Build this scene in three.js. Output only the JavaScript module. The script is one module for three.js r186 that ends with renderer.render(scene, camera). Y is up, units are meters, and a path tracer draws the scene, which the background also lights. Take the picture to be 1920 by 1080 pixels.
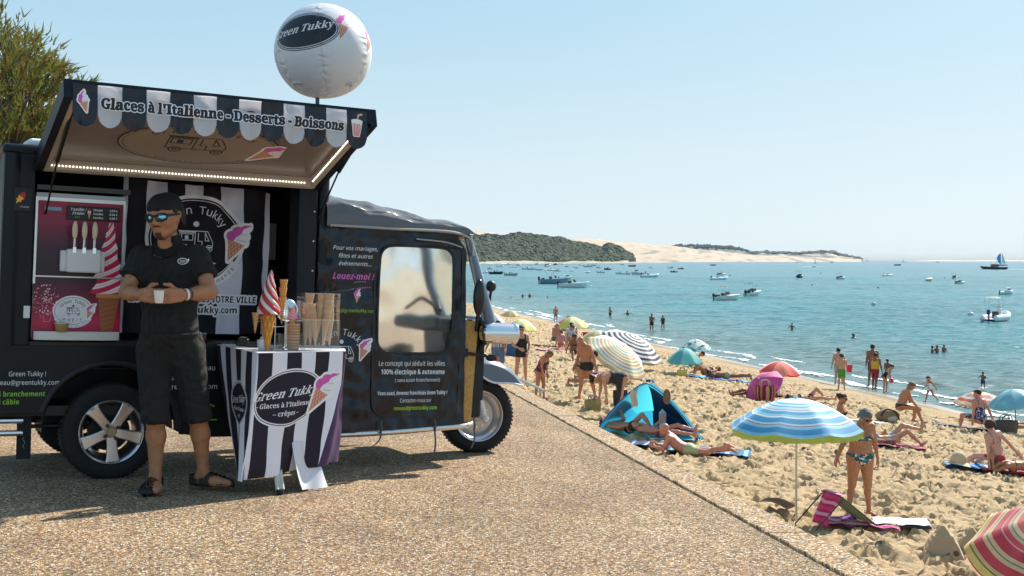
import * as THREE from 'three';
import { RoundedBoxGeometry } from 'three/addons/geometries/RoundedBoxGeometry.js';
import { mergeGeometries, mergeVertices } from 'three/addons/utils/BufferGeometryUtils.js';
import { createNoise2D, createNoise3D } from 'simplex-noise';

// ---------------------------------------------------------------- camera, sky, sun, exposure
const scene = new THREE.Scene();
const EYE = 1.37, FOC = 2400, HORIZON = 488;
const camera = new THREE.PerspectiveCamera(2 * Math.atan(592 / FOC) * 180 / Math.PI, 16 / 9, 0.3, 20000);
camera.position.set(0, EYE, 0);
camera.lookAt(0, EYE, -10);
camera.setViewOffset(1184 * 16 / 9, 1184, (1184 * 16 / 9 - 1920) / 2, 104, 1920, 1080);   // a shifted lens: verticals stay upright
const renderer = new THREE.WebGLRenderer({ antialias: true });
renderer.toneMapping = THREE.LinearToneMapping;
renderer.toneMappingExposure = 1.58;
renderer.shadowMap.enabled = true;
const SUN = new THREE.Vector3(0.77, 1.0, -0.92).normalize();
const sun = new THREE.DirectionalLight(new THREE.Color(1, 0.93, 0.82), 4.9);
sun.position.copy(SUN).multiplyScalar(60);
sun.castShadow = true; sun.shadow.radius = 1.2;
Object.assign(sun.shadow.camera, { left: -40, right: 40, top: 40, bottom: -40, near: 1, far: 200 });
sun.shadow.mapSize.set(4096, 4096);
scene.add(sun, sun.target);
{ // clear summer sky: pale at the horizon, bluer above, brighter around the sun
  const W = 1024, H = 512, data = new Float32Array(W * H * 4);
  const hor = [0.455, 0.545, 0.58], mid = [0.255, 0.42, 0.535], low = [0.178, 0.325, 0.455], zen = [0.12, 0.23, 0.40];
  const lerp = (a, b, t) => a + (b - a) * t, ss = (a, b, x) => { x = Math.min(1, Math.max(0, (x - a) / (b - a))); return x * x * (3 - 2 * x); };
  for (let r = 0; r < H; r++) {
    const el = ((r + 0.5) / H - 0.5) * Math.PI, y = Math.sin(el);
    for (let c = 0; c < W; c++) {
      const az = ((c + 0.5) / W - 0.5) * 2 * Math.PI, x = Math.cos(az) * Math.cos(el), z = Math.sin(az) * Math.cos(el);
      const g = Math.acos(Math.min(1, x * SUN.x + y * SUN.y + z * SUN.z));
      const glow = Math.exp(-g * g / 0.28), near = Math.exp(-g * 1.5);
      const d = Math.max(0, el);
      for (let k = 0; k < 3; k++) {
        let v = lerp(hor[k], mid[k], ss(0.0, 0.22, d)); v = lerp(v, low[k], ss(0.16, 0.5, d)); v = lerp(v, zen[k], ss(0.5, 1.4, d));
        v += [0.26, 0.235, 0.205][k] * glow + [0.10, 0.075, 0.05][k] * near;
        if (y < 0) v = lerp(v, [0.25, 0.25, 0.22][k], ss(0, 0.3, -el));
        data[(r * W + c) * 4 + k] = v;
      }
      data[(r * W + c) * 4 + 3] = 1;
    }
  }
  const t = new THREE.DataTexture(data, W, H, THREE.RGBAFormat, THREE.FloatType);
  t.mapping = THREE.EquirectangularReflectionMapping; t.magFilter = t.minFilter = THREE.LinearFilter; t.needsUpdate = true;
  scene.background = t; scene.environment = t;
}

scene.fog = new THREE.FogExp2(new THREE.Color(0.84, 0.91, 0.96), 0.000028);

// ---------------------------------------------------------------- helpers
const V = (x, y, z) => new THREE.Vector3(x, y, z);
let seed = 20240717;
const rnd = () => { seed = (seed + 0x6d2b79f5) | 0; let t = Math.imul(seed ^ (seed >>> 15), 1 | seed); t = (t + Math.imul(t ^ (t >>> 7), 61 | t)) ^ t; return ((t ^ (t >>> 14)) >>> 0) / 4294967296; };
const rr = (a, b) => a + (b - a) * rnd();
const n2 = createNoise2D(rnd), n3 = createNoise3D(rnd);
const clamp = (x, a = 0, b = 1) => Math.min(b, Math.max(a, x));
const sstep = (a, b, x) => { x = clamp((x - a) / (b - a)); return x * x * (3 - 2 * x); };
const mix = (a, b, t) => a + (b - a) * t;
const COL = (c) => Array.isArray(c) ? new THREE.Color().setRGB(...c) : new THREE.Color(c);
const M = (c, roughness = 0.6, metalness = 0, o = {}) => new THREE.MeshPhysicalMaterial({ color: COL(c), roughness, metalness, side: THREE.DoubleSide, ...o });
const used = new Map();
function numbered(n) { const k = used.get(n) || 0; used.set(n, k + 1); return k ? n + '_' + String(k).padStart(3, '0') : n; }
function flat(g) { // any geometry -> non-indexed with position, normal, uv only
  let q = g.index ? g.toNonIndexed() : g;
  if (!q.attributes.normal) q.computeVertexNormals();
  const out = new THREE.BufferGeometry();
  out.setAttribute('position', q.attributes.position); out.setAttribute('normal', q.attributes.normal);
  out.setAttribute('uv', q.attributes.uv || new THREE.BufferAttribute(new Float32Array(q.attributes.position.count * 2), 2));
  return out;
}
const merged = (gs) => { gs = [gs].flat(); return gs.length === 1 ? gs[0] : mergeGeometries(gs.map(flat)); };
function mesh(name, geos, mat, parent, label) {
  const m = new THREE.Mesh(merged(geos), mat);
  m.castShadow = m.receiveShadow = true;
  if (parent) { m.name = name; parent.add(m); if (label) m.userData.label = label; }
  return m;
}
function tag(o, name, label, category, group, kind) {
  o.name = numbered(name); o.userData.label = label;
  if (category) o.userData.category = category;
  if (group) o.userData.group = group; if (kind) o.userData.kind = kind;
  scene.add(o); return o;
}
const thing = (name, label, category, pos, yaw = 0, group) => { const g = new THREE.Group(); if (pos) g.position.copy(pos); g.rotation.y = yaw; return tag(g, name, label, category, group); };
const one = (name, label, category, geos, mat, group, kind) => tag(mesh(name, geos, mat), name, label, category, group, kind);
const struct = (name, label, geos, mat) => tag(mesh(name, geos, mat), name, label, null, null, 'structure');
const box = (w, h, d, x = 0, y = 0, z = 0, r = 0) => { const g = r ? new RoundedBoxGeometry(w, h, d, 2, Math.min(r, w / 2.01, h / 2.01, d / 2.01)) : new THREE.BoxGeometry(w, h, d); g.translate(x, y, z); return g; };
const span = (x0, x1, y0, y1, z0, z1, r = 0) => box(x1 - x0, y1 - y0, z1 - z0, (x0 + x1) / 2, (y0 + y1) / 2, (z0 + z1) / 2, r);
function rod(a, b, r1, r2 = r1, seg = 10, caps = true) {
  const d = b.clone().sub(a), l = d.length(), g = new THREE.CylinderGeometry(r2, r1, l, seg, 1, !caps);
  g.translate(0, l / 2, 0); g.applyQuaternion(new THREE.Quaternion().setFromUnitVectors(V(0, 1, 0), d.normalize())); g.translate(a.x, a.y, a.z); return g;
}
const tube = (pts, r, seg = 24, rs = 8, closed = false) => new THREE.TubeGeometry(new THREE.CatmullRomCurve3(pts, closed), seg, r, rs, closed);
const ball = (r, x = 0, y = 0, z = 0, sx = 1, sy = 1, sz = 1, a = 14, b = 10) => { const g = new THREE.SphereGeometry(r, a, b); g.scale(sx, sy, sz); g.translate(x, y, z); return g; };
const lathe = (pts, seg = 24) => new THREE.LatheGeometry(pts.map(([x, y]) => new THREE.Vector2(x, y)), seg);
function sheet(nu, nv, f) { // parametric surface f(u,v) -> [x,y,z]; uv = (u,v)
  const p = [], t = [], ix = [];
  for (let j = 0; j <= nv; j++) for (let i = 0; i <= nu; i++) { p.push(...f(i / nu, j / nv)); t.push(i / nu, j / nv); }
  for (let j = 0; j < nv; j++) for (let i = 0; i < nu; i++) { const a = j * (nu + 1) + i, b = a + 1, c = a + nu + 1, d = c + 1; ix.push(a, b, d, a, d, c); }
  const g = new THREE.BufferGeometry();
  g.setAttribute('position', new THREE.Float32BufferAttribute(p, 3)); g.setAttribute('uv', new THREE.Float32BufferAttribute(t, 2)); g.setIndex(ix); g.computeVertexNormals(); return g;
}
function extrude(shape, depth, bevel = 0, seg = 12) {
  return new THREE.ExtrudeGeometry(shape, { depth, bevelEnabled: bevel > 0, bevelSize: bevel, bevelThickness: bevel, bevelSegments: 2, curveSegments: seg });
}
const poly = (pts) => new THREE.Shape(pts.map(([x, y]) => new THREE.Vector2(x, y)));
function tex(w, h, draw) {
  const c = document.createElement('canvas'); c.width = w; c.height = h; draw(c.getContext('2d'), w, h);
  const t = new THREE.CanvasTexture(c); t.colorSpace = THREE.SRGBColorSpace; return t;
}
function dataTex(n, f, srgb, ch = 4) { // f(x,y) -> [r,g,b] 0..255 ; tiles
  const d = new Uint8Array(n * n * 4);
  for (let y = 0, o = 0; y < n; y++) for (let x = 0; x < n; x++, o += 4) { const v = f(x, y); d[o] = v[0]; d[o + 1] = v[1]; d[o + 2] = v[2]; d[o + 3] = 255; }
  const t = new THREE.DataTexture(d, n, n); t.wrapS = t.wrapT = THREE.RepeatWrapping; t.magFilter = THREE.LinearFilter; t.minFilter = THREE.LinearFilter;
  if (srgb) t.colorSpace = THREE.SRGBColorSpace; t.needsUpdate = true; return t;
}
const at = (px, py, d) => V((px - 960) / FOC * d, EYE - (py - HORIZON) / FOC * d, -d);

// ---------------------------------------------------------------- the lie of the land
const TH = 28 * Math.PI / 180, TA = 2.2 * Math.PI / 180;
const TW = V(Math.sin(TH), 0, Math.cos(TH)), TU = V(Math.cos(TH) * Math.cos(TA), -Math.sin(TA), -Math.sin(TH) * Math.cos(TA)), TV = TW.clone().cross(TU);
const TO = V(-2.55, 0, -8);                       // where the near rear wheel stands; TU forward, TV up, TW towards the viewer's side
const RAMP = new THREE.Matrix4().makeBasis(TU, TV, TW).setPosition(TO);
const pave = (x, z) => TO.y - ((x - TO.x) * TV.x + (z - TO.z) * TV.z) / TV.y;   // the promenade slopes gently with the truck
function kerbX(d) { return 1.435 - (d - 6.55) * 0.1652; }                         // inner edge of the kerb at distance d
function shoreX(d) { return d < 41 ? 16.5 + (41 - d) * 0.3 : 16.5 - (d - 41) * 0.183; }
const SEA = EYE - 5.3;
function drop(d, t) { return 3.45 + 1.85 * Math.pow(Math.max(0, t), 1.7); }
function sandY(x, z) { const d = -z, k = kerbX(d); return EYE - drop(d, (x - k) / (shoreX(d) - k)); }
function onSand(px, py) { // the point of the beach seen at that spot of the picture
  let d = 12; const sx = (px - 960) / FOC, sy = (py - HORIZON) / FOC;
  for (; d < 400; d += 0.05) if (EYE - sy * d < Math.max(sandY(sx * d, -d), SEA)) break;
  return V(sx * d, Math.max(sandY(sx * d, -d), SEA), -d);
}
const onSea = (px, py) => { const d = 5.3 * FOC / (py - HORIZON); return V((px - 960) / FOC * d, SEA, -d); };

// ---------------------------------------------------------------- promenade
{
  const N = 2048, cell = 11, G = Math.floor(N / cell), pts = [];
  for (let j = 0; j < G; j++) for (let i = 0; i < G; i++) pts.push([(i + rnd()) * N / G, (j + rnd()) * N / G, rnd(), rnd(), rnd()]);
  const pal = [[158, 134, 104], [190, 160, 118], [112, 92, 72], [212, 192, 158], [150, 108, 74], [88, 76, 64], [170, 146, 122], [188, 150, 96], [226, 214, 192]];
  const ht = new Uint8Array(N * N), s = N / G;
  const col = dataTex(N, (x, y) => {
    const ci = Math.floor(x / s), cj = Math.floor(y / s); let b1 = 1e9, b2 = 1e9, id = 0;
    for (let j = -1; j <= 1; j++) for (let i = -1; i <= 1; i++) {
      const k = ((cj + j + G) % G) * G + (ci + i + G) % G, p = pts[k];
      let dx = Math.abs(p[0] - x), dy = Math.abs(p[1] - y); if (dx > N / 2) dx = N - dx; if (dy > N / 2) dy = N - dy;
      const a = p[3] * 3.1, e = 0.75 + p[2] * 0.5, q = Math.hypot((dx * Math.cos(a) + dy * Math.sin(a)) * e, (dy * Math.cos(a) - dx * Math.sin(a)) / e);
      if (q < b1) { b2 = b1; b1 = q; id = k; } else if (q < b2) b2 = q;
    }
    const edge = clamp((b2 - b1) / 3.4), p = pts[id], c = pal[Math.floor(p[4] * pal.length)], g = 0.86 + 0.24 * p[3];
    ht[y * N + x] = 255 * Math.sqrt(edge) * (0.62 + 0.38 * p[2]);
    const m = sstep(0.05, 0.5, edge), nz = 0.95 + 0.1 * rnd();
    return [0, 1, 2].map((k) => clamp(mix([118, 100, 80][k], c[k] * g, m) * nz, 0, 255));
  }, true);
  const bump = dataTex(N, (x, y) => { const h = ht[y * N + x]; return [h, h, h]; });
  const S = 1 / 2.1; col.repeat.set(S, S); bump.repeat.set(S, S);
  const mat = M([1, 1, 1], 0.9, 0, { map: col, bumpMap: bump, bumpScale: 0.009, vertexColors: true });
  const p = [], uv = [], cl = [], ix = [], NX = 150, NZ = 190;
  for (let j = 0; j <= NZ; j++) for (let i = 0; i <= NX; i++) {
    const q = j / NZ, d = 2.2 + 68 * q * q + 12 * q, w = Math.pow(i / NX, 1.8), x = kerbX(d) - 0.002 - w * (9 + d * 0.9), z = -d;
    p.push(x, pave(x, z), z); uv.push(x, z);
    let t = 1 + 0.16 * n2(x * 0.55, z * 0.35) + 0.12 * n2(x * 1.9 + 7, z * 1.1) + 0.07 * n2(x * 5, z * 5);
    const crack = Math.min(1, Math.abs(n2(x * 0.55 + 50, z * 0.42) + 0.05 * n2(x * 6, z * 6)) / 0.012), spot = sstep(0.5, 0.75, n2(x * 1.3 - 20, z * 1.0 + 8)); t *= (0.86 + 0.14 * crack) * (1 - 0.16 * spot);
    const red = clamp(0.5 + 0.9 * n2(x * 0.8 + 30, z * 0.5 - 9)) * 0.5;
    t *= 0.97; cl.push(t * (0.97 + 0.02 * red), t * (0.945 - 0.08 * red), t * (0.90 - 0.07 * red));
  }
  for (let j = 0; j < NZ; j++) for (let i = 0; i < NX; i++) { const a = j * (NX + 1) + i; ix.push(a, a + 1, a + NX + 2, a, a + NX + 2, a + NX + 1); }
  const g = new THREE.BufferGeometry();
  g.setAttribute('position', new THREE.Float32BufferAttribute(p, 3)); g.setAttribute('uv', new THREE.Float32BufferAttribute(uv, 2)); g.setAttribute('color', new THREE.Float32BufferAttribute(cl, 3)); g.setIndex(ix); g.computeVertexNormals();
  struct('promenade', 'promenade paved in exposed pebble aggregate above the beach', g, mat);
  // kerb: a strip of concrete slabs with open joints, then the wall down to the sand
  const kerb = new THREE.Group(); tag(kerb, 'kerb', 'pale concrete kerb strip along the promenade edge above the sand', null, null, 'structure');
  const km = M([1.0, 0.97, 0.93], 0.92, 0, { map: col, bumpMap: bump, bumpScale: 0.002 });
  const cuts = [2.4, 4.7, 6.95, 9.1, 12.75, 15.2, 17.6, 20, 23, 26, 30];
  for (let k = 0; k < cuts.length - 1; k++) {
    const a = cuts[k] + 0.008, b = cuts[k + 1] - 0.008, wid = 0.25, nn = 26;
    const g = sheet(5, nn, (u, v) => {
      const d = mix(a, b, v), jag = (0.010 * n2(d * 9, 3) + 0.006 * n2(d * 31, 8)) * (u < 0.5 ? 1 : 0.5);
      const prof = [[0.02, -0.12], [0.022, 0.002], [0.028, 0.006], [wid - 0.015, 0.006], [wid, -0.006], [wid, -0.4]][Math.round(u * 5)];
      const x = kerbX(d) + prof[0] + (u < 0.9 ? jag : jag * 0.6), z = -d;
      return [x, pave(kerbX(d), z) + prof[1] + 0.0015 * n2(d * 4, u * 9 + k), z];
    });
    const pp = g.attributes.position, uu = g.attributes.uv; for (let i = 0; i < pp.count; i++) uu.setXY(i, pp.getX(i) + 0.7, pp.getZ(i) + pp.getY(i));
    mesh('kerb_slab', g.toNonIndexed(), km, kerb).geometry.computeVertexNormals();
  }
  const wall = sheet(1, 40, (u, v) => { const d = mix(2.2, 34, v); return [kerbX(d) + 0.29, mix(-6, pave(kerbX(d), -d) - 0.3, u), -d]; });
  struct('sea_wall', 'concrete wall that carries the promenade above the sand', wall, M([0.42, 0.37, 0.3], 0.95));
}

// ---------------------------------------------------------------- beach
const hash = (i, j, k) => { let h = Math.imul(i, 374761393) + Math.imul(j, 668265263) + Math.imul(k, 1274126177); h = Math.imul(h ^ (h >>> 13), 1274126177); return ((h ^ (h >>> 16)) >>> 0) / 4294967296; };
function dents(x, z, cell, R, depth, share, o) { // footprints: hollows with a raised lip
  const ci = Math.floor(x / cell), cj = Math.floor(z / cell); let h = 0;
  for (let j = cj - 1; j <= cj + 1; j++) for (let i = ci - 1; i <= ci + 1; i++) {
    if (hash(i, j, o) > share) continue;
    const a = hash(i, j, o + 1) * 3.14, cx = (i + hash(i, j, o + 2)) * cell - x, cz = (j + hash(i, j, o + 3)) * cell - z, rad = R * (0.65 + 0.7 * hash(i, j, o + 4));
    const q = Math.hypot((cx * Math.cos(a) + cz * Math.sin(a)) / 1.55, cz * Math.cos(a) - cx * Math.sin(a)) / rad; if (q > 2.4) continue;
    const e = (q - 1.35) / 0.36; h += depth * (0.6 + 0.7 * hash(i, j, o + 5)) * (0.33 * Math.exp(-e * e) - Math.exp(-Math.pow(q, 4.5)));
  }
  return h;
}
function lumps(x, z, t) { // trampled dry sand: footprints and clods, smooth where it is wet
  const dry = 1 - sstep(0.70, 0.92, t), wx = x + 0.06 * n2(x * 4, z * 4), wz = z + 0.06 * n2(x * 4 + 9, z * 4);
  const h = dents(wx, wz, 0.40, 0.088, 0.115, 0.8, 10) + dents(wx, wz, 0.26, 0.055, 0.085, 0.8, 30) + dents(wx, wz, 0.15, 0.036, 0.028, 0.7, 90) + dents(wx, wz, 1.5, 0.2, 0.05, 0.3, 50);
  return dry * (h + 0.010 * n2(x * 7, z * 7) + 0.006 * n2(x * 15, z * 15) + 0.03 * n2(x * 1.3, z * 1.1) + 0.04 * n2(x * 0.5, z * 0.4)) + (1 - dry) * (0.3 * dents(wx, wz, 1.2, 0.09, 0.04, 0.25, 70) + 0.02 * n2(x * 0.3, z * 0.15));
}
{
  const gr = dataTex(1024, (x, y) => { const v = 218 + 34 * (rnd() - 0.5) + 8 * n2(x / 40, y / 40); return [v, v * 0.995, v * 0.98]; }, true);
  const gbump = dataTex(1024, (x, y) => { const v = 128 + 60 * n2(x / 9, y / 9) + 40 * n2(x / 24, y / 24) + 40 * (rnd() - 0.5); return [v, v, v]; });
  gr.repeat.set(0.8, 0.8); gbump.repeat.set(0.8, 0.8);
  const make = (t0, t1, NT, step, d0, d1, mat, name, label) => {
    const p = [], uv = [], cl = [], ix = []; let rows = 0;
    for (let d = d0; d < d1; d *= 1 + step, rows++) for (let i = 0; i <= NT; i++) {
      const t = mix(t0, t1, i / NT), k = kerbX(d) - 0.05, x = k + t * (shoreX(d) - k), z = -d, l = lumps(x, z, t);
      p.push(x, EYE - drop(d, t) + l, z); uv.push(x, z);
      const wet = sstep(0.86, 1.0, t + 0.05 * n2(x * 0.4, z * 0.12)), damp = sstep(0.66, 0.9, t + 0.06 * n2(x * 0.3, z * 0.1)), br = (1 + 0.06 * n2(x * 0.5, z * 0.4) + 0.05 * n2(x * 2.1, z * 2)) * mix(1, 0.9, damp);
      cl.push(mix(0.67, 0.26, wet) * br, mix(0.49, 0.215, wet) * br, mix(0.285, 0.165, wet) * br);
    }
    for (let j = 0; j < rows - 1; j++) for (let i = 0; i < NT; i++) { const a = j * (NT + 1) + i; ix.push(a, a + 1, a + NT + 2, a, a + NT + 2, a + NT + 1); }
    const g = new THREE.BufferGeometry();
    g.setAttribute('position', new THREE.Float32BufferAttribute(p, 3)); g.setAttribute('uv', new THREE.Float32BufferAttribute(uv, 2)); g.setAttribute('color', new THREE.Float32BufferAttribute(cl, 3)); g.setIndex(ix); g.computeVertexNormals();
    struct(name, label, g, mat);
  };
  make(0, 0.94, 400, 0.0024, 11.5, 190, M([1, 1, 1], 0.95, 0, { map: gr, bumpMap: gbump, bumpScale: 0.012, vertexColors: true }), 'sand', 'trampled golden sand of the beach below the promenade');
  make(0.94, 1.35, 60, 0.006, 11.5, 190, M([1, 1, 1], 0.32, 0, { vertexColors: true }), 'wet_sand', 'smooth wet sand at the edge of the water');
}

// ---------------------------------------------------------------- sea
const shoreDist = (x, d) => (x - shoreX(d)) * 0.98;      // metres out from the line of the water
const surf = (x, d) => {                                  // low breakers that run along the shore
  const s = shoreDist(x, d); let h = 0; const al = x * 0.18 - d;
  for (const [at, w, a, f, o] of [[3.4, 0.55, 0.17, 0.09, 1], [6.6, 0.7, 0.10, 0.07, 8], [1.0, 0.5, 0.05, 0.12, 20]]) {
    const c = at + 0.7 * n2(al * 0.06, o), amp = a * clamp(0.35 + 0.9 * n2(al * f, o + 3)); const q = (s - c) / (s < c ? w * 0.55 : w); h += amp * Math.exp(-q * q);
  }
  return h;
};
{
  const wb = dataTex(1024, (() => { // tiling ripples
    const ws = []; for (let i = 0; i < 46; i++) { const k = Math.round(rr(3, 40)), l = Math.round(rr(-14, 14)); ws.push([k * 6.2832 / 1024 * (rnd() < 0.3 ? 0.5 : 1), l * 6.2832 / 1024, rr(0, 6.28), 9 / Math.sqrt(k)]); ws[i][0] = Math.round(ws[i][0] * 1024 / 6.2832) * 6.2832 / 1024; }
    return (x, y) => { let v = 128; for (const [a, b, c, m] of ws) v += m * Math.sin(a * y + b * x + c) * 1.6; v = clamp(v, 0, 255); return [v, v, v]; };
  })());
  wb.repeat.set(1 / 14, 1 / 14);
  const mat = M([1, 1, 1], 0.2, 0, { vertexColors: true, bumpMap: wb, bumpScale: 0.2, ior: 1.33, specularIntensity: 0.5 });
  const p = [], uv = [], cl = [], ix = []; let rows = 0; const NC = 340;
  for (let d = 38; d < 13000; d *= d < 400 ? 1.0042 : 1.014, rows++) for (let i = 0; i <= NC; i++) {
    const a = mix(-0.34, 0.72, i / NC), x = a * d, s = shoreDist(x, d), near = sstep(0, 5, s);
    const fade = 1 / (1 + Math.pow(d / 150, 1.6));
    const wv = near * (0.055 * n2(x * 0.30, d * 0.75) + 0.05 * fade * n2(x * 0.8 + 5, d * 1.9) + 0.05 * n2(x * 0.10 + 3, d * 0.22) + (d > 120 ? 0.16 * n2(x * 0.035, d * 0.06) : 0));
    p.push(x, SEA + wv + (s > -1 && s < 16 ? surf(x, d) : 0), -d); uv.push(x, d);
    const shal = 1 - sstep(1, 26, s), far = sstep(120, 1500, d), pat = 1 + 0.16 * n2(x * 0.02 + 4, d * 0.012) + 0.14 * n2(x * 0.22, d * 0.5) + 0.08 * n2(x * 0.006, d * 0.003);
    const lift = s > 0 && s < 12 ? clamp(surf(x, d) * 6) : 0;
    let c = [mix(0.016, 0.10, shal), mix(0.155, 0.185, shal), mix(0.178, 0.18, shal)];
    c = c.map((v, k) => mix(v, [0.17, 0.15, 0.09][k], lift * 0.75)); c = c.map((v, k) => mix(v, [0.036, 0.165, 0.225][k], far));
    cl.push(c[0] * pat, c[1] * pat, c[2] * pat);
  }
  for (let j = 0; j < rows - 1; j++) for (let i = 0; i < NC; i++) { const a = j * (NC + 1) + i; ix.push(a, a + 1, a + NC + 2, a, a + NC + 2, a + NC + 1); }
  const g = new THREE.BufferGeometry();
  g.setAttribute('position', new THREE.Float32BufferAttribute(p, 3)); g.setAttribute('uv', new THREE.Float32BufferAttribute(uv, 2)); g.setAttribute('color', new THREE.Float32BufferAttribute(cl, 3)); g.setIndex(ix); g.computeVertexNormals();
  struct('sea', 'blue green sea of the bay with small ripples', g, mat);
  // foam: ragged lacy bands lying on the water
  const foam = (s0, width, d0, d1, dens, o, lift = 0.012, bias = 0.45) => {
    const q = [], fx = []; let k = 0;
    for (let d = d0; d < d1; d += 0.05 + d * 0.0007) {
      const al = shoreX(d) * 0.18 - d; let s = s0 + 0.7 * n2(al * 0.06, o) + 0.25 * n2(al * 0.35, o + 2), on = clamp(bias + 0.9 * n2(al * dens, o + 3)), wd = width * on;
      const n = Math.ceil(wd / 0.09);
      for (let i = 0; i < n; i++) {
        const ss = s + (i / n - 0.3) * wd + rr(-0.05, 0.05), dd = d + rr(-0.12, 0.12), x = shoreX(dd) + ss;
        if (n2(x * 3.2, dd * 2.2 + o) + 0.4 * n2(x * 9, dd * 7) < -0.25 + 0.8 * Math.abs(i / n - 0.4)) continue;
        const sz = rr(0.04, 0.11) * (1 + d * 0.006), y = Math.max(SEA + surf(x, dd), sandY(x, -dd)) + lift + rr(0, 0.02), m = 6, b = q.length / 3;
        q.push(x, y + 0.02, -dd); for (let a = 0; a < m; a++) q.push(x + Math.cos(a * 1.047) * sz * rr(0.6, 1.2), y, -dd + Math.sin(a * 1.047) * sz * rr(0.8, 1.6));
        for (let a = 0; a < m; a++) fx.push(b, b + 1 + (a + 1) % m, b + 1 + a); k++;
      }
    }
    const g = new THREE.BufferGeometry(); g.setAttribute('position', new THREE.Float32BufferAttribute(q, 3)); g.setIndex(fx); g.computeVertexNormals(); return flat(g);
  };
  one('foam', 'white foam of the small waves breaking along the shore', 'foam', [foam(2.8, 0.9, 38, 135, 0.07, 1, 0.012, -0.12), foam(1.5, 0.7, 38, 150, 0.12, 20, 0.012, 0.05), foam(0.3, 0.45, 38, 150, 0.2, 40, 0.012, 0.3)], M([0.82, 0.83, 0.82], 0.9), null, 'stuff');
}
// ---------------------------------------------------------------- print: logo, cone and lettering drawn on canvases
function cone2d(c, x, y, s, rot, outline = true) { // soft ice cone, tip of the wafer down, about 2.6 s tall
  c.save(); c.translate(x, y); c.rotate(rot); c.scale(s, s); c.lineJoin = 'round';
  const swirl = () => { c.beginPath(); c.moveTo(-0.5, 0.05); c.bezierCurveTo(-0.78, -0.2, -0.55, -0.5, -0.42, -0.5); c.bezierCurveTo(-0.5, -0.85, -0.1, -0.9, -0.05, -0.92); c.bezierCurveTo(0.05, -1.2, 0.35, -1.1, 0.42, -1.28); c.bezierCurveTo(0.6, -1.0, 0.3, -0.85, 0.32, -0.72); c.bezierCurveTo(0.6, -0.6, 0.55, -0.35, 0.45, -0.3); c.bezierCurveTo(0.7, -0.15, 0.6, 0.1, 0.5, 0.08); c.closePath(); };
  const wafer = () => { c.beginPath(); c.moveTo(-0.5, 0.03); c.lineTo(0.5, 0.05); c.lineTo(0, 1.35); c.closePath(); };
  if (outline) { c.strokeStyle = '#f6f2f0'; c.lineWidth = 0.3; swirl(); c.stroke(); wafer(); c.stroke(); }
  c.fillStyle = '#e3a98d'; wafer(); c.fill();
  c.save(); c.clip(); c.strokeStyle = '#b9684f'; c.lineWidth = 0.035; for (let i = -8; i < 9; i++) { c.beginPath(); c.moveTo(i * 0.2, 0); c.lineTo(i * 0.2 + 0.75, 1.4); c.moveTo(i * 0.2, 0); c.lineTo(i * 0.2 - 0.75, 1.4); c.stroke(); } c.restore();
  c.fillStyle = '#f3eeee'; swirl(); c.fill(); c.save(); c.clip();
  c.fillStyle = '#d95fb4'; c.beginPath(); c.moveTo(-0.9, 0.2); c.lineTo(-0.9, -1.4); c.lineTo(0.6, -1.5); c.bezierCurveTo(0.3, -0.9, 0.0, -0.9, 0.1, -0.6); c.bezierCurveTo(0.0, -0.3, -0.2, -0.35, -0.15, 0.2); c.fill();
  c.strokeStyle = '#b9b2b4'; c.lineWidth = 0.03; c.beginPath(); c.moveTo(0.05, -0.1); c.quadraticCurveTo(0.3, -0.05, 0.5, -0.25); c.moveTo(0.1, -0.5); c.quadraticCurveTo(0.3, -0.5, 0.4, -0.65); c.stroke(); c.restore(); c.restore();
}
function tuk2d(c, x, y, s, col) { // line drawing of the little three-wheeled van
  c.save(); c.translate(x, y); c.scale(s, s); c.strokeStyle = col; c.fillStyle = col; c.lineWidth = 0.05;
  c.strokeRect(-1, -0.55, 0.95, 0.95); c.strokeRect(-0.9, -0.4, 0.7, 0.4); c.fillRect(-0.7, -0.3, 0.22, 0.25);
  c.beginPath(); c.moveTo(-1.1, -0.6); c.lineTo(0.75, -0.6); c.lineTo(0.85, -0.45); c.lineTo(1.1, 0.1); c.lineTo(1.05, 0.42); c.lineTo(-0.05, 0.42); c.moveTo(0.15, -0.5); c.lineTo(0.15, 0.05); c.lineTo(0.4, 0.05); c.lineTo(0.4, 0.38); c.moveTo(0.6, -0.5); c.lineTo(0.85, 0.0); c.lineTo(0.6, 0.0); c.closePath(); c.stroke();
  for (const q of [-0.65, 0.85]) { c.beginPath(); c.arc(q, 0.5, 0.2, 0, 7); c.stroke(); c.beginPath(); c.arc(q, 0.5, 0.07, 0, 7); c.stroke(); }
  for (let i = 0; i < 5; i++) { c.beginPath(); c.arc(-0.88 + i * 0.19, -0.55, 0.09, 0, 3.15); c.stroke(); }
  c.restore();
}
function arcText(c, text, cx, cy, rx, ry, a0, a1, font, col, out = 1) {
  c.font = font; c.fillStyle = col; c.textAlign = 'center'; c.textBaseline = 'middle';
  for (let i = 0; i < text.length; i++) { const a = mix(a0, a1, text.length > 1 ? i / (text.length - 1) : 0); c.save(); c.translate(cx + rx * Math.cos(a), cy + ry * Math.sin(a)); c.rotate(Math.atan2(ry * Math.cos(a), -rx * Math.sin(a)) + (out < 0 ? Math.PI : 0)); c.fillText(text[i], 0, 0); c.restore(); }
}
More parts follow.
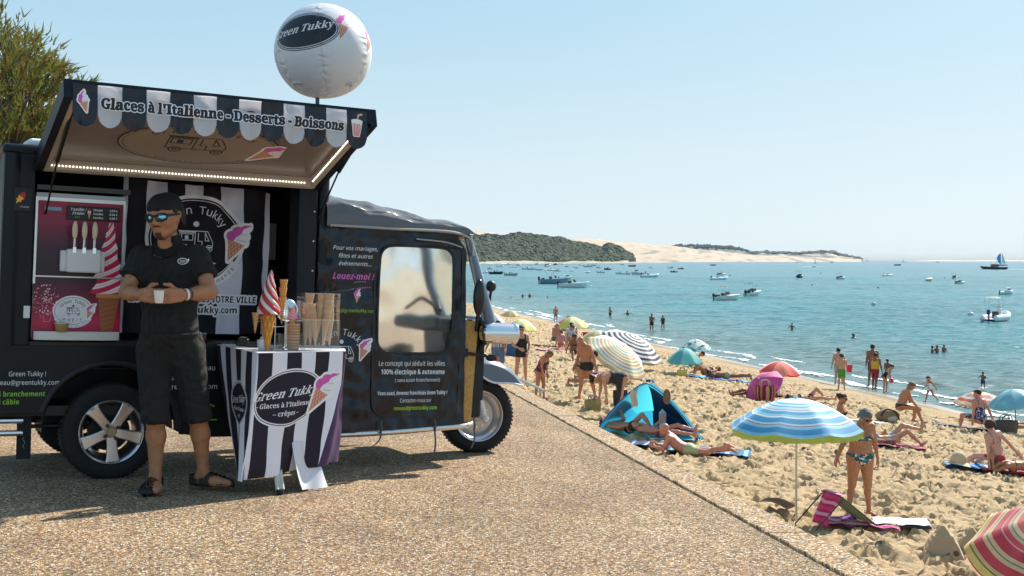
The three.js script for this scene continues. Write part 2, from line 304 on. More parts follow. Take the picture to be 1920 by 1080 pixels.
function badge2d(c, cx, cy, rx, ry, bg, fg, coneAt = true) { // oval badge: name on an arc, the van, small icons, cone at the right, ribbon below
  c.lineWidth = rx * 0.03;
  c.fillStyle = '#f1eef2'; c.beginPath(); c.ellipse(cx, cy, rx * 1.07, ry * 1.09, 0, 0, 7); c.fill();
  c.fillStyle = bg; c.beginPath(); c.ellipse(cx, cy, rx, ry, 0, 0, 7); c.fill(); c.strokeStyle = fg; c.lineWidth = rx * 0.018; c.beginPath(); c.ellipse(cx, cy, rx * 0.96, ry * 0.95, 0, 0, 7); c.stroke();
  arcText(c, 'Green Tukky', cx, cy + ry * 0.02, rx * 0.76, ry * 0.72, -2.55, -0.65, `${rx * 0.26}px sans-serif`, fg);
  c.fillStyle = fg; c.beginPath(); c.arc(cx, cy - ry * 0.36, rx * 0.06, 0, 7); c.fill(); tuk2d(c, cx, cy + ry * 0.02, rx * 0.33, fg);
  c.lineWidth = rx * 0.02; c.strokeStyle = fg; const y = cy + ry * 0.6;
  c.beginPath(); c.ellipse(cx - rx * 0.45, y, rx * 0.06, ry * 0.05, 0, 0, 7); c.moveTo(cx - rx * 0.26, y); c.lineTo(cx - rx * 0.14, y); c.lineTo(cx - rx * 0.2, y + ry * 0.1); c.closePath(); c.moveTo(cx + rx * 0.05, y - ry * 0.1); c.lineTo(cx, y + ry * 0.13); c.lineTo(cx - rx * 0.05, y - ry * 0.1); c.moveTo(cx + rx * 0.15, y + ry * 0.06); c.lineTo(cx + rx * 0.3, y); c.moveTo(cx + rx * 0.42, y + ry * 0.1); c.lineTo(cx + rx * 0.42, y - ry * 0.08); c.moveTo(cx + rx * 0.36, y - ry * 0.06); c.lineTo(cx + rx * 0.48, y - ry * 0.06); c.stroke();
  c.strokeStyle = '#f1eef2'; c.lineWidth = rx * 0.17; c.beginPath(); c.ellipse(cx, cy + ry * 0.06, rx * 1.02, ry * 1.03, 0, 0.45, 2.7); c.stroke();
  arcText(c, "L'écologie gourmande", cx, cy + ry * 0.06, rx * 1.02, ry * 1.03, 2.5, 0.62, `${rx * 0.11}px sans-serif`, '#2a2228', -1);
  if (coneAt) cone2d(c, cx + rx * 0.9, cy - ry * 0.02, rx * 0.36, 0.32);
}
function script2d(c, text, x, y, size, col, lw = 0) { // sloping brush lettering
  c.save(); c.translate(x, y); c.transform(1, -0.06, -0.22, 1, 0, 0); c.font = `italic bold ${size}px serif`; c.textAlign = 'center'; c.textBaseline = 'alphabetic'; c.fillStyle = col; if (lw) { c.strokeStyle = col; c.lineWidth = lw; c.lineJoin = 'round'; c.strokeText(text, 0, 0); } c.fillText(text, 0, 0); c.restore();
}
function oval2d(c, cx, cy, rx, ry, lines = true) { // dark oval with the name in script and the cone
  c.fillStyle = '#f2eff4'; c.beginPath(); c.ellipse(cx, cy, rx * 1.1, ry * 1.14, -0.08, 0, 7); c.fill(); c.strokeStyle = '#241a2a'; c.lineWidth = rx * 0.02; c.beginPath(); c.ellipse(cx, cy, rx * 1.045, ry * 1.06, -0.08, 0, 7); c.stroke();
  c.fillStyle = '#241a2a'; c.beginPath(); c.ellipse(cx, cy, rx, ry, -0.08, 0, 7); c.fill();
  script2d(c, 'Green Tukky', cx - rx * 0.14, cy + ry * (lines ? -0.02 : 0.15), rx * 0.30, '#f4f1f5');
  if (lines) { c.font = `bold ${rx * 0.17}px serif`; c.textAlign = 'center'; c.fillStyle = '#f4f1f5'; c.fillText("– Glaces à l'Italienne –", cx - rx * 0.04, cy + ry * 0.36); c.fillText('– crêpes –', cx - rx * 0.04, cy + ry * 0.7); }
}
const printMat = (t, rough = 0.5, o = {}) => M([1, 1, 1], rough, 0, { map: t, transparent: true, ...o });
function decal(name, w, h, W, H, draw, parent, pos, rot, rough) { // flat print a little proud of the face it is printed on
  const g = new THREE.PlaneGeometry(w, h); const m = mesh(name, g, printMat(tex(W, H, draw), rough), parent); m.position.copy(pos); if (rot) m.rotation.set(...rot); return m;
}

// ---------------------------------------------------------------- the ice cream van (x forward, y up, z towards the promenade)
const truck = new THREE.Group(); truck.applyMatrix4(RAMP);
tag(truck, 'ice_cream_van', 'dark navy three wheeled ice cream van with open striped hatch on the promenade', 'food van');
const navy = M([0.006, 0.0085, 0.014], 0.36, 0, { specularIntensity: 0.55 }), black = M([0.006, 0.006, 0.008], 0.5), rubber = M([0.014, 0.014, 0.015], 0.85), chrome = M([0.82, 0.83, 0.85], 0.14, 1), alu = M([0.72, 0.71, 0.69], 0.35, 1), cream = M([0.5, 0.415, 0.33], 0.35), white = M([0.8, 0.8, 0.8], 0.5), slate = M([0.10, 0.15, 0.21], 0.25, 0.1, { clearcoat: 1 }), inner = M([0.012, 0.013, 0.016], 0.7);
const lp = (x, y, z) => V(x, y, z).applyMatrix4(RAMP);      // a point of the van, in the world
{
  // lower side panel with the wheel arch
  const s = new THREE.Shape(); s.moveTo(-0.65, 0.83); s.lineTo(-0.65, 0.42); s.lineTo(-0.37, 0.42); s.absarc(0.02, 0.30, 0.41, Math.PI - 0.3, 0, true); s.bezierCurveTo(0.5, 0.26, 0.6, 0.25, 0.75, 0.25); s.lineTo(1.39, 0.25); s.lineTo(1.39, 0.83);
  const lower = mesh('side_panel', [extrude(s, 0.03, 0.004, 24).translate(0, 0, -0.035), span(-0.65, 1.39, 0.69, 0.695, -0.004, 0.003)], navy, truck);
  mesh('wheel_arch_trim', sheet(30, 2, (u, v) => { const a = Math.PI - 0.3 - u * (Math.PI - 0.32), r = 0.41 + v * 0.035; return [0.02 + r * Math.cos(a), 0.30 + r * Math.sin(a), 0.004 + 0.012 * Math.sin(v * 3.1416)]; }), black, lower);
  mesh('far_side_panel', span(-0.65, 1.39, 0.42, 2.0, -1.3, -1.27), navy, truck);
  mesh('floor_pan', [span(-0.64, 1.38, 0.40, 0.46, -1.26, -0.04), span(-0.6, 1.7, 0.33, 0.39, -1.0, -0.9), span(-0.6, 1.7, 0.33, 0.39, -0.4, -0.3)], black, truck);
  mesh('wheel_housing', sheet(20, 1, (u, v) => { const a = Math.PI * (1 - u); return [0.02 + 0.40 * Math.cos(a), 0.30 + 0.40 * Math.sin(a), -0.03 - 0.3 * v]; }), black, truck);
  mesh('rear_wall', span(-0.645, -0.615, 0.42, 2.0, -1.27, -0.2), navy, truck);
  mesh('front_wall', span(1.33, 1.36, 0.45, 2.0, -1.26, -0.2), inner, truck);
  const rp = mesh('rear_pillar', [span(-0.655, -0.475, 0.83, 2.0, -0.2, 0, 0.012), rod(V(-0.60, 0.83, -0.045), V(-0.60, 2.0, -0.045), 0.06, 0.06, 16)], navy, truck);
  const fp = mesh('front_post', [span(1.20, 1.335, 0.83, 2.0, -0.2, 0, 0.012), rod(V(1.385, 0.30, -0.06), V(1.385, 2.03, -0.06), 0.045, 0.045, 16), ball(0.046, 1.385, 2.03, -0.06)], navy, truck);
  for (const y of [0.95, 1.15, 1.35, 1.55, 1.75]) mesh('rivet', ball(0.007, 1.31, y, 0.002, 1, 1, 0.5, 8, 6), alu, fp);
  mesh('hinge_plate', [span(-0.515, -0.478, 1.0, 1.075, 0.001, 0.008, 0.003)], white, rp);
  mesh('hatch_beam', [span(-0.475, 1.2, 1.91, 2.0, -0.12, 0, 0.01)], navy, truck);
  mesh('roof', [span(-0.67, 1.41, 1.985, 2.06, -1.32, -0.004, 0.035), rod(V(-0.60, 2.02, -1.25), V(-0.60, 2.02, -0.05), 0.055, 0.055, 14)], navy, truck);
  mesh('roof_vent', [span(-0.50, -0.22, 2.06, 2.12, -0.5, -0.22, 0.03)], white, truck);
  mesh('counter', [span(-0.475, 1.2, 0.83, 0.86, -0.5, 0.0, 0.006), span(-0.47, 1.2, 0.46, 0.83, -0.5, -0.48)], black, truck);
  mesh('interior_wall', [span(-0.6, 1.33, 0.9, 1.98, -1.262, -1.25), span(-0.61, -0.6, 0.86, 1.98, -1.25, -0.2), span(-0.6, 1.33, 1.97, 1.98, -1.25, -0.12)], inner, truck);
  const shm = M([0.05, 0.06, 0.065], 0.5); mesh('interior_shelf', span(-0.46, 0.1, 1.79, 1.82, -0.55, -0.03), shm, truck); mesh('interior_shelf', span(0.5, 1.3, 1.55, 1.57, -1.2, -0.9), shm, truck);
  // lettering on the side
  const txt = (draw) => (c, w, h) => { c.clearRect(0, 0, w, h); draw(c, w, h); };
  decal('lettering', 0.60, 0.30, 1024, 512, txt((c) => { c.fillStyle = '#e8ebf0'; c.textAlign = 'center'; c.font = '74px sans-serif'; c.fillText('Green Tukky !', 560, 90); c.fillText('reseau@greentukky.com', 545, 190); c.textAlign = 'left'; c.fillStyle = '#8dc63f'; c.font = 'bold 78px sans-serif'; c.fillText('Ni branchement', 170, 322); c.fillText('Ni câble', 170, 412); }), lower, V(-0.50 + 0.0, 0.56, 0.007)).scale.set(0.82, 0.9, 1);
  decal('lettering', 0.62, 0.42, 1024, 700, txt((c) => { c.fillStyle = '#dfe3e8'; c.textAlign = 'right'; c.font = '74px sans-serif'; c.fillText('Rejoignez notre réseau', 900, 90); c.fillText('Green Tukky !', 800, 190); c.fillText('reseau@greentukky.com', 930, 290); c.strokeStyle = '#7db83a'; c.lineWidth = 16; c.lineCap = 'round'; c.beginPath(); c.arc(690, 620, 34, 0, 7); c.moveTo(724, 625); c.lineTo(930, 625); c.moveTo(680, 580); c.quadraticCurveTo(660, 520, 740, 480); c.moveTo(800, 470); c.quadraticCurveTo(860, 450, 900, 480); c.stroke(); c.fillStyle = '#7db83a'; c.beginPath(); c.arc(760, 470, 40, 0.3, 3.6); c.fill(); c.fillRect(740, 400, 14, 50); c.fillRect(775, 410, 14, 50); }), lower, V(0.44, 0.525, 0.007));
  decal('sticker', 0.10, 0.14, 256, 360, (c, w, h) => { c.fillStyle = '#10151d'; c.fillRect(0, 0, w, h); c.save(); c.translate(70, 190); c.rotate(-0.95); c.fillStyle = '#f0b23c'; c.beginPath(); c.moveTo(0, -55); c.lineTo(0, 55); c.lineTo(-40, 0); c.closePath(); c.moveTo(-75, 0); c.lineTo(60, -50); c.lineTo(60, 50); c.fill(); c.fillStyle = '#c6202b'; c.beginPath(); c.moveTo(60, -52); c.lineTo(150, -15); c.lineTo(130, 30); c.lineTo(60, 52); c.fill(); c.restore(); c.fillStyle = '#cfd3d8'; c.font = 'italic 44px serif'; c.fillText('Fraise', 90, 310); }, rp, V(-0.545, 1.72, 0.0165)).position.z = 0.018;
  // hatch: raised lid with a lit frame, scalloped valance and struts
  const tilt = Math.atan2(0.34, 1.0), L = 1.056, hx0 = -0.485, hx1 = 1.33;
  const lid = mesh('hatch', [span(hx0, hx1, 0.012, 0.035, 0, L), span(hx0, hx0 + 0.045, -0.075, 0.012, 0, L), span(hx1 - 0.045, hx1, -0.075, 0.012, 0, L), span(hx0 + 0.045, hx1 - 0.045, -0.06, 0.012, L - 0.03, L)], navy, truck);
  lid.position.set(0, 1.965, 0.01); lid.rotation.x = -tilt;
  mesh('lid_lining', span(hx0 + 0.046, hx1 - 0.046, -0.006, 0.010, 0.02, L - 0.031), M([0.23, 0.185, 0.155], 0.3), lid); mesh('lid_inner_frame', [span(hx0 + 0.047, hx0 + 0.075, -0.072, -0.008, 0.05, L - 0.04), span(hx1 - 0.075, hx1 - 0.047, -0.072, -0.008, 0.05, L - 0.04), span(hx0 + 0.047, hx1 - 0.047, -0.074, -0.008, 0.008, 0.05)], cream, lid);
  const led = M([0.9, 0.9, 0.85], 0.4, 0, { emissive: COL([1, 0.93, 0.8]), emissiveIntensity: 1.6 });
  const dots = []; for (let i = 0; i < 78; i++) dots.push(box(0.008, 0.008, 0.006, hx0 + 0.09 + i * 0.0208, -0.05, 0.053)); for (let i = 0; i < 34; i++) dots.push(box(0.006, 0.008, 0.008, hx1 - 0.078, -0.05, 0.09 + i * 0.0255));
  mesh('led_strip', dots, led, lid);
  decal('logo_print', 1.05, 0.62, 1024, 600, txt((c) => { c.save(); c.translate(512, 300); c.strokeStyle = '#16131a'; c.fillStyle = '#9c8a78'; c.lineWidth = 9; c.beginPath(); c.ellipse(0, 0, 480, 270, 0, 0, 7); c.fill(); c.stroke(); c.lineWidth = 4; c.beginPath(); c.ellipse(0, 0, 455, 250, 0, 0, 7); c.stroke(); tuk2d(c, -30, -10, 170, '#16131a'); c.restore(); c.font = '40px sans-serif'; arcText(c, "L'écologie gourmande", 512, 310, 415, 235, 2.3, 0.75, '40px sans-serif', '#3a3038', -1); arcText(c, 'Green Tukky', 512, 310, 400, 205, -2.4, -0.75, '70px sans-serif', '#16131a'); cone2d(c, 950, 330, 120, 0.7); }), lid, V(0.42, -0.009, 0.42), [Math.PI / 2, 0, 0]);
  const rl = new THREE.RectAreaLight(new THREE.Color(1, 0.93, 0.8), 0.45, 1.6, 0.03); rl.position.copy(lp(0.42, 1.93, 0.07)); rl.lookAt(lp(0.42, 2.4, 0.9)); scene.add(rl);
  // valance
  const N = 13, vx0 = -0.44, vx1 = 1.262, vw = (vx1 - vx0) / N, vy = 2.315, vz = 1.035, bulge = (x, y) => 0.016 * Math.sin((x - vx0) / vw * Math.PI * 2 + 1) * (vy - y) / 0.24 + 0.012 * n2(x * 6, y * 5) + 0.05 * (vy - y);
  const cloth = { roughness: 0.42, transmission: 0.22 }, vw1 = M([0.84, 0.83, 0.86], 0.85, 0, { transmission: 0.55 }), vb1 = M([0.011, 0.011, 0.018], 0.36);
  for (let i = 0; i < N; i++) {
    const a = vx0 + i * vw + 0.0008, r = vw / 2 - 0.0008, k = [2, 10].includes(i) ? 1.03 : 1;
    const g = sheet(12, 26, (u, v) => { const x = a + 2 * r * u, len = 0.165 + Math.sqrt(Math.max(0, r * r - (x - a - r) ** 2)), y = vy - v * len * k; return [x, y, vz + bulge(x, y)]; });
    mesh('valance_scallop', [g, g.clone().translate(0, 0, -0.004)], i % 2 ? vw1 : vb1, lid);
  }
  lid.children.filter((o) => o.name === 'valance_scallop').forEach((o) => { o.position.set(0, 0, 0); });
  const inv = new THREE.Matrix4().compose(lid.position, lid.quaternion, lid.scale).invert();
  const vg = sheet(120, 10, (u, v) => { const x = vx0 + 0.13 + u * 1.44, y = vy - 0.155 + v * 0.115; return [x, y, vz + bulge(x, y) + 0.004]; });
  const vt = tex(2048, 176, txt((c) => { c.font = '900 118px serif'; c.textBaseline = 'middle'; c.textAlign = 'center'; c.lineJoin = 'round'; c.save(); c.translate(1024, 88); const T = "Glaces à l'Italienne - Desserts - Boissons", w = c.measureText(T).width; c.scale(2000 / w, 1.0); c.strokeStyle = '#f1eff3'; c.lineWidth = 22; c.strokeText(T, 0, 0); c.fillStyle = '#14101a'; c.strokeStyle = '#14101a'; c.lineWidth = 6; c.strokeText(T, 0, 0); c.fillText(T, 0, 0); c.restore(); }));
  const vts = mesh('lettering', vg, printMat(vt, 0.45), lid);
  const cg = sheet(6, 8, (u, v) => { const x = vx0 + 0.012 + u * 0.10, y = vy - 0.165 + v * 0.15; return [x, y, vz + bulge(x, y) + 0.004]; });
  const vc = mesh('cone_print', cg, printMat(tex(256, 384, txt((c) => cone2d(c, 118, 205, 118, -0.32))), 0.45), lid);
  const dg = sheet(6, 8, (u, v) => { const x = vx1 - 0.118 + u * 0.10, y = vy - 0.165 + v * 0.15; return [x, y, vz + bulge(x, y) + 0.004]; });
  const vd = mesh('cup_print', dg, printMat(tex(256, 384, txt((c) => { c.lineJoin = 'round'; const cup = () => { c.beginPath(); c.moveTo(40, 120); c.lineTo(216, 120); c.lineTo(180, 350); c.lineTo(80, 350); c.closePath(); }; c.strokeStyle = '#f3f0f2'; c.lineWidth = 26; cup(); c.stroke(); c.beginPath(); c.moveTo(130, 120); c.lineTo(150, 30); c.lineTo(220, 10); c.stroke(); c.fillStyle = '#f3f0f2'; cup(); c.fill(); c.save(); c.clip(); c.fillStyle = '#d8434c'; for (let i = 0; i < 6; i++) { c.beginPath(); c.moveTo(42 + i * 32, 160); c.lineTo(60 + i * 32, 160); c.lineTo(90 + i * 17, 360); c.lineTo(78 + i * 17, 360); c.fill(); } c.restore(); c.strokeStyle = '#d8434c'; c.lineWidth = 12; c.beginPath(); c.moveTo(130, 110); c.lineTo(150, 30); c.lineTo(215, 12); c.stroke(); c.fillStyle = '#f3f0f2'; c.beginPath(); c.ellipse(128, 118, 98, 26, 0, 0, 7); c.fill(); })), 0.45), lid);
  for (const o of lid.children) if (['valance_scallop', 'lettering', 'cone_print', 'cup_print'].includes(o.name)) o.geometry.applyMatrix4(inv);
  for (const x of [hx0 - 0.012, hx1 + 0.012]) { const m = mesh('gas_strut', [rod(V(x, 1.70, -0.02), V(x, 2.05, 0.42), 0.006), rod(V(x, 2.0, 0.36), V(x, 2.27, 0.86), 0.013)], black, truck); if (x < 0) m.geometry.translate(0.09, -0.06, 0); }
  // wheels
  const wheel = (r, w, rimR, spokes, name) => { // axle along z, outer face at z = 0
    const g = new THREE.Group(); g.name = 'wheel';
    const ty = lathe([[rimR - 0.01, -w], [rimR + 0.02, -w], [r - 0.04, -w], [r - 0.012, -w + 0.012], [r, -w + 0.035], [r, -0.03], [r - 0.012, -0.010], [r - 0.045, 0.002], [rimR + 0.03, -0.002], [rimR + 0.004, -0.012], [rimR - 0.01, -0.02]].map(([a, b]) => [a, b]), 56).rotateX(Math.PI / 2);
    const tr = []; for (let i = 0; i < 60; i++) for (const z of [-w * 0.28, -w * 0.72]) { const q = box(0.014, 0.005, w * 0.36, 0, 0, 0); q.rotateY(0.3); q.translate(0, r + 0.001, z); q.rotateZ(i / 60 * 6.2832 + (z < -w / 2 ? 0.05 : 0)); tr.push(q); }
    mesh('tyre', [ty, ...tr], rubber, g);
    return g;
  };
  const rimM = M([0.62, 0.61, 0.64], 0.26, 0.95), rw = wheel(0.30, 0.17, 0.196); rw.position.set(0.035, 0.295, 0.0); truck.add(rw);
  const rim = mesh('rim', [lathe([[0.150, -0.14], [0.172, -0.03], [0.186, -0.012], [0.198, 0.002], [0.201, -0.004], [0.196, -0.02], [0.19, -0.14]], 48).rotateX(Math.PI / 2),
    ...[0, 1, 2, 3, 4].map((i) => { const s = new THREE.Shape(); s.moveTo(-0.026, 0.035); s.quadraticCurveTo(-0.022, 0.11, -0.036, 0.183); s.quadraticCurveTo(0, 0.192, 0.036, 0.183); s.quadraticCurveTo(0.022, 0.11, 0.026, 0.035); s.closePath(); const g = extrude(s, 0.014, 0.008); const p = g.attributes.position; for (let k = 0; k < p.count; k++) { const x = p.getX(k), y = p.getY(k); p.setZ(k, p.getZ(k) - 0.034 + (Math.abs(x) < 0.012 ? -0.010 : 0.006) + y * 0.06); } g.computeVertexNormals(); g.rotateZ(Math.PI + i * 1.2566 + 0.08); return g; }),
    (() => { const g = new THREE.CylinderGeometry(0.058, 0.062, 0.03, 30); g.rotateX(Math.PI / 2); g.translate(0, 0, -0.026); return g; })()], rimM, rw);
  const nutM = M([0.06, 0.06, 0.06], 0.3, 0.8); [0, 1, 2, 3].forEach((i) => mesh('wheel_nut', (() => { const g = new THREE.CylinderGeometry(0.013, 0.013, 0.014, 6); g.rotateX(Math.PI / 2); g.translate(0.047 * Math.cos(i * 1.57 + 0.6), 0.047 * Math.sin(i * 1.57 + 0.6), -0.006); return g; })(), nutM, rw));
  mesh('hub_cap', (() => { const g = new THREE.CylinderGeometry(0.028, 0.03, 0.016, 24); g.rotateX(Math.PI / 2); g.translate(0, 0, -0.004); return g; })(), M([0.42, 0.34, 0.2], 0.35, 0.5), rw);
  mesh('brake_drum', (() => { const g = new THREE.CylinderGeometry(0.125, 0.13, 0.05, 30); g.rotateX(Math.PI / 2); g.translate(0, 0, -0.10); return g; })(), M([0.02, 0.02, 0.02], 0.6, 0.4), rw);
  const rw2 = rw.clone(); rw2.rotation.y = Math.PI; rw2.position.set(0.035, 0.295, -1.3); truck.add(rw2);
  mesh('axle', rod(V(0.035, 0.295, -0.15), V(0.035, 0.295, -1.15), 0.03), black, truck); mesh('brake_rod', rod(V(-0.45, 0.33, -0.1), V(-0.14, 0.33, -0.1), 0.012), black, truck);
  const fw = wheel(0.285, 0.15, 0.19); fw.position.set(2.89, 0.282, -0.56); fw.rotation.y = -0.12; truck.add(fw);
  mesh('rim', [lathe([[0.11, -0.10], [0.165, -0.09], [0.172, -0.035], [0.19, -0.006], [0.195, 0.003], [0.198, -0.006], [0.19, -0.12]], 48).rotateX(Math.PI / 2)], M([0.66, 0.67, 0.7], 0.3, 0.9), fw); mesh('wheel_hub', [(() => { const g = new THREE.CylinderGeometry(0.035, 0.05, 0.05, 24); g.rotateX(Math.PI / 2); g.translate(0, 0, -0.03); return g; })()], M([0.66, 0.67, 0.7], 0.3, 0.9), fw);
  const dsk = new THREE.Shape(); dsk.absarc(0, 0, 0.125, 0, Math.PI * 2); for (let i = 0; i < 24; i++) { const h = new THREE.Path(), a = i / 24 * 6.2832, r = i % 2 ? 0.108 : 0.09; h.absarc(r * Math.cos(a), r * Math.sin(a), 0.006, 0, 6.2832, true); dsk.holes.push(h); }
  mesh('brake_disc', extrude(dsk, 0.006).translate(0, 0, -0.045), M([0.5, 0.46, 0.42], 0.35, 0.9), fw);
  // rear bumper, mud flap, chassis bar
  for (const y of [0.375, 0.30]) mesh('step_tube', rod(V(-0.70, y, -0.02), V(-0.49, y, -0.02), 0.018, 0.018, 12), chrome, truck); mesh('step_bracket', span(-0.66, -0.63, 0.28, 0.44, -0.06, -0.03), chrome, truck);
  const mf = mesh('mud_flap', sheet(6, 12, (u, v) => [-0.52 + u * 0.085, 0.45 - v * 0.31, -0.05 + 0.02 * v + 0.006 * Math.sin(u * 4)]), rubber, truck);
  decal('flap_emblem', 0.06, 0.08, 128, 160, txt((c) => { c.strokeStyle = '#8d8f94'; c.lineWidth = 6; c.beginPath(); c.moveTo(64, 16); c.bezierCurveTo(10, 50, 110, 60, 64, 100); c.bezierCurveTo(30, 130, 90, 140, 64, 150); c.stroke(); }), mf, V(-0.478, 0.24, -0.026));
  mesh('sill_bar', rod(V(0.47, 0.28, -0.06), V(1.5, 0.27, -0.06), 0.018), black, truck);
}
// ---------------------------------------------------------------- the cab: fabric doors, soft top, windscreen, front wheel gear
{
  const vb = dataTex(512, (() => { const h = (x, y) => 0.55 * n2(x / 150, y / 70) + 0.3 * n2(x / 110 + y / 140, y / 60 - x / 200) + 0.06 * n2(x / 40, y / 45); return (x, y) => { const e = Math.min(1, Math.min(x, y, 511 - x, 511 - y) / 40); const v = 128 + 110 * e * h(x, y); return [v, v, v]; }; })());
  const vinyl = M([0.008, 0.011, 0.019], 0.3, 0, { bumpMap: vb, bumpScale: 0.03 });
  const wx0 = 1.80, wx1 = 2.365, wy0 = 0.80, wy1 = 1.545, zz = (x, y) => 0.012 * n2(x * 3.2, y * 2.4 + 4) + 0.008 * n2(x * 9, y * 5) + 0.02 * Math.sin(clamp((x - 1.36) / 1.1) * 3.14) - 0.02 + (x < 1.5 ? 0.014 * Math.sin(y * 26 + 3 * x) * (1.5 - x) / 0.14 : 0);
  const NX = 110, NY = 136, p = [], uv = [], ix = [];
  for (let j = 0; j <= NY; j++) for (let i = 0; i <= NX; i++) {
    const v = j / NY, u = i / NX, y0 = 0.255 + 0.02 * u, y1 = 1.665 - 0.015 * u, y = mix(y0, y1, v), x1 = 2.50 - 0.03 * v - 0.07 * sstep(0.9, 1, v), x = mix(1.355 + 0.21 * sstep(0.45, 0.1, v) * 0.9, x1, u);
    p.push(x, y, zz(x, y)); uv.push(u, v);
  }
  const inWin = (x, y) => { const r = 0.09, cx = clamp(x, wx0 + r, wx1 - r), cy = clamp(y, wy0 + r, wy1 - r); return Math.hypot(x - cx, y - cy) < r && x > wx0 && x < wx1 && y > wy0 && y < wy1; };
  for (let j = 0; j < NY; j++) for (let i = 0; i < NX; i++) { const a = j * (NX + 1) + i, mx = (p[a * 3] + p[(a + 1) * 3]) / 2, my = (p[a * 3 + 1] + p[(a + NX + 1) * 3 + 1]) / 2; if (!inWin(mx, my)) ix.push(a, a + 1, a + NX + 2, a, a + NX + 2, a + NX + 1); }
  const dg = new THREE.BufferGeometry(); dg.setAttribute('position', new THREE.Float32BufferAttribute(p, 3)); dg.setAttribute('uv', new THREE.Float32BufferAttribute(uv, 2)); dg.setIndex(ix); dg.computeVertexNormals();
  const door = mesh('fabric_door', dg, vinyl, truck);
  const far = mesh('far_fabric_door', span(1.4, 2.45, 0.27, 0.80, -1.31, -1.3), vinyl, truck);
  const rnd4 = (x0, x1, y0, y1, r, z) => { const q = []; for (const [cx, cy, a] of [[x1 - r, y1 - r, 0], [x0 + r, y1 - r, 1.5708], [x0 + r, y0 + r, 3.1416], [x1 - r, y0 + r, 4.7124]]) for (let k = 0; k <= 4; k++) q.push(V(cx + r * Math.cos(a + k * 0.3927), cy + r * Math.sin(a + k * 0.3927), z(cx, cy))); return q; };
  mesh('window_seam', tube(rnd4(wx0, wx1, wy0, wy1, 0.09, (x, y) => zz(x, y) + 0.002), 0.011, 120, 6, true), M([0.008, 0.009, 0.012], 0.4), door);
  mesh('door_piping', [tube(rnd4(1.772, 2.44, 0.36, 1.60, 0.10, (x, y) => zz(x, y) + 0.001), 0.006, 140, 6, true), tube([V(1.60, 1.56, 0), V(1.585, 1.2, 0), V(1.58, 0.9, 0.004), V(1.60, 0.5, 0.004)].map((q) => V(q.x - 0.13, q.y, zz(q.x - 0.13, q.y))), 0.004, 40, 5)], M([0.02, 0.024, 0.034], 0.3), door);
  const pane = sheet(24, 30, (u, v) => { const x = mix(wx0 + 0.004, wx1 - 0.004, u), y = mix(wy0 + 0.004, wy1 - 0.004, v); return [x, y, -0.018 + 0.006 * n2(x * 4, y * 3)]; });
  const paneB = pane.clone().translate(0, 0, -0.006);
  mesh('window_pane', [pane, paneB], M([0.9, 0.94, 0.95], 0.22, 0, { transmission: 0.97, ior: 1.15, thickness: 0.006 }), door);
  const T = (name, x, y, w, h, W, H, f) => { const g = sheet(14, 14, (u, v) => { const px = x + (u - 0.5) * w, py = y + (v - 0.5) * h; return [px, py, zz(px, py) + 0.006]; }); return mesh(name, g, printMat(tex(W, H, f), 0.35), door); };
  T('lettering', 1.61, 1.44, 0.33, 0.22, 760, 500, (c) => { c.fillStyle = '#e9ecf2'; c.font = 'italic 88px sans-serif'; c.textAlign = 'center'; c.fillText('Pour vos mariages,', 390, 110); c.fillText('fêtes et autres', 390, 230); c.fillText('évènements...', 390, 350); });
  T('lettering', 1.605, 1.315, 0.31, 0.10, 760, 220, (c) => { c.fillStyle = '#d96ac0'; c.font = 'italic bold 136px sans-serif'; c.textAlign = 'center'; c.fillText('Louez-moi !', 380, 140); c.strokeStyle = '#d96ac0'; c.lineWidth = 8; c.beginPath(); c.moveTo(400, 190); c.quadraticCurveTo(500, 160, 620, 176); c.stroke(); });
  T('cone_print', 1.64, 1.195, 0.09, 0.13, 220, 320, (c) => cone2d(c, 108, 168, 100, 0.05, false));
  T('lettering', 1.625, 1.085, 0.27, 0.06, 640, 140, (c) => { c.fillStyle = '#9fca3c'; c.font = 'italic 76px sans-serif'; c.textAlign = 'center'; c.fillText('eric@greentukky.com', 320, 90); });
  T('logo_print', 1.555, 0.82, 0.42, 0.36, 640, 540, (c) => { arcText(c, 'Green Tukky', 300, 330, 250, 240, -2.75, -0.55, '88px sans-serif', '#e9ecf2'); c.fillStyle = '#e9ecf2'; c.beginPath(); c.arc(300, 190, 22, 0, 7); c.fill(); tuk2d(c, 300, 310, 120, '#e9ecf2'); cone2d(c, 545, 260, 92, 0.32); });
  T('lettering', 2.085, 0.665, 0.58, 0.19, 1024, 340, (c) => { c.fillStyle = '#eceff4'; c.textAlign = 'center'; c.font = '84px sans-serif'; c.fillText('Le concept qui séduit les villes', 480, 90, 900); c.font = 'bold 86px sans-serif'; c.fillText('100% électrique & autonome', 500, 196, 860); c.font = '62px sans-serif'; c.fillText('( sans aucun branchement)', 560, 290, 620); });
  T('lettering', 2.09, 0.465, 0.58, 0.17, 1024, 300, (c) => { c.fillStyle = '#eceff4'; c.textAlign = 'center'; c.font = 'bold 66px sans-serif'; c.fillText('Vous aussi, devenez franchisés Green Tukky !', 500, 76, 960); c.font = '66px sans-serif'; c.fillText('Contactez-nous sur', 540, 170, 440); c.fillStyle = '#a5d03c'; c.font = 'bold 68px sans-serif'; c.fillText('reseau@greentukky.com', 540, 264, 600); });
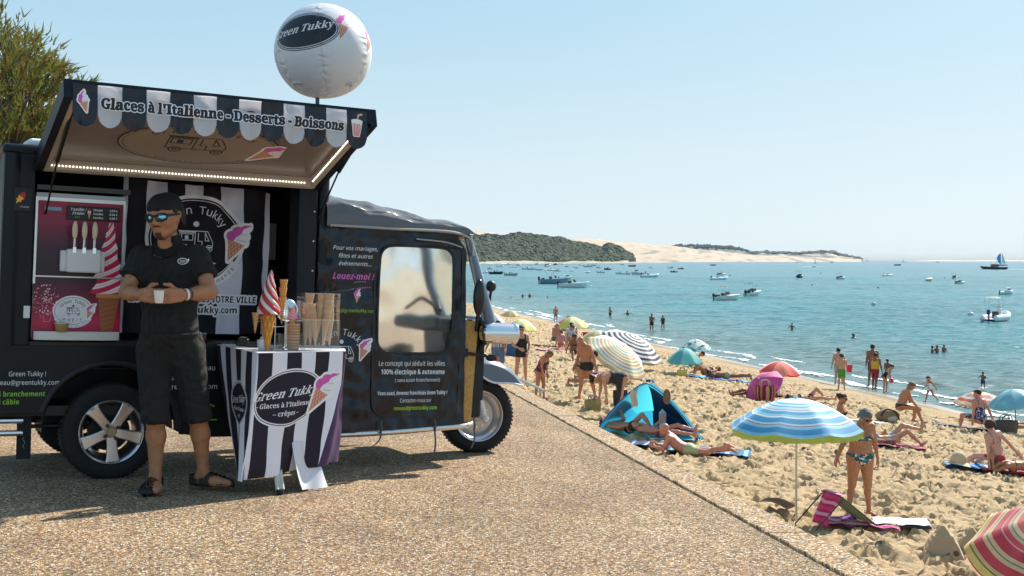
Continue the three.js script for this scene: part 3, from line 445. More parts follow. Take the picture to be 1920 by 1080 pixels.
  // soft top
  const top = mesh('soft_top', sheet(60, 44, (u, v) => {
    const x = mix(1.40, 2.545, u), yt = mix(1.925, 1.715, u) - 0.05 * sstep(0.93, 1, u), yg = mix(1.66, 1.655, u), a = v * Math.PI, z = -0.66 + 0.67 * Math.cos(a) * (1 - 0.02 * sstep(0.9, 1, u));
    const prof = Math.pow(Math.max(0, Math.sin(a)), 0.42), wr = 0.026 * n2(x * 1.5 + z * 2.2, z * 3 - x * 2.4) + 0.006 * n2(x * 5, z * 6);
    return [x, mix(yg, yt, prof) + wr * prof * (1 - Math.abs(2 * u - 1) ** 6), z];
  }), M([0.12, 0.122, 0.13], 0.24, 0, { bumpMap: vb, bumpScale: 0.05 }), truck);
  const gsM = M([0.38, 0.36, 0.33], 0.4); mesh('gutter_strip', tube([V(1.42, 1.665, 0.012), V(1.9, 1.662, 0.022), V(2.40, 1.652, 0.014), V(2.5, 1.61, -0.01), V(2.53, 1.5, -0.03)], 0.010, 40, 6), gsM, truck); mesh('door_zip', tube([V(2.06, 1.60, 0.015), V(2.3, 1.585, 0.018), V(2.42, 1.555, 0.01)], 0.006, 20, 5), gsM, truck);
  mesh('top_end_panel', span(1.41, 1.42, 1.2, 1.84, -1.25, -0.05), black, truck);
  // windscreen and pillars
  const pil = (z) => [rod(V(2.50, 1.64, z), V(2.70, 1.02, z), 0.03, 0.05, 10)];
  const ws = mesh('windscreen_frame', [...pil(-0.07), ...pil(-1.24), rod(V(2.50, 1.64, -0.07), V(2.50, 1.64, -1.24), 0.025), rod(V(2.70, 1.03, -0.07), V(2.70, 1.03, -1.24), 0.03), sheet(3, 6, (u, v) => [2.47 + v * 0.16 + u * 0.075, 1.62 - v * 0.6, -0.035 - 0.03 * u])], slate, truck);
  mesh('windscreen', sheet(1, 1, (u, v) => [2.51 + v * 0.19, 1.62 - v * 0.58, mix(-0.1, -1.21, u)]), M([0.9, 0.95, 0.95], 0.02, 0, { transmission: 1, ior: 1.4 }), ws);
  const ls = mesh('leg_shield', [span(2.56, 2.68, 0.32, 1.04, -1.22, -0.10, 0.03), span(2.40, 2.58, 0.28, 0.33, -1.22, -0.10), span(2.44, 2.5, 0.3, 1.05, -0.11, -0.06, 0.01), span(2.60, 2.675, 0.45, 1.05, -0.098, -0.085)], black, truck);
  const osb = tex(256, 512, (c, w, h) => { c.fillStyle = '#b9904f'; c.fillRect(0, 0, w, h); for (let i = 0; i < 700; i++) { const t = rnd(); c.fillStyle = `rgba(${150 + t * 80},${105 + t * 75},${45 + t * 60},0.55)`; c.save(); c.translate(rnd() * w, rnd() * h); c.rotate(rnd() * 3); c.fillRect(-12, -3, rr(10, 34), rr(3, 9)); c.restore(); } });
  mesh('wooden_board', (() => { const g = sheet(1, 8, (u, v) => [mix(2.488, 2.455, v) + u * 0.115, mix(1.03, 0.305, v), -0.054]); return [g, span(2.46, 2.56, 0.30, 0.305, -0.1, -0.054)]; })(), M([1, 1, 1], 0.7, 0, { map: osb }), ls);
  mesh('dashboard', [span(2.28, 2.56, 0.95, 1.05, -1.2, -0.12, 0.03)], black, truck);
  mesh('driver_seat', [span(1.5, 1.95, 0.5, 0.72, -0.95, -0.3, 0.05), span(1.45, 1.6, 0.72, 1.25, -0.9, -0.35, 0.06)], black, truck);
  mesh('handlebar', [tube([V(2.35, 1.1, -0.25), V(2.4, 1.16, -0.45), V(2.45, 1.12, -0.65), V(2.4, 1.16, -0.85), V(2.35, 1.1, -1.05)], 0.016), rod(V(2.45, 1.12, -0.65), V(2.7, 0.5, -0.65), 0.03)], black, truck);
  const hl = mesh('headlamp', [lathe([[0.001, 0], [0.045, 0.006], [0.068, 0.03], [0.076, 0.07], [0.076, 0.25], [0.073, 0.26], [0.08, 0.262], [0.08, 0.285], [0.07, 0.29]], 32).rotateZ(-Math.PI / 2).translate(2.60, 0.945, -0.02)], chrome, truck);
  mesh('lamp_lens', ball(0.07, 2.885, 0.945, -0.02, 0.35, 1, 1), M([0.9, 0.93, 0.95], 0.05, 0, { transmission: 0.9, thickness: 0.02 }), hl);
  mesh('lamp_bracket', rod(V(2.64, 0.99, -0.03), V(2.60, 1.06, -0.06), 0.018), black, truck); mesh('lamp_bracket', rod(V(2.66, 0.88, -0.05), V(2.62, 0.8, -0.1), 0.02), black, truck);
  const ind = mesh('indicator', [rod(V(2.52, 0.795, -0.04), V(2.66, 0.78, -0.02), 0.012), ball(0.035, 2.70, 0.765, -0.015, 1.3, 0.75, 0.8), rod(V(2.5, 0.77, -0.04), V(2.5, 0.83, -0.04), 0.02)], black, truck);
  mesh('indicator_lens', ball(0.02, 2.742, 0.757, -0.012), M([0.6, 0.12, 0.08], 0.3), ind);
  mesh('wing_mirror', [ball(0.11, 2.55, 1.20, 0.05, 0.42, 1.2, 0.28, 18, 14), rod(V(2.55, 1.09, 0.04), V(2.58, 0.96, -0.04), 0.012)], M([0.01, 0.01, 0.012], 0.25), truck);
  mesh('wing_mirror', [ball(0.05, 2.72, 1.285, -0.1, 0.8, 0.85, 0.6), tube([V(2.72, 1.25, -0.1), V(2.70, 1.1, -0.1), V(2.64, 0.92, -0.1)], 0.010, 16, 6)], black, truck);
  // front wheel gear
  const fen = mesh('mudguard', [sheet(26, 10, (u, v) => { const a = mix(2.0, 0.62, u), r = 0.43 + 0.02 * Math.sin(v * 3.1416) - 0.05 * Math.pow(Math.abs(2 * v - 1), 3); return [2.90 + r * Math.cos(a), 0.285 + r * Math.sin(a), -0.64 + (v - 0.5) * 0.26]; }), sheet(20, 4, (u, v) => { const a = mix(2.0, 0.62, u), r = 0.40 - 0.13 * v * Math.sin(u * 3.1416); return [2.90 + r * Math.cos(a), 0.285 + r * Math.sin(a), -0.51]; })], slate, truck);
  mesh('mudguard_trim', tube(Array.from({ length: 12 }, (_, i) => { const a = mix(2.0, 0.62, i / 11), r = 0.40 - 0.13 * Math.sin(i / 11 * 3.1416); return V(2.90 + r * Math.cos(a), 0.285 + r * Math.sin(a), -0.505); }), 0.009, 40, 6), white, fen);
  mesh('front_fork', [rod(V(2.78, 0.66, -0.50), V(2.91, 0.27, -0.50), 0.028, 0.022, 12), rod(V(2.78, 0.66, -0.78), V(2.91, 0.27, -0.78), 0.028, 0.022, 12), ball(0.03, 2.91, 0.27, -0.49)], white, truck);
  mesh('running_tube', [tube([V(1.55, 0.235, -0.02), V(1.9, 0.245, -0.01), V(2.2, 0.262, 0.0), V(2.56, 0.285, -0.04), V(2.60, 0.31, -0.2), V(2.60, 0.31, -0.6)], 0.019, 50, 10)], M([0.75, 0.72, 0.68], 0.22, 0.9), truck);
  for (const [x, l, b] of [[1.84, 0.10, -0.07], [2.25, 0.16, 0.0], [2.56, 0.13, -0.02]]) mesh('strap', [tube([V(x, 0.33, 0.012), V(x + 0.004, 0.28, 0.024), V(x, 0.245, 0.02)], 0.008, 10, 5), sheet(2, 8, (u, v) => [x + (u - 0.5) * 0.014 + b * v * v, 0.25 - v * l, 0.022 + 0.02 * Math.sin(v * 3)])], M([0.10, 0.10, 0.10], 0.7), truck);
}

// ---------------------------------------------------------------- balloon on its pole
{
  const b = thing('advertising_balloon', 'round white inflatable balloon on a blue pole above the van roof', 'balloon', lp(1.375, 1.9, -0.14));
  const C = V(0.04, 0.955, 0), R = 0.335;
  const bt = tex(1536, 768, (c, w, h) => {
    c.fillStyle = '#e8e6e8'; c.fillRect(0, 0, w, h);
    const logo = (x) => { c.fillStyle = '#1b1a24'; c.beginPath(); c.ellipse(x, 300, 188, 98, 0, 0, 7); c.fill(); c.strokeStyle = '#f0eef0'; c.lineWidth = 4; c.beginPath(); c.ellipse(x, 300, 180, 91, 0, 0, 7); c.stroke(); c.strokeStyle = '#1b1a24'; c.beginPath(); c.ellipse(x, 300, 195, 104, 0, 0, 7); c.stroke(); script2d(c, 'Green Tukky', x - 22, 312, 56, '#efe8dc'); cone2d(c, x + 222, 285, 66, 0.42, false); };
    logo(330); cone2d(c, 330 + 448, 345, 66, 0.5, false); logo(1098); cone2d(c, 1500, 345, 66, 0.5, false);
    for (let i = 0; i < 6; i++) { c.strokeStyle = 'rgba(120,115,120,0.55)'; c.lineWidth = 2; c.beginPath(); c.moveTo(420 + i * 256, 0); c.lineTo(420 + i * 256, h); c.stroke(); }
  });
  const bb = dataTex(512, (x, y) => { const s = Math.abs(((x / 512 * 6 + 0.36) % 1) - 0.5) * 2, f = Math.pow(s, 6); const v = 128 + 95 * f * Math.sin(y / 5 + 2 * n2(x / 30, y / 40)) + 40 * n2(x / 50, y / 12) * Math.pow(Math.abs(y - 256) / 256, 2); return [v, v, v]; });
  const bm = M([1, 1, 1], 0.38, 0, { map: bt, bumpMap: bb, bumpScale: 0.012, transmission: 0.12 });
  const g = new THREE.SphereGeometry(R, 72, 48); const p = g.attributes.position;
  for (let i = 0; i < p.count; i++) { const x = p.getX(i), y = p.getY(i), z = p.getZ(i), a = Math.atan2(z, x), k = 1 - 0.012 * Math.pow(Math.abs(Math.cos(a * 3 + 0.3)), 10) * Math.cos(y / R * 1.4), f = y < 0 ? 1 - 0.04 * (y / R) ** 4 : 1; p.setXYZ(i, x * k, y * f * 0.985, z * k); }
  g.computeVertexNormals(); g.rotateY(3.10); g.rotateZ(0.1); g.translate(C.x, C.y, C.z);
  const e = mesh('envelope', g, bm, b);
  [[0.19, 0.12], [-0.14, 0.18]].forEach(([x, z]) => mesh('valve', (() => { const q = new THREE.TorusGeometry(0.03, 0.008, 8, 20); q.rotateX(Math.PI / 2); q.scale(1, 1, 0.7); q.translate(C.x + x, C.y - Math.sqrt(R * R - x * x - z * z) * 0.965, z); return q; })(), M([0.55, 0.53, 0.5], 0.5), e));
  mesh('pole', [rod(V(0, -0.05, 0), V(0.0, 0.68, 0), 0.014, 0.014, 12), rod(V(0, -0.6, 0), V(0, 0.06, 0), 0.021, 0.021, 12)], M([0.02, 0.06, 0.14], 0.35), b);
}

// ---------------------------------------------------------------- inside the hatch: soft ice machine and the striped hanging
{
  const m = new THREE.Group(); m.applyMatrix4(new THREE.Matrix4().makeBasis(TU, TV, TW).setPosition(lp(-0.195, 0.862, -0.04)));
  tag(m, 'soft_ice_machine', 'soft ice machine with red printed front and three lever taps behind the counter', 'ice cream machine');
  const W = 0.53, x0 = -W / 2;
  mesh('cabinet', [span(x0, W / 2, 0.02, 0.89, -0.55, -0.012), span(x0, W / 2, 0.875, 0.91, -0.55, 0.002)], M([0.35, 0.36, 0.37], 0.35, 0.7), m);
  mesh('cabinet_frame', [span(x0 - 0.004, x0 + 0.010, 0.35, 0.885, -0.02, 0.008), span(W / 2 - 0.010, W / 2 + 0.004, 0.35, 0.885, -0.02, 0.008), span(x0, W / 2, 0.862, 0.884, -0.02, 0.009), span(x0, W / 2, 0.392, 0.400, -0.012, 0.006)], alu, m);
  const base = (c, w, h, top) => { const g = c.createLinearGradient(0, 0, 0, h); (top ? [[0, '#a3123f'], [0.3, '#8d1640'], [0.62, '#3d1430'], [1, '#241024']] : [[0, '#3d1530'], [0.4, '#7c1138'], [0.7, '#c31a4a'], [1, '#9d1240']]).forEach(([a, b]) => g.addColorStop(a, b)); c.fillStyle = g; c.fillRect(0, 0, w, h); };
  const swirl = (c, x, y, w, h, cut) => { c.save(); c.beginPath(); c.rect(0, cut[0], 2000, cut[1]); c.clip();
    const rad = (t) => w * (1 - 0.93 * Math.pow(t, 0.85)) * (1 + 0.10 * Math.sin(t * 26)), P = (t, s) => [x + s * rad(t) + 0.12 * w * t, y - h * t];
    c.beginPath(); for (let i = 0; i <= 60; i++) c.lineTo(...P(i / 60, -1)); for (let i = 60; i >= 0; i--) c.lineTo(...P(i / 60 + 0.02, 1)); c.closePath(); c.fillStyle = '#f0dfe3'; c.fill(); c.save(); c.clip();
    for (let i = -1; i < 7; i++) { const t = i / 6.5, q = (d) => { const a = P(clamp(t + d), -1.1), b2 = P(clamp(t + d + 0.17), 1.1); return [a, [mix(a[0], b2[0], 0.5), mix(a[1], b2[1], 0.5) + h * 0.07], b2]; }, A = q(0), B2 = q(0.075); c.fillStyle = '#c4264d'; c.beginPath(); c.moveTo(...A[0]); c.quadraticCurveTo(...A[1], ...A[2]); c.lineTo(...B2[2]); c.quadraticCurveTo(...B2[1], ...B2[0]); c.closePath(); c.fill(); c.strokeStyle = 'rgba(150,40,80,0.35)'; c.lineWidth = 5; const C2 = q(0.11); c.beginPath(); c.moveTo(...C2[0]); c.quadraticCurveTo(...C2[1], ...C2[2]); c.stroke(); }
    c.restore(); c.restore(); };
  const up = tex(768, 704, (c, w, h) => { base(c, w, h, true); swirl(c, 650, 770, 150, 640, [0, h]); c.fillStyle = '#7ea7c0'; c.fillRect(60, 56, 150, 34); c.strokeStyle = '#4c6f86'; c.lineWidth = 4; c.strokeRect(60, 56, 150, 34); });
  const lo = tex(768, 560, (c, w, h) => {
    base(c, w, h, false); for (let i = 0; i < 190; i++) { const a = rnd() * 6.28, q = Math.pow(rnd(), 0.6) * 150; c.fillStyle = ['#f2a9bd', '#ffd9e2', '#e0446d', '#b9cf5a'][Math.floor(rnd() * 3.15)]; c.beginPath(); c.arc(110 + Math.cos(a) * q * 0.8, 215 + Math.sin(a) * q, rr(1.5, 7), 0, 7); c.fill(); }
    c.strokeStyle = 'rgba(245,190,205,0.8)'; c.lineWidth = 3; c.beginPath(); c.moveTo(80, 250); c.lineTo(100, 400); c.lineTo(150, 400); c.lineTo(180, 250); c.stroke();
    c.fillStyle = '#a3603c'; c.beginPath(); c.moveTo(560, 140); c.lineTo(760, 140); c.lineTo(690, 560); c.lineTo(610, 560); c.fill(); c.strokeStyle = '#7d4024'; c.lineWidth = 4; for (let i = 0; i < 9; i++) { c.beginPath(); c.moveTo(560 + i * 8, 180 + i * 44); c.lineTo(760 - i * 8, 140 + i * 44); c.stroke(); }
    c.fillStyle = '#c98552'; c.fillRect(545, 130, 223, 44); swirl(c, 650, 150, 150, 640, [0, 140]);
    badge2d(c, 350, 300, 165, 128, '#e7e4e8', '#2c2430');
  });
  const pu = mesh('upper_front', new THREE.PlaneGeometry(W - 0.02, 0.462).translate(0, 0.631, -0.006), printMat(up, 0.3, { transparent: false }), m); pu.position.z = 0.0;
  const pl = mesh('lower_front', new THREE.PlaneGeometry(W - 0.004, 0.385).translate(0, 0.199, -0.004), printMat(lo, 0.3, { transparent: false }), m);
  const pb = mesh('price_board', span(-0.085, 0.235, 0.752, 0.838, 0.002, 0.012, 0.004), M([0.012, 0.013, 0.016], 0.4), m);
  decal('lettering', 0.31, 0.08, 1024, 264, (c) => { c.clearRect(0, 0, 1024, 264); c.fillStyle = '#f0f1f3'; c.font = 'italic bold 76px serif'; c.textAlign = 'center'; c.fillText('Vanille /', 200, 86); c.fillText('Fraise', 200, 164); c.fillStyle = '#35a64f'; c.font = 'bold 58px sans-serif'; c.fillText('BIO', 190, 238); c.save(); c.translate(420, 90); c.fillStyle = '#e9e3df'; c.beginPath(); c.ellipse(0, 10, 34, 40, 0, 0, 7); c.fill(); c.fillStyle = '#c0263f'; c.beginPath(); c.ellipse(0, -30, 24, 30, 0, 0, 7); c.fill(); c.fillStyle = '#d9a26c'; c.beginPath(); c.moveTo(-34, 30); c.lineTo(34, 30); c.lineTo(0, 160); c.fill(); c.restore(); c.fillStyle = '#f0f1f3'; c.font = 'bold 58px sans-serif'; [['Simple', '3,50 €'], ['Double', '5,00 €'], ['Sundae', '4,00 €']].forEach(([a, b], i) => { c.textAlign = 'left'; c.fillText(a, 500, 76 + i * 78); c.textAlign = 'right'; c.fillText(b, 985, 76 + i * 78); }); }, pb, V(0.075, 0.795, 0.0135));
  mesh('dispenser_block', [span(-0.085, 0.115, 0.425, 0.57, 0.0, 0.09, 0.012), span(-0.118, 0.145, 0.43, 0.56, 0.0, 0.05, 0.008), ...[-0.105, 0.132].flatMap((x) => [0.45, 0.545].map((y) => rod(V(x, y, 0.05), V(x, y, 0.06), 0.011, 0.011, 10)))], M([0.74, 0.74, 0.75], 0.35), m);
  for (const x of [-0.045, 0.012, 0.073]) { const l = mesh('tap_lever', [ball(0.02, x, 0.685, 0.085, 0.85, 2.9, 0.8, 12, 14)], M([0.72, 0.62, 0.43], 0.45), m); mesh('lever_rod', [rod(V(x, 0.55, 0.075), V(x, 0.64, 0.083), 0.008), span(x - 0.01, x + 0.01, 0.545, 0.58, 0.09, 0.095)], chrome, l); }
  mesh('drip_tray', [extrude((() => { const s = new THREE.Shape(); s.moveTo(-0.25, 0); s.lineTo(0.25, 0); s.lineTo(0.25, 0.02); s.bezierCurveTo(0.22, 0.075, -0.22, 0.075, -0.25, 0.02); return s; })(), 0.045, 0.004).rotateX(-Math.PI / 2 + Math.PI).translate(0, 0.055, 0.005)], M([0.7, 0.69, 0.66], 0.4), m);
  const bw = thing('paper_tub', 'gold brown paper ice cream tub on the drip tray of the machine', 'paper tub', lp(-0.29, 0.921, 0.015));
  mesh('tub', lathe([[0.001, 0], [0.034, 0], [0.042, 0.05], [0.044, 0.052], [0.040, 0.05], [0.032, 0.004]], 24), M([0.40, 0.26, 0.10], 0.5), bw);
  mesh('rim', lathe([[0.041, 0.050], [0.045, 0.052], [0.041, 0.055]], 24), white, bw);
  // striped hanging with the badge
  const ht = tex(1024, 1024, (c, w, h) => {
    c.fillStyle = '#17131c'; c.fillRect(0, 0, w, h); c.fillStyle = '#dcd9e4'; for (let i = 0; i < 5; i++) c.fillRect([0, 165, 415, 660, 985][i], 0, [30, 130, 125, 165, 39][i], h);
    badge2d(c, 500, 390, 315, 290, '#1a151f', '#eceaf0');
    c.font = 'bold 60px sans-serif'; c.textAlign = 'left'; c.lineJoin = 'round'; for (const [t, x, y] of [['NOUS SOMMES DANS VOTRE VILLE', 60, 790], ['www.greentukky.com', 180, 862]]) { c.strokeStyle = '#f0eef4'; c.lineWidth = 26; c.strokeText(t, x, y, 880); c.fillStyle = '#17131c'; c.fillText(t, x, y, 880); }
  });
  const hang = sheet(80, 50, (u, v) => { const x = mix(0.115, 1.12, u), sag = 0.03 * Math.sin(u * 3.1416); return [x, mix(0.90, 1.925, v) - (v > 0.8 ? sag * (v - 0.8) * 4 : 0) - 0.05 * Math.pow(u, 6) * (v > 0.5 ? v : 0), -0.36 + 0.028 * Math.sin(u * 23 + 1.5 * Math.sin(v * 3)) * (0.4 + 0.6 * v) + 0.02 * n2(u * 5, v * 4)]; });
  hang.applyMatrix4(RAMP);
  const hm = M([1, 1, 1], 0.85, 0, { map: ht });
  one('striped_hanging', 'black and white striped cloth with round badge hanging inside the van', 'banner', hang, hm);
  const fr = one('notice_board', 'small pale framed notice hung inside the van near the post', 'notice', [span(1.10, 1.24, 1.42, 1.68, -0.62, -0.60).applyMatrix4(RAMP)], M([0.22, 0.2, 0.17], 0.6));
  const net = []; for (let i = 0; i < 9; i++) { net.push(rod(V(1.10 + i * 0.02, 1.38, -0.6), V(1.12 + (8 - i) * 0.015, 0.95, -0.6), 0.002, 0.002, 4)); net.push(rod(V(1.10, 1.36 - i * 0.045, -0.6), V(1.26, 1.33 - i * 0.045, -0.6), 0.002, 0.002, 4)); }
  one('mesh_bag', 'dark net bag hanging under the notice inside the van', 'net bag', net.map((g) => g.applyMatrix4(RAMP)), M([0.12, 0.13, 0.13], 0.8));
  const tin = new THREE.Group(); tin.position.copy(lp(0.60, 0.862, -0.06)); tag(tin, 'small_jar', 'small dark red jar on the counter beside the vendor', 'jar'); mesh('jar_body', lathe([[0.001, 0], [0.025, 0], [0.026, 0.045], [0.001, 0.045]], 16), M([0.10, 0.03, 0.035], 0.4), tin); mesh('jar_lid', lathe([[0.001, 0.046], [0.027, 0.046], [0.027, 0.058], [0.001, 0.06]], 16), M([0.25, 0.3, 0.34], 0.4), tin);
}
// ---------------------------------------------------------------- people: one continuous skin meshed from tapered bones, clothes and hair as children
class Field {
  constructor(lo, hi, cell) { this.c = cell; this.lo = lo; this.n = [0, 1, 2].map((k) => Math.max(4, Math.ceil((hi[k] - lo[k]) / cell) + 1)); this.f = new Float32Array(this.n[0] * this.n[1] * this.n[2]).fill(0.5); }
  bone(a, b, ra, rb, k = 0.03, op = 0, flat = false) { // op 0 smooth union, 1 smooth subtraction
    const { lo, c, n, f } = this, R = Math.max(ra, rb) + 0.10, dx = b[0] - a[0], dy = b[1] - a[1], dz = b[2] - a[2], L2 = dx * dx + dy * dy + dz * dz || 1e-9, L = Math.sqrt(L2);
    const i0 = [0, 1, 2].map((q) => Math.max(0, Math.floor((Math.min(a[q], b[q]) - R - lo[q]) / c))), i1 = [0, 1, 2].map((q) => Math.min(n[q] - 1, Math.ceil((Math.max(a[q], b[q]) + R - lo[q]) / c)));
    for (let z = i0[2]; z <= i1[2]; z++) for (let y = i0[1]; y <= i1[1]; y++) for (let x = i0[0], o = (z * n[1] + y) * n[0] + x; x <= i1[0]; x++, o++) {
      const px = lo[0] + x * c - a[0], py = lo[1] + y * c - a[1], pz = lo[2] + z * c - a[2], h = (px * dx + py * dy + pz * dz) / L2, t = h < 0 ? 0 : h > 1 ? 1 : h;
      let d = Math.hypot(px - t * dx, py - t * dy, pz - t * dz) - (ra + (rb - ra) * t);
      if (flat) d = Math.max(d, (h - 1) * L);
      if (op === 1) { d = -d; const e = Math.max(0, k - Math.abs(f[o] - d)) / k; f[o] = Math.max(f[o], d) + e * e * k * 0.25; } else { const e = Math.max(0, k - Math.abs(f[o] - d)) / k; f[o] = Math.min(f[o], d) - e * e * k * 0.25; }
    }
  }
  cut(fn) { const { lo, c, n, f } = this; for (let z = 0, o = 0; z < n[2]; z++) for (let y = 0; y < n[1]; y++) for (let x = 0; x < n[0]; x++, o++) if (f[o] < 0.06) f[o] = Math.max(f[o], fn(lo[0] + x * c, lo[1] + y * c, lo[2] + z * c)); }
  mesh() { // surface nets
    const { lo, c, n, f } = this, [nx, ny, nz] = n, id = new Int32Array(f.length).fill(-1), P = [], I = [], s = [1, nx, nx * ny];
    for (let z = 0; z < nz - 1; z++) for (let y = 0; y < ny - 1; y++) for (let x = 0, o = (z * ny + y) * nx; x < nx - 1; x++, o++) {
      let m = 0; for (let q = 0; q < 8; q++) if (f[o + (q & 1) + (q & 2 ? nx : 0) + (q & 4 ? s[2] : 0)] < 0) m |= 1 << q;
      if (m === 0 || m === 255) continue;
      let ax = 0, ay = 0, az = 0, k = 0;
      for (let q = 0; q < 8; q++) for (let e = 0; e < 3; e++) { if (q & (1 << e)) continue; const r = q | (1 << e); if (((m >> q) & 1) === ((m >> r) & 1)) continue; const fa = f[o + (q & 1) + (q & 2 ? nx : 0) + (q & 4 ? s[2] : 0)], fb = f[o + (r & 1) + (r & 2 ? nx : 0) + (r & 4 ? s[2] : 0)], t = fa / (fa - fb); ax += (q & 1) + (e === 0 ? t : 0); ay += ((q >> 1) & 1) + (e === 1 ? t : 0); az += ((q >> 2) & 1) + (e === 2 ? t : 0); k++; }
      id[o] = P.length / 3; P.push(lo[0] + (x + ax / k) * c, lo[1] + (y + ay / k) * c, lo[2] + (z + az / k) * c);
    }
    for (let z = 1; z < nz - 1; z++) for (let y = 1; y < ny - 1; y++) for (let x = 1, o = (z * ny + y) * nx + 1; x < nx - 1; x++, o++) for (let e = 0; e < 3; e++) {
      const ins = f[o] < 0; if (ins === f[o + s[e]] < 0) continue;
      const u = s[(e + 1) % 3], v = s[(e + 2) % 3], A = id[o], B = id[o - u], C = id[o - u - v], D = id[o - v]; if (A < 0 || B < 0 || C < 0 || D < 0) continue;
      if (ins) I.push(A, B, C, A, C, D); else I.push(A, C, B, A, D, C);
    }
    const g = new THREE.BufferGeometry(); g.setAttribute('position', new THREE.Float32BufferAttribute(P, 3));
    const uv = new Float32Array(P.length / 3 * 2); for (let i = 0; i < uv.length / 2; i++) { uv[2 * i] = P[3 * i] + P[3 * i + 2] * 0.6; uv[2 * i + 1] = P[3 * i + 1] + P[3 * i + 2] * 0.5; }
    g.setAttribute('uv', new THREE.Float32BufferAttribute(uv, 2)); g.setIndex(I); g.computeVertexNormals(); return g;
  }
}
const D2 = Math.PI / 180, Q = (x, y, z, a) => new THREE.Quaternion().setFromAxisAngle(V(x, y, z), a * D2);
const arr = (v) => [v.x, v.y, v.z], lerpV = (a, b, t) => a.clone().lerp(b, t);
// joints from angles (degrees); the figure faces +z, its left is +x
function joints(s) {
  const k = (s.h || 1.7) / 1.75, J = {}, F = {}, sw = s.fem ? 0.165 : 0.185, hw = s.fem ? 0.088 : 0.082, ch = s.child ? 0.86 : 1;
  const root = Q(0, 1, 0, 0); if (s.roll) root.multiply(Q(0, 0, 1, s.roll)); if (s.lie) root.multiply(Q(1, 0, 0, s.lie));
  const torso = root.clone().multiply(Q(1, 0, 0, s.lean || 0)).multiply(Q(0, 0, 1, -(s.side || 0))).multiply(Q(0, 1, 0, s.twist || 0)), chest = torso.clone().multiply(Q(1, 0, 0, s.bend || 0)), head = chest.clone().multiply(Q(0, 1, 0, s.hy || 0)).multiply(Q(1, 0, 0, s.hp || 0));
  const hipQ = root.clone().multiply(Q(1, 0, 0, (s.lean || 0) * (s.sit ? 0.55 : 0.35)));
  const off = (b, q, x, y, z) => b.clone().add(V(x * k, y * k, z * k).applyQuaternion(q));
  J.pelvis = V(0, 0, 0); J.waist = off(J.pelvis, torso, 0, 0.13, 0); J.chest = off(J.pelvis, torso, 0, 0.23, 0.0); J.neck = off(J.chest, chest, 0, 0.285, -0.01); J.head = off(J.neck, head, 0, 0.125 + (ch < 1 ? 0.01 : 0), 0.025);
  for (const [n, sd] of [['L', 1], ['R', -1]]) {
    const a = s['a' + n] || [5, 8, 12], l = s['l' + n] || [0, 3, 0];
    J['sh' + n] = off(J.chest, chest, sd * sw, 0.225, -0.005); J['hip' + n] = off(J.pelvis, hipQ, sd * hw, -0.03, 0);
    const q = chest.clone().multiply(Q(0, 0, 1, sd * a[1])).multiply(Q(1, 0, 0, -a[0])).multiply(Q(0, 1, 0, -sd * (a[3] || 0))); J['el' + n] = off(J['sh' + n], q, 0, -0.285, 0);
    const q2 = q.clone().multiply(Q(1, 0, 0, -a[2])); J['wr' + n] = off(J['el' + n], q2, 0, -0.245, 0); J['ha' + n] = off(J['wr' + n], q2.clone().multiply(Q(1, 0, 0, -(a[4] || 8))), 0, -0.085, 0); F['ha' + n] = q2;
    const g = (s.sit && !s.lie ? Q(0, 1, 0, 0) : root.clone()).multiply(Q(0, 0, 1, sd * l[1])).multiply(Q(0, 1, 0, sd * (l[3] || 6))).multiply(Q(1, 0, 0, -l[0])); J['kn' + n] = off(J['hip' + n], g, 0, -0.43 * (ch < 1 ? 0.97 : 1), 0);
    const g2 = g.clone().multiply(Q(1, 0, 0, l[2])); J['an' + n] = off(J['kn' + n], g2, 0, -0.40, 0); const g3 = g2.clone().multiply(Q(1, 0, 0, l[4] || 0)); J['hl' + n] = off(J['an' + n], g3, 0, -0.045, -0.035); J['to' + n] = off(J['an' + n], g3, sd * 0.015, -0.055, 0.15); F['leg' + n] = g;
  }
  F.root = root; F.torso = torso; F.chest = chest; F.head = head; F.hip = hipQ; return { J, F, k };
}
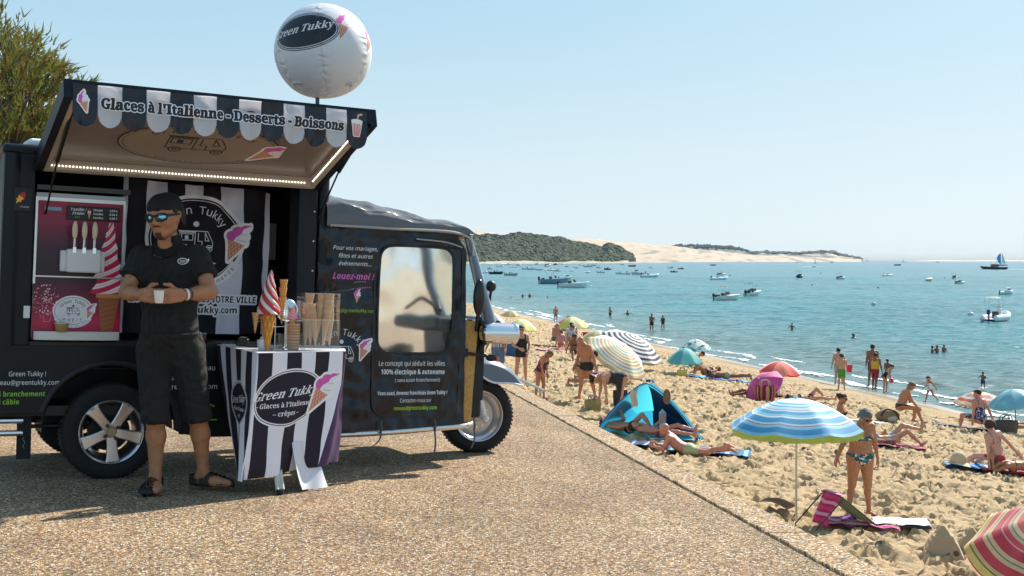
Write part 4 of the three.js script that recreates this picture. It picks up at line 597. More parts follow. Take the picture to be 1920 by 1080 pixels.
function bonesOf(J, F, k, s) { // [group, a, b, ra, rb, blend]
  const w = s.fat || 1, f = s.fem, B = [], add = (g, a, b, ra, rb, kk = 0.035) => B.push([g, arr(a), arr(b), ra * k, rb * k, kk * k]);
  const off = (b, q, x, y, z) => b.clone().add(V(x * k, y * k, z * k).applyQuaternion(q));
  const wa = (f ? 0.086 : 0.098) * w, hi = (f ? 0.108 : 0.100) * w, sx = f ? 0.052 : 0.062;
  for (const sd of [1, -1]) {
    const n = sd > 0 ? 'L' : 'R';
    add('T', off(J.chest, F.chest, sd * 0.085, 0.15, -0.005), off(J.chest, F.chest, sd * sx, 0.02, 0), 0.093 * Math.sqrt(w), wa * 0.96, 0.05);
    add('T', off(J.chest, F.chest, sd * sx, 0.02, 0), off(J.pelvis, F.torso, sd * (f ? 0.045 : 0.05), 0.09, 0.005), wa, wa * 0.98, 0.05);
    add('T', off(J.pelvis, F.torso, sd * 0.05, 0.08, 0), off(J.pelvis, F.hip, sd * 0.06, -0.03, -0.01), wa, hi, 0.05);
    add('T', off(J.chest, F.chest, sd * 0.03, 0.238, -0.02), off(J['sh' + n], F.chest, -sd * 0.01, 0.0, 0), 0.048, 0.054, 0.05);
    add('T', off(J.pelvis, F.hip, sd * 0.055, -0.055, -0.055), off(J.pelvis, F.hip, sd * 0.06, -0.06, -0.045), 0.085 * w, 0.085 * w, 0.05);
    if (f) add('T', off(J.chest, F.chest, sd * 0.078, 0.085, 0.075), off(J.chest, F.chest, sd * 0.08, 0.08, 0.085), 0.062 * w, 0.058 * w, 0.03);
    else add('T', off(J.chest, F.chest, sd * 0.07, 0.13, 0.05), off(J.chest, F.chest, sd * 0.09, 0.14, 0.05), 0.06, 0.055, 0.05);
    add('A', J['sh' + n], J['el' + n], (f ? 0.047 : 0.056) * Math.sqrt(w), (f ? 0.036 : 0.041) * Math.sqrt(w), 0.03); add('A', J['el' + n], lerpV(J['el' + n], J['wr' + n], 0.35), f ? 0.036 : 0.041, f ? 0.037 : 0.043, 0.02); add('A', lerpV(J['el' + n], J['wr' + n], 0.35), J['wr' + n], f ? 0.037 : 0.043, f ? 0.023 : 0.027, 0.02);
    if (!s.noHands) { // palm, four fingers, thumb off the side of the palm
      const q = F['ha' + n], p = (x, y, z) => off(J['wr' + n], q, x, y, z), c = s.curl ?? 0.35;
      for (const x of [-0.022, 0, 0.022]) add('H', p(0, -0.01, x), p(0, -0.085, x * 1.25), 0.017, 0.015, 0.012);
      [[-0.032, 0.055], [-0.011, 0.07], [0.011, 0.075], [0.031, 0.066]].forEach(([x, l]) => { const m = p(-sd * l * 0.35 * c, -0.09 - l * 0.5, x), e = p(-sd * l * 1.0 * c, -0.09 - l * 0.9, x * 1.05); add('H', p(0, -0.085, x), m, 0.0105, 0.0095, 0.006); add('H', m, e, 0.0095, 0.008, 0.006); });
      const t1 = p(-sd * 0.01, -0.035, 0.03), t2 = p(-sd * 0.022, -0.065, 0.058), t3 = p(-sd * 0.03, -0.095, 0.064); add('H', t1, t2, 0.014, 0.012, 0.01); add('H', t2, t3, 0.012, 0.009, 0.01);
    }
    add('L', off(J['hip' + n], F.hip, sd * 0.004, 0.02, 0), J['kn' + n], (f ? 0.088 : 0.084) * w, 0.053 * Math.sqrt(w), 0.03);
    const kn = J['kn' + n], an = J['an' + n], calf = lerpV(kn, an, 0.3).add(V(0, 0, -0.018 * k).applyQuaternion(F['leg' + n]));
    add('L', kn, calf, 0.05, 0.053, 0.03); add('L', calf, an, 0.053, 0.032, 0.03);
    add('L', J['hl' + n], lerpV(J['hl' + n], J['to' + n], 0.6), 0.032, 0.032, 0.025); add('L', lerpV(J['hl' + n], J['to' + n], 0.55), J['to' + n], 0.036, 0.022, 0.02); add('L', an, J['hl' + n], 0.033, 0.03, 0.02);
  }
  if (s.belly) add('T', off(J.pelvis, F.torso, 0, 0.11, 0.05), off(J.pelvis, F.torso, 0, 0.13, 0.05), 0.115 * s.belly, 0.10 * s.belly, 0.06);
  add('T', J.neck, lerpV(J.neck, J.head, 0.7), 0.054, f ? 0.046 : 0.052, 0.03); add('T', off(J.chest, F.chest, 0, 0.22, -0.01), J.neck, 0.07, 0.055, 0.04);
  return B;
}
function headField(J, F, k, s, cell) { // skull, jaw, brow, nose, lips, chin, ears, eye sockets
  const e = k * (s.headScale || (s.child ? 1.12 : 1)), P = (x, y, z) => arr(J.head.clone().add(V(x * e, y * e, z * e).applyQuaternion(F.head)));
  const c = J.head, R = 0.17 * e, fl = new Field([c.x - R, c.y - R, c.z - R], [c.x + R, c.y + R, c.z + R], cell), b = (a, q, ra, rb, kk = 0.02, op = 0) => fl.bone(a, q, ra * e, rb * e, kk * e, op);
  b(P(0, 0.035, -0.03), P(0, 0.04, 0.015), 0.082, 0.078, 0.03); b(P(0, -0.03, 0.03), P(0, -0.02, -0.01), 0.058, 0.06, 0.05); b(P(0, -0.075, 0.048), P(0, -0.045, 0.04), 0.034, 0.045, 0.04);
  for (const sd of [1, -1]) { b(P(sd * 0.045, -0.06, 0.0), P(sd * 0.018, -0.088, 0.058), 0.022, 0.02, 0.03); b(P(sd * 0.038, -0.012, 0.058), P(sd * 0.05, -0.015, 0.03), 0.026, 0.028, 0.03); b(P(sd * 0.012, 0.03, 0.086), P(sd * 0.045, 0.034, 0.066), 0.012, 0.012, 0.02); }
  for (const sd of [1, -1]) b(P(sd * 0.031, 0.012, 0.098), P(sd * 0.034, 0.012, 0.092), 0.014, 0.014, 0.012, 1);
  b(P(0, 0.02, 0.086), P(0, -0.018, 0.108), 0.009, 0.013, 0.014); for (const sd of [1, -1]) b(P(sd * 0.011, -0.022, 0.098), P(sd * 0.011, -0.022, 0.095), 0.009, 0.009, 0.01);
  b(P(-0.018, -0.051, 0.085), P(0.018, -0.051, 0.085), 0.006, 0.006, 0.008); b(P(-0.014, -0.062, 0.083), P(0.014, -0.062, 0.083), 0.007, 0.007, 0.008);
  for (const sd of [1, -1]) { b(P(sd * 0.083, 0.015, -0.012), P(sd * 0.080, -0.022, -0.004), 0.012, 0.009, 0.012); b(P(sd * 0.087, 0.022, -0.02), P(sd * 0.085, -0.002, -0.024), 0.010, 0.008, 0.012); }
  b(P(0, -0.05, -0.01), arr(J.neck), 0.047, 0.052, 0.02);
  return { fl, P, e };
}
const mott = dataTex(256, (x, y) => { const v = 236 + 13 * n2(x / 28, y / 28) + 5 * n2(x / 9, y / 9) + 6 * (rnd() - 0.5); return [v, v - 6 + 5 * n2(x / 20 + 9, y / 20), v - 9]; }, true), strand = dataTex(256, (x, y) => { const v = 150 + 80 * n2(x / 5, y / 70) + 40 * n2(x / 2.2, y / 40); return [v, v, v]; }, true); mott.repeat.set(1.5, 1.5); strand.repeat.set(5, 4);
const skins = {}, skin = (c) => skins[c] ??= M({ pale: [0.62, 0.36, 0.27], fair: [0.60, 0.32, 0.20], tan: [0.50, 0.225, 0.115], brown: [0.28, 0.115, 0.06], pink: [0.60, 0.27, 0.19] }[c], 0.5, 0, { map: mott }), hairM = {}, hairDye = (c) => hairM[JSON.stringify(c)] ??= M(c.map((v) => v * 1.5), 0.55, 0, { map: strand, bumpMap: strand, bumpScale: 0.01 });
const mats = {}, dye = (c, map) => typeof c === 'object' && c.isMaterial ? c : mats[JSON.stringify(c)] ??= M(c, 0.75);
function dress(root, body, s, J, F, k, B, cell) { // clothes
  const all = B.map((b) => b[1]).concat(B.map((b) => b[2])), lo = [0, 1, 2].map((q) => Math.min(...all.map((p) => p[q])) - 0.17 * k), hi = [0, 1, 2].map((q) => Math.max(...all.map((p) => p[q])) + 0.17 * k);
  const inv = (c, q) => { const i = q.clone().invert(); return (x, y, z) => V(x - c.x, y - c.y, z - c.z).applyQuaternion(i).divideScalar(k); };
  const pel = inv(J.pelvis, F.hip), che = inv(J.chest, F.chest), tor = inv(J.pelvis, F.torso);
  const cap = (a, b, r, flat) => { const d = b.clone().sub(a), L = d.length(); return (x, y, z) => { const h = ((x - a.x) * d.x + (y - a.y) * d.y + (z - a.z) * d.z) / (L * L), t = clamp(h); return Math.max(Math.hypot(x - a.x - d.x * t, y - a.y - d.y * t, z - a.z - d.z * t) - r, flat ? (h - 1) * L : -9); }; };
  const brief = (x, y, z, top = 0.045) => { const p = pel(x, y, z); return Math.max(p.y - top, -0.175 + Math.abs(p.x) * 0.9 - (p.z < 0 ? 0.01 : 0) - p.y, Math.abs(p.z) - 0.16) * k; };
  const shapes = {
    shorts: (len) => ({ g: 'TL', off: 0.014, fn: (() => { const c = ['L', 'R'].map((n) => cap(J['hip' + n], lerpV(J['hip' + n], J['kn' + n], Math.min(1, len)), 0.135 * k * (s.fat || 1), true)), c2 = len > 1 ? ['L', 'R'].map((n) => cap(J['kn' + n], lerpV(J['kn' + n], J['an' + n], len - 1), 0.11 * k, true)) : []; return (x, y, z) => { const p = pel(x, y, z), hipBox = Math.max(Math.abs(p.x) - 0.19 * (s.fat || 1), p.y - 0.055, -0.14 - p.y, Math.abs(p.z) - 0.17) * k; return Math.max(Math.min(c[0](x, y, z), c[1](x, y, z), hipBox, ...c2.map((f) => f(x, y, z))), (p.y - 0.055) * k); }; })() }),
    brief: () => ({ g: 'TL', off: 0.007, fn: (x, y, z) => brief(x, y, z) }),
    bikini: () => ({ g: 'T', off: 0.008, fn: (x, y, z) => { const p = che(x, y, z); return Math.max(p.y - (p.z > 0 ? 0.125 - 0.55 * Math.abs(Math.abs(p.x) - 0.075) : 0.075), (p.z > 0 ? 0.035 : 0.05) - p.y, Math.abs(p.x) - 0.2) * k; } }),
    onepiece: () => ({ g: 'TL', off: 0.007, fn: (x, y, z) => { const p = che(x, y, z), q = tor(x, y, z), b = brief(x, y, z, 0.3), low = Math.max(Math.abs(q.x) - 0.3, -0.03 - q.y) * k, strap = Math.max(Math.abs(Math.abs(p.x) - 0.085) - 0.016, p.y - 0.3) * k; return Math.max(Math.min(b, low), Math.min((p.y - (p.z > 0 ? 0.135 - 0.5 * Math.abs(Math.abs(p.x) - 0.08) : 0.04)) * k, strap)); } }),
    tank: () => ({ g: 'T', off: 0.012, fn: (x, y, z) => { const p = che(x, y, z), q = tor(x, y, z), strap = Math.max(Math.abs(Math.abs(p.x) - 0.10) - 0.02, p.y - 0.33) * k; return Math.max(-q.y * k - 0.02 * k, Math.min((p.y - 0.15) * k, strap)); } }),
    tee: (len) => ({ g: 'T', off: 0.013, arms: len, fn: (x, y, z) => { const p = che(x, y, z), q = tor(x, y, z); return Math.max(Math.abs(p.x) - 0.24, p.y - 0.36, 0.064 - Math.hypot(p.x * 1.1, p.z - 0.035 - Math.max(0, 0.30 - p.y) * 0.5) - (p.y < 0.245 ? 9 : 0), -0.09 - q.y) * k; } }),
    straps: () => ({ g: 'T', off: 0.006, fn: (x, y, z) => { const p = che(x, y, z); return Math.min(Math.max(Math.abs(p.y - 0.055) - 0.011, Math.abs(p.x) - 0.2), Math.max(Math.abs(Math.abs(p.x) - 0.09) - 0.01, p.y - 0.32, 0.04 - p.y)) * k; } }),
  };
  const NM = { shorts: 'shorts', brief: 'swim_briefs', bikini: 'bikini_top', onepiece: 'swimsuit', tank: 'top', tee: 'shirt', straps: 'bikini_straps' };
  for (const [kind, col, len] of s.wear || []) {
    const sp = shapes[kind](len ?? 0.6), fl = new Field(lo, hi, cell); for (const [g, a, b, ra, rb, kk] of B) if (sp.g.includes(g)) fl.bone(a, b, ra, rb, kk);
    for (let i = 0; i < fl.f.length; i++) fl.f[i] -= (sp.off + (len > 1 ? 0.012 : 0)) * Math.max(0.6, k) + (cell > 0.018 ? 0.004 : 0);
    fl.cut(sp.fn); if (sp.arms) B.filter((b) => b[0] === 'A').forEach(([g, a, b, ra, rb], i) => { if (i % 3 === 0) { const A = V(...a), E = lerpV(A, V(...b), sp.arms); fl.bone(a, arr(E), ra + 0.002 * k, ra + 0.024 * k, 0.05 * k, 0, true); } }); const g = fl.mesh(); if (g.attributes.position.count) mesh(NM[kind], g, dye(col), root);
  }
}
function hairOf(root, s, J, F, k, cell) {
  if (!s.hair || s.hair === 'bald') return; const [style, col] = s.hair; const e = k * (s.headScale || (s.child ? 1.12 : 1)), P = (x, y, z) => arr(J.head.clone().add(V(x * e, y * e, z * e).applyQuaternion(F.head)));
  const c = J.head, R = 0.34 * e, fl = new Field([c.x - R, c.y - R, c.z - R], [c.x + R, c.y + R, c.z + R], cell), b = (a, q, ra, rb, kk = 0.03) => fl.bone(a, q, ra * e, rb * e, kk * e);
  b(P(0, 0.045, -0.034), P(0, 0.05, 0.012), 0.092, 0.085);
  if (style === 'cap') { b(P(0, 0.075, 0.05), P(0, 0.07, 0.13), 0.04, 0.02); }
  if (style === 'bob' || style === 'long') for (const sd of [1, -1, 0]) b(P(sd * 0.065, 0.02, -0.045), P(sd * 0.075, style === 'long' ? -0.20 : -0.10, -0.06), 0.05, 0.035);
  if (style === 'bun') b(P(0, 0.06, -0.115), P(0, 0.07, -0.125), 0.04, 0.036); if (style === 'grey') { b(P(0, 0.075, -0.10), P(0.01, 0.085, -0.11), 0.045, 0.035); b(P(0.04, 0.1, 0.0), P(-0.04, 0.1, 0.0), 0.035, 0.035); } if (style === 'pony') b(P(0, 0.05, -0.12), P(0, -0.14, -0.16), 0.035, 0.02);
  if (style === 'shag') for (const sd of [1, -1, 0]) b(P(sd * 0.05, 0.0, -0.075), P(sd * 0.056, -0.085, -0.07), 0.034, 0.024);
  const iq = F.head.clone().invert();
  fl.cut((x, y, z) => { const p = V(x - c.x, y - c.y, z - c.z).applyQuaternion(iq).divideScalar(e); const face = style === 'cap' ? Math.max(0.045 - p.y) : Math.max(p.z - 0.035 + Math.max(0, 0.03 - p.y) * (style === 'short' || style === 'grey' ? 0.9 : 0.3), 0.062 - p.y + Math.max(0, 0) ), low = (style === 'short' || style === 'grey' || style === 'bun' || style === 'pony' ? -0.045 : -0.3) - p.y; const nz = (style === 'grey' ? 0.016 : 0.006) * n3(p.x * 60, p.y * 30, p.z * 60); return (style === 'cap' ? face : Math.max(Math.min(p.z - 0.03 + Math.max(0, 0.035 - p.y) * 1.1, 0.058 - p.y), style === 'pony' || style === 'bun' ? Math.min(low, p.z + 0.09) : low) + nz) * e; });
  const g = fl.mesh(); if (g.attributes.position.count) mesh(style === 'cap' ? 'cap' : 'hair', g, style === 'cap' ? dye(col) : hairDye(col), root);
}
const BODY = new Map();
function person(label, pos, yaw, s, group) {
  const { J, F, k } = s.joints ? s.joints : joints(s), B = bonesOf(J, F, k, s), cell = s.cell || 0.024 * Math.max(0.75, k);
  const root = new THREE.Group(), all = B.flatMap((b) => [[b[1], b[3]], [b[2], b[4]]]);
  const lo = [0, 1, 2].map((q) => Math.min(...all.map(([p, r]) => p[q] - r)) - 0.05), hi = [0, 1, 2].map((q) => Math.max(...all.map(([p, r]) => p[q] + r)) + 0.05);
  const fl = new Field(lo, hi, cell); for (const [g, a, b, ra, rb, kk] of B) if (g !== 'H') fl.bone(a, b, ra, rb, kk);
  const gs = [fl.mesh()], hc = s.headCell || Math.max(0.009, cell * 0.5) * 1.0;
  gs.push(headField(J, F, k, s, hc).fl.mesh());
  for (const n of s.noHands ? [] : ['L', 'R']) { const hb = B.filter((b) => b[0] === 'H'), w = J['wr' + n], R = 0.23 * k, hf = new Field([w.x - R, w.y - R, w.z - R], [w.x + R, w.y + R, w.z + R], Math.max(0.0045, cell * 0.35)); let m = 0; for (const [g, a, b, ra, rb, kk] of hb) if (Math.hypot(a[0] - w.x, a[1] - w.y, a[2] - w.z) < R * 0.9 && Math.hypot(b[0] - w.x, b[1] - w.y, b[2] - w.z) < R) { hf.bone(a, b, ra, rb, kk); m++; } hf.bone(arr(lerpV(J['el' + n], w, 0.85)), arr(w), 0.028 * k, 0.025 * k, 0.02); if (m) gs.push(hf.mesh()); }
  mesh('body', gs, skin(s.skin || 'tan'), root);
  dress(root, null, s, J, F, k, B, s.cell ? cell : Math.max(0.012, cell * 0.75)); hairOf(root, s, J, F, k, Math.max(0.006, hc * 0.8));
  if (s.glasses) { const e = k, p = (x, y, z) => J.head.clone().add(V(x * e, y * e, z * e).applyQuaternion(F.head)); const gg = []; for (const sd of [1, -1]) { const q = new THREE.SphereGeometry(0.026 * e, 12, 10); q.scale(1.1, 0.85, 0.45); q.applyQuaternion(F.head.clone().multiply(Q(0, 1, 0, sd * 16))); const o = p(sd * 0.036, 0.012, 0.098); q.translate(o.x, o.y, o.z); gg.push(q, rod(p(sd * 0.06, 0.017, 0.088), p(sd * 0.088, 0.014, -0.005), 0.004, 0.004, 6)); } gg.push(rod(p(-0.02, 0.017, 0.108), p(0.02, 0.017, 0.108), 0.004, 0.004, 6)); mesh('sunglasses', gg, s.glasses, root); }
  if (s.drop !== false) { const m = Math.min(...B.map((b) => Math.min(b[1][1] - b[3], b[2][1] - b[4]))); for (const c of root.children) c.geometry.translate(0, -m, 0); root.userData.m = -m; }
  root.position.copy(pos); root.rotation.y = yaw * D2; const out = tag(root, 'person', label, 'person', group); root.J = J; delete out.userData.m; return root;
}
// ---------------------------------------------------------------- the vendor
{
  const root = V((335 - 960) / FOC * 7.7, 0, -7.7); root.y = pave(root.x, root.z);
  const p = (x, y, d) => at(x, y, d).sub(root), J = {}, F = {};
  const B = (x, y, z) => new THREE.Quaternion().setFromRotationMatrix(new THREE.Matrix4().makeBasis(x.normalize(), y.normalize(), z.normalize()));
  F.root = Q(0, 1, 0, -8); F.hip = Q(0, 1, 0, -6); F.torso = Q(0, 1, 0, -8).multiply(Q(1, 0, 0, 3)); F.chest = Q(0, 1, 0, -10).multiply(Q(1, 0, 0, 10)); F.head = Q(0, 1, 0, -18).multiply(Q(1, 0, 0, 9)).multiply(Q(0, 0, 1, 3));
  J.pelvis = p(320, 640, 7.66); J.waist = p(319, 598, 7.66); J.chest = p(318, 556, 7.64); J.neck = p(317, 457, 7.60); J.head = p(309, 408, 7.555);
  J.shL = p(372, 482, 7.60); J.shR = p(264, 484, 7.60); J.elL = p(394, 548, 7.50); J.elR = p(237, 548, 7.50); J.wrL = p(341, 553, 7.36); J.wrR = p(266, 553, 7.34);
  J.hipL = p(349, 664, 7.66); J.hipR = p(290, 664, 7.64); J.knL = p(371, 782, 7.68); J.knR = p(291, 786, 7.58); J.anL = p(381, 884, 7.74); J.anR = p(291, 893, 7.60);
  J.hlL = p(371, 900, 7.76); J.hlR = p(291, 908, 7.64); J.toL = p(428, 906, 7.68); J.toR = p(292, 920, 7.44);
  F.legL = F.legR = Q(0, 1, 0, 0);
  const dirR = p(305, 556, 7.22).sub(J.wrR).normalize(), dirL = p(303, 556, 7.24).sub(J.wrL).normalize(), up = V(0, 1, 0);
  const fr = (d) => { const y = d.clone().negate(), z = up.clone().sub(y.clone().multiplyScalar(up.dot(y))).normalize(), x = y.clone().cross(z); return B(x, y, z); };
  F.haR = fr(dirR); F.haL = fr(dirL);
  const fab = dataTex(256, (x, y) => { const v = 128 + 90 * n2(x / 40, y / 60) + 30 * (rnd() - 0.5); return [v, v, v]; });
  const blk = M([0.011, 0.011, 0.012], 0.8, 0, { bumpMap: fab, bumpScale: 0.05 }), blk2 = M([0.017, 0.0165, 0.016], 0.9, 0, { bumpMap: fab, bumpScale: 0.05 }); fab.repeat.set(2.5, 2.5);
  const s = { joints: { J, F, k: 1.03 }, cell: 0.012, headCell: 0.005, skin: 'tan', curl: 0.75, belly: 0.95, wear: [['tee', blk, 0.58], ['shorts', blk2, 1.06]], hair: ['shag', [0.012, 0.009, 0.007]], drop: false, fat: 0.93, headScale: 1.0 };
  const v = person('man in black polo, knee shorts and mirrored sunglasses standing before the open hatch', root, 0, s);
  const hp = (x, y, z) => J.head.clone().add(V(x * 1.03, y * 1.03, z * 1.03).applyQuaternion(F.head));
  // head scarf, beard, sunglasses, collar, sandals, badge, wristbands
  const scarf = new Field([J.head.x - 0.2, J.head.y - 0.1, J.head.z - 0.2], [J.head.x + 0.2, J.head.y + 0.25, J.head.z + 0.2], 0.008); scarf.bone(arr(hp(0, 0.05, -0.035)), arr(hp(0, 0.055, 0.012)), 0.096, 0.089); 
  const iq = F.head.clone().invert(); scarf.cut((x, y, z) => { const q = V(x - J.head.x, y - J.head.y, z - J.head.z).applyQuaternion(iq).divideScalar(1.03); return (0.046 - q.y + 0.35 * Math.min(0, q.z - 0.02)) + 0.004 * Math.sin(q.x * 120 + q.y * 60); });
  mesh('headscarf', scarf.mesh(), M([0.010, 0.010, 0.012], 0.9), v);
  const bh = headField(J, F, 1.03, s, 0.005).fl; for (let i = 0; i < bh.f.length; i++) bh.f[i] -= 0.005; bh.cut((x, y, z) => { const q = V(x - J.head.x, y - J.head.y, z - J.head.z).applyQuaternion(iq).divideScalar(1.03), chin = Math.max(q.y + 0.074, 0.045 - q.z, Math.abs(q.x) - 0.020), lip = Math.max(Math.abs(q.y + 0.040) - 0.0035, Math.abs(q.x) - 0.028, 0.06 - q.z); return Math.min(chin, lip) + 0.002 * n3(q.x * 300, q.y * 300, q.z * 300); }); mesh('beard', bh.mesh(), M([0.07, 0.036, 0.024], 0.9), v);
  const lensM = M([0.25, 0.62, 0.85], 0.12, 1), gl = mesh('sunglasses', [rod(hp(-0.018, 0.022, 0.106), hp(0.018, 0.022, 0.106), 0.006), ...[1, -1].flatMap((d) => [tube([hp(d * 0.014, 0.022, 0.107), hp(d * 0.04, 0.032, 0.103), hp(d * 0.068, 0.024, 0.082), hp(d * 0.066, 0.002, 0.08), hp(d * 0.04, -0.010, 0.10), hp(d * 0.016, 0.0, 0.108)], 0.005, 30, 6, true), rod(hp(d * 0.067, 0.02, 0.083), hp(d * 0.094, 0.014, -0.01), 0.008, 0.005)])], M([0.01, 0.01, 0.02], 0.3), v);
  for (const d of [1, -1]) mesh('lens', sheet(8, 8, (a, b) => { const t = (a - 0.5) * 2, w = (b - 0.5) * 2, q = hp(d * (0.041 + 0.028 * t), 0.011 + 0.0225 * w * Math.sqrt(1 - 0.6 * t * t), 0.1075 - 0.010 * (t * t + w * w) - 0.012 * (t + 1)); return arr(q); }), lensM, gl);
  for (const d of [1, -1]) mesh('eyebrow', rod(hp(d * 0.016, 0.040, 0.093), hp(d * 0.05, 0.043, 0.076), 0.005, 0.004, 6), M([0.02, 0.013, 0.01], 0.9), v);
  mesh('collar', [sheet(24, 3, (a, b) => { const t = -2.5 + a * 5, r = 0.064 + 0.028 * b, q = V(Math.sin(t) * r, 0.070 - 0.045 * b - 0.055 * (Math.cos(t) > 0 ? Math.cos(t) : 0.2 * Math.cos(t)) , Math.cos(t) * r * 0.95 + 0.01).applyQuaternion(F.chest); return arr(J.neck.clone().add(V(0, -0.035, 0)).add(q)); })], blk, v);
  const bg = mesh('chest_badge', new THREE.PlaneGeometry(0.075, 0.05), printMat(tex(192, 128, (c) => { c.clearRect(0, 0, 192, 128); c.fillStyle = '#14131a'; c.strokeStyle = '#eceaef'; c.lineWidth = 9; c.beginPath(); c.ellipse(84, 70, 70, 44, 0, 0, 7); c.fill(); c.stroke(); c.font = 'italic bold 28px serif'; c.fillStyle = '#eceaef'; c.textAlign = 'center'; c.fillText('Green', 82, 66); c.fillText('Tukky', 82, 90); cone2d(c, 156, 66, 26, 0.3); }), 0.8), v);
  bg.position.copy(p(344, 489, 7.44)); bg.quaternion.copy(Q(0, 1, 0, 4).multiply(Q(1, 0, 0, -6)));
  for (const [n, to] of [['L', V(1, 0, 0.25)], ['R', V(0.02, 0, 1)]]) {
    const h = J['hl' + n].clone(), f = to.clone().normalize(), sd = V(-f.z, 0, f.x), g0 = Math.min(h.y, J['to' + n].y) - 0.034, P3 = (a, b, c) => h.clone().setY(g0).add(f.clone().multiplyScalar(a)).add(sd.clone().multiplyScalar(b)).add(V(0, c, 0)), gs = [];
    gs.push(sheet(18, 18, (u, w) => { const a = w * 6.2832, t = u * 0.29 - 0.05, wd = (0.032 + 0.016 * Math.sin(clamp(u) * 3.0)) * Math.pow(Math.max(0.001, Math.sin(clamp(u, 0.002, 0.998) * 3.1416)), 0.35) + 0.004; return arr(P3(t, wd * Math.cos(a), 0.004 + 0.012 * (1 + Math.sin(a)))); }));
    for (const [t, hgt, w] of [[0.0, 0.072, 0.047], [0.035, 0.086, 0.049], [0.065, 0.090, 0.05], [0.092, 0.083, 0.052], [0.118, 0.076, 0.053], [0.146, 0.068, 0.053], [0.175, 0.058, 0.051], [0.2, 0.048, 0.047]]) gs.push(sheet(12, 2, (u, q) => { const a = u * 3.1416; return arr(P3(t + (q - 0.5) * 0.024 + 0.015 * Math.sin(a), w * Math.cos(a), 0.02 + (hgt - 0.02) * Math.sin(a) + 0.004)); }));
    gs.push(sheet(12, 4, (u, q) => { const a = 1.57 + u * 3.1416; return arr(P3(-0.005 + 0.05 * Math.cos(a), 0.046 * Math.sin(a), 0.025 + 0.05 * q)); }), sheet(10, 6, (u, q) => { const a = (u - 0.5) * 3.0; return arr(P3(0.19 + 0.052 * Math.cos(a) * Math.cos(q * 1.4), 0.05 * Math.sin(a) * Math.cos(q * 1.2), 0.022 + 0.034 * Math.sin(q * 1.4))); }));
    mesh('sandal', gs, M([0.018, 0.015, 0.013], 0.75), v);
  }
  for (const t of [0.10, 0.22]) { const a = lerpV(J.wrL, J.elL, t), b = lerpV(J.wrL, J.elL, t + 0.07); mesh('wristband', rod(a, b, 0.034, 0.035, 16, false), t < 0.2 ? white : M([0.05, 0.05, 0.055], 0.7), v); }
  const cup = thing('paper_cup', 'small white paper cup held in the hands of the vendor', 'paper cup', at(298, 568, 7.215));
  mesh('cup_wall', lathe([[0.001, 0], [0.022, 0], [0.029, 0.068], [0.027, 0.068], [0.021, 0.004]], 24), M([0.82, 0.8, 0.76], 0.6), cup); mesh('rim', new THREE.TorusGeometry(0.029, 0.002, 6, 24).rotateX(Math.PI / 2).translate(0, 0.068, 0), white, cup);
}
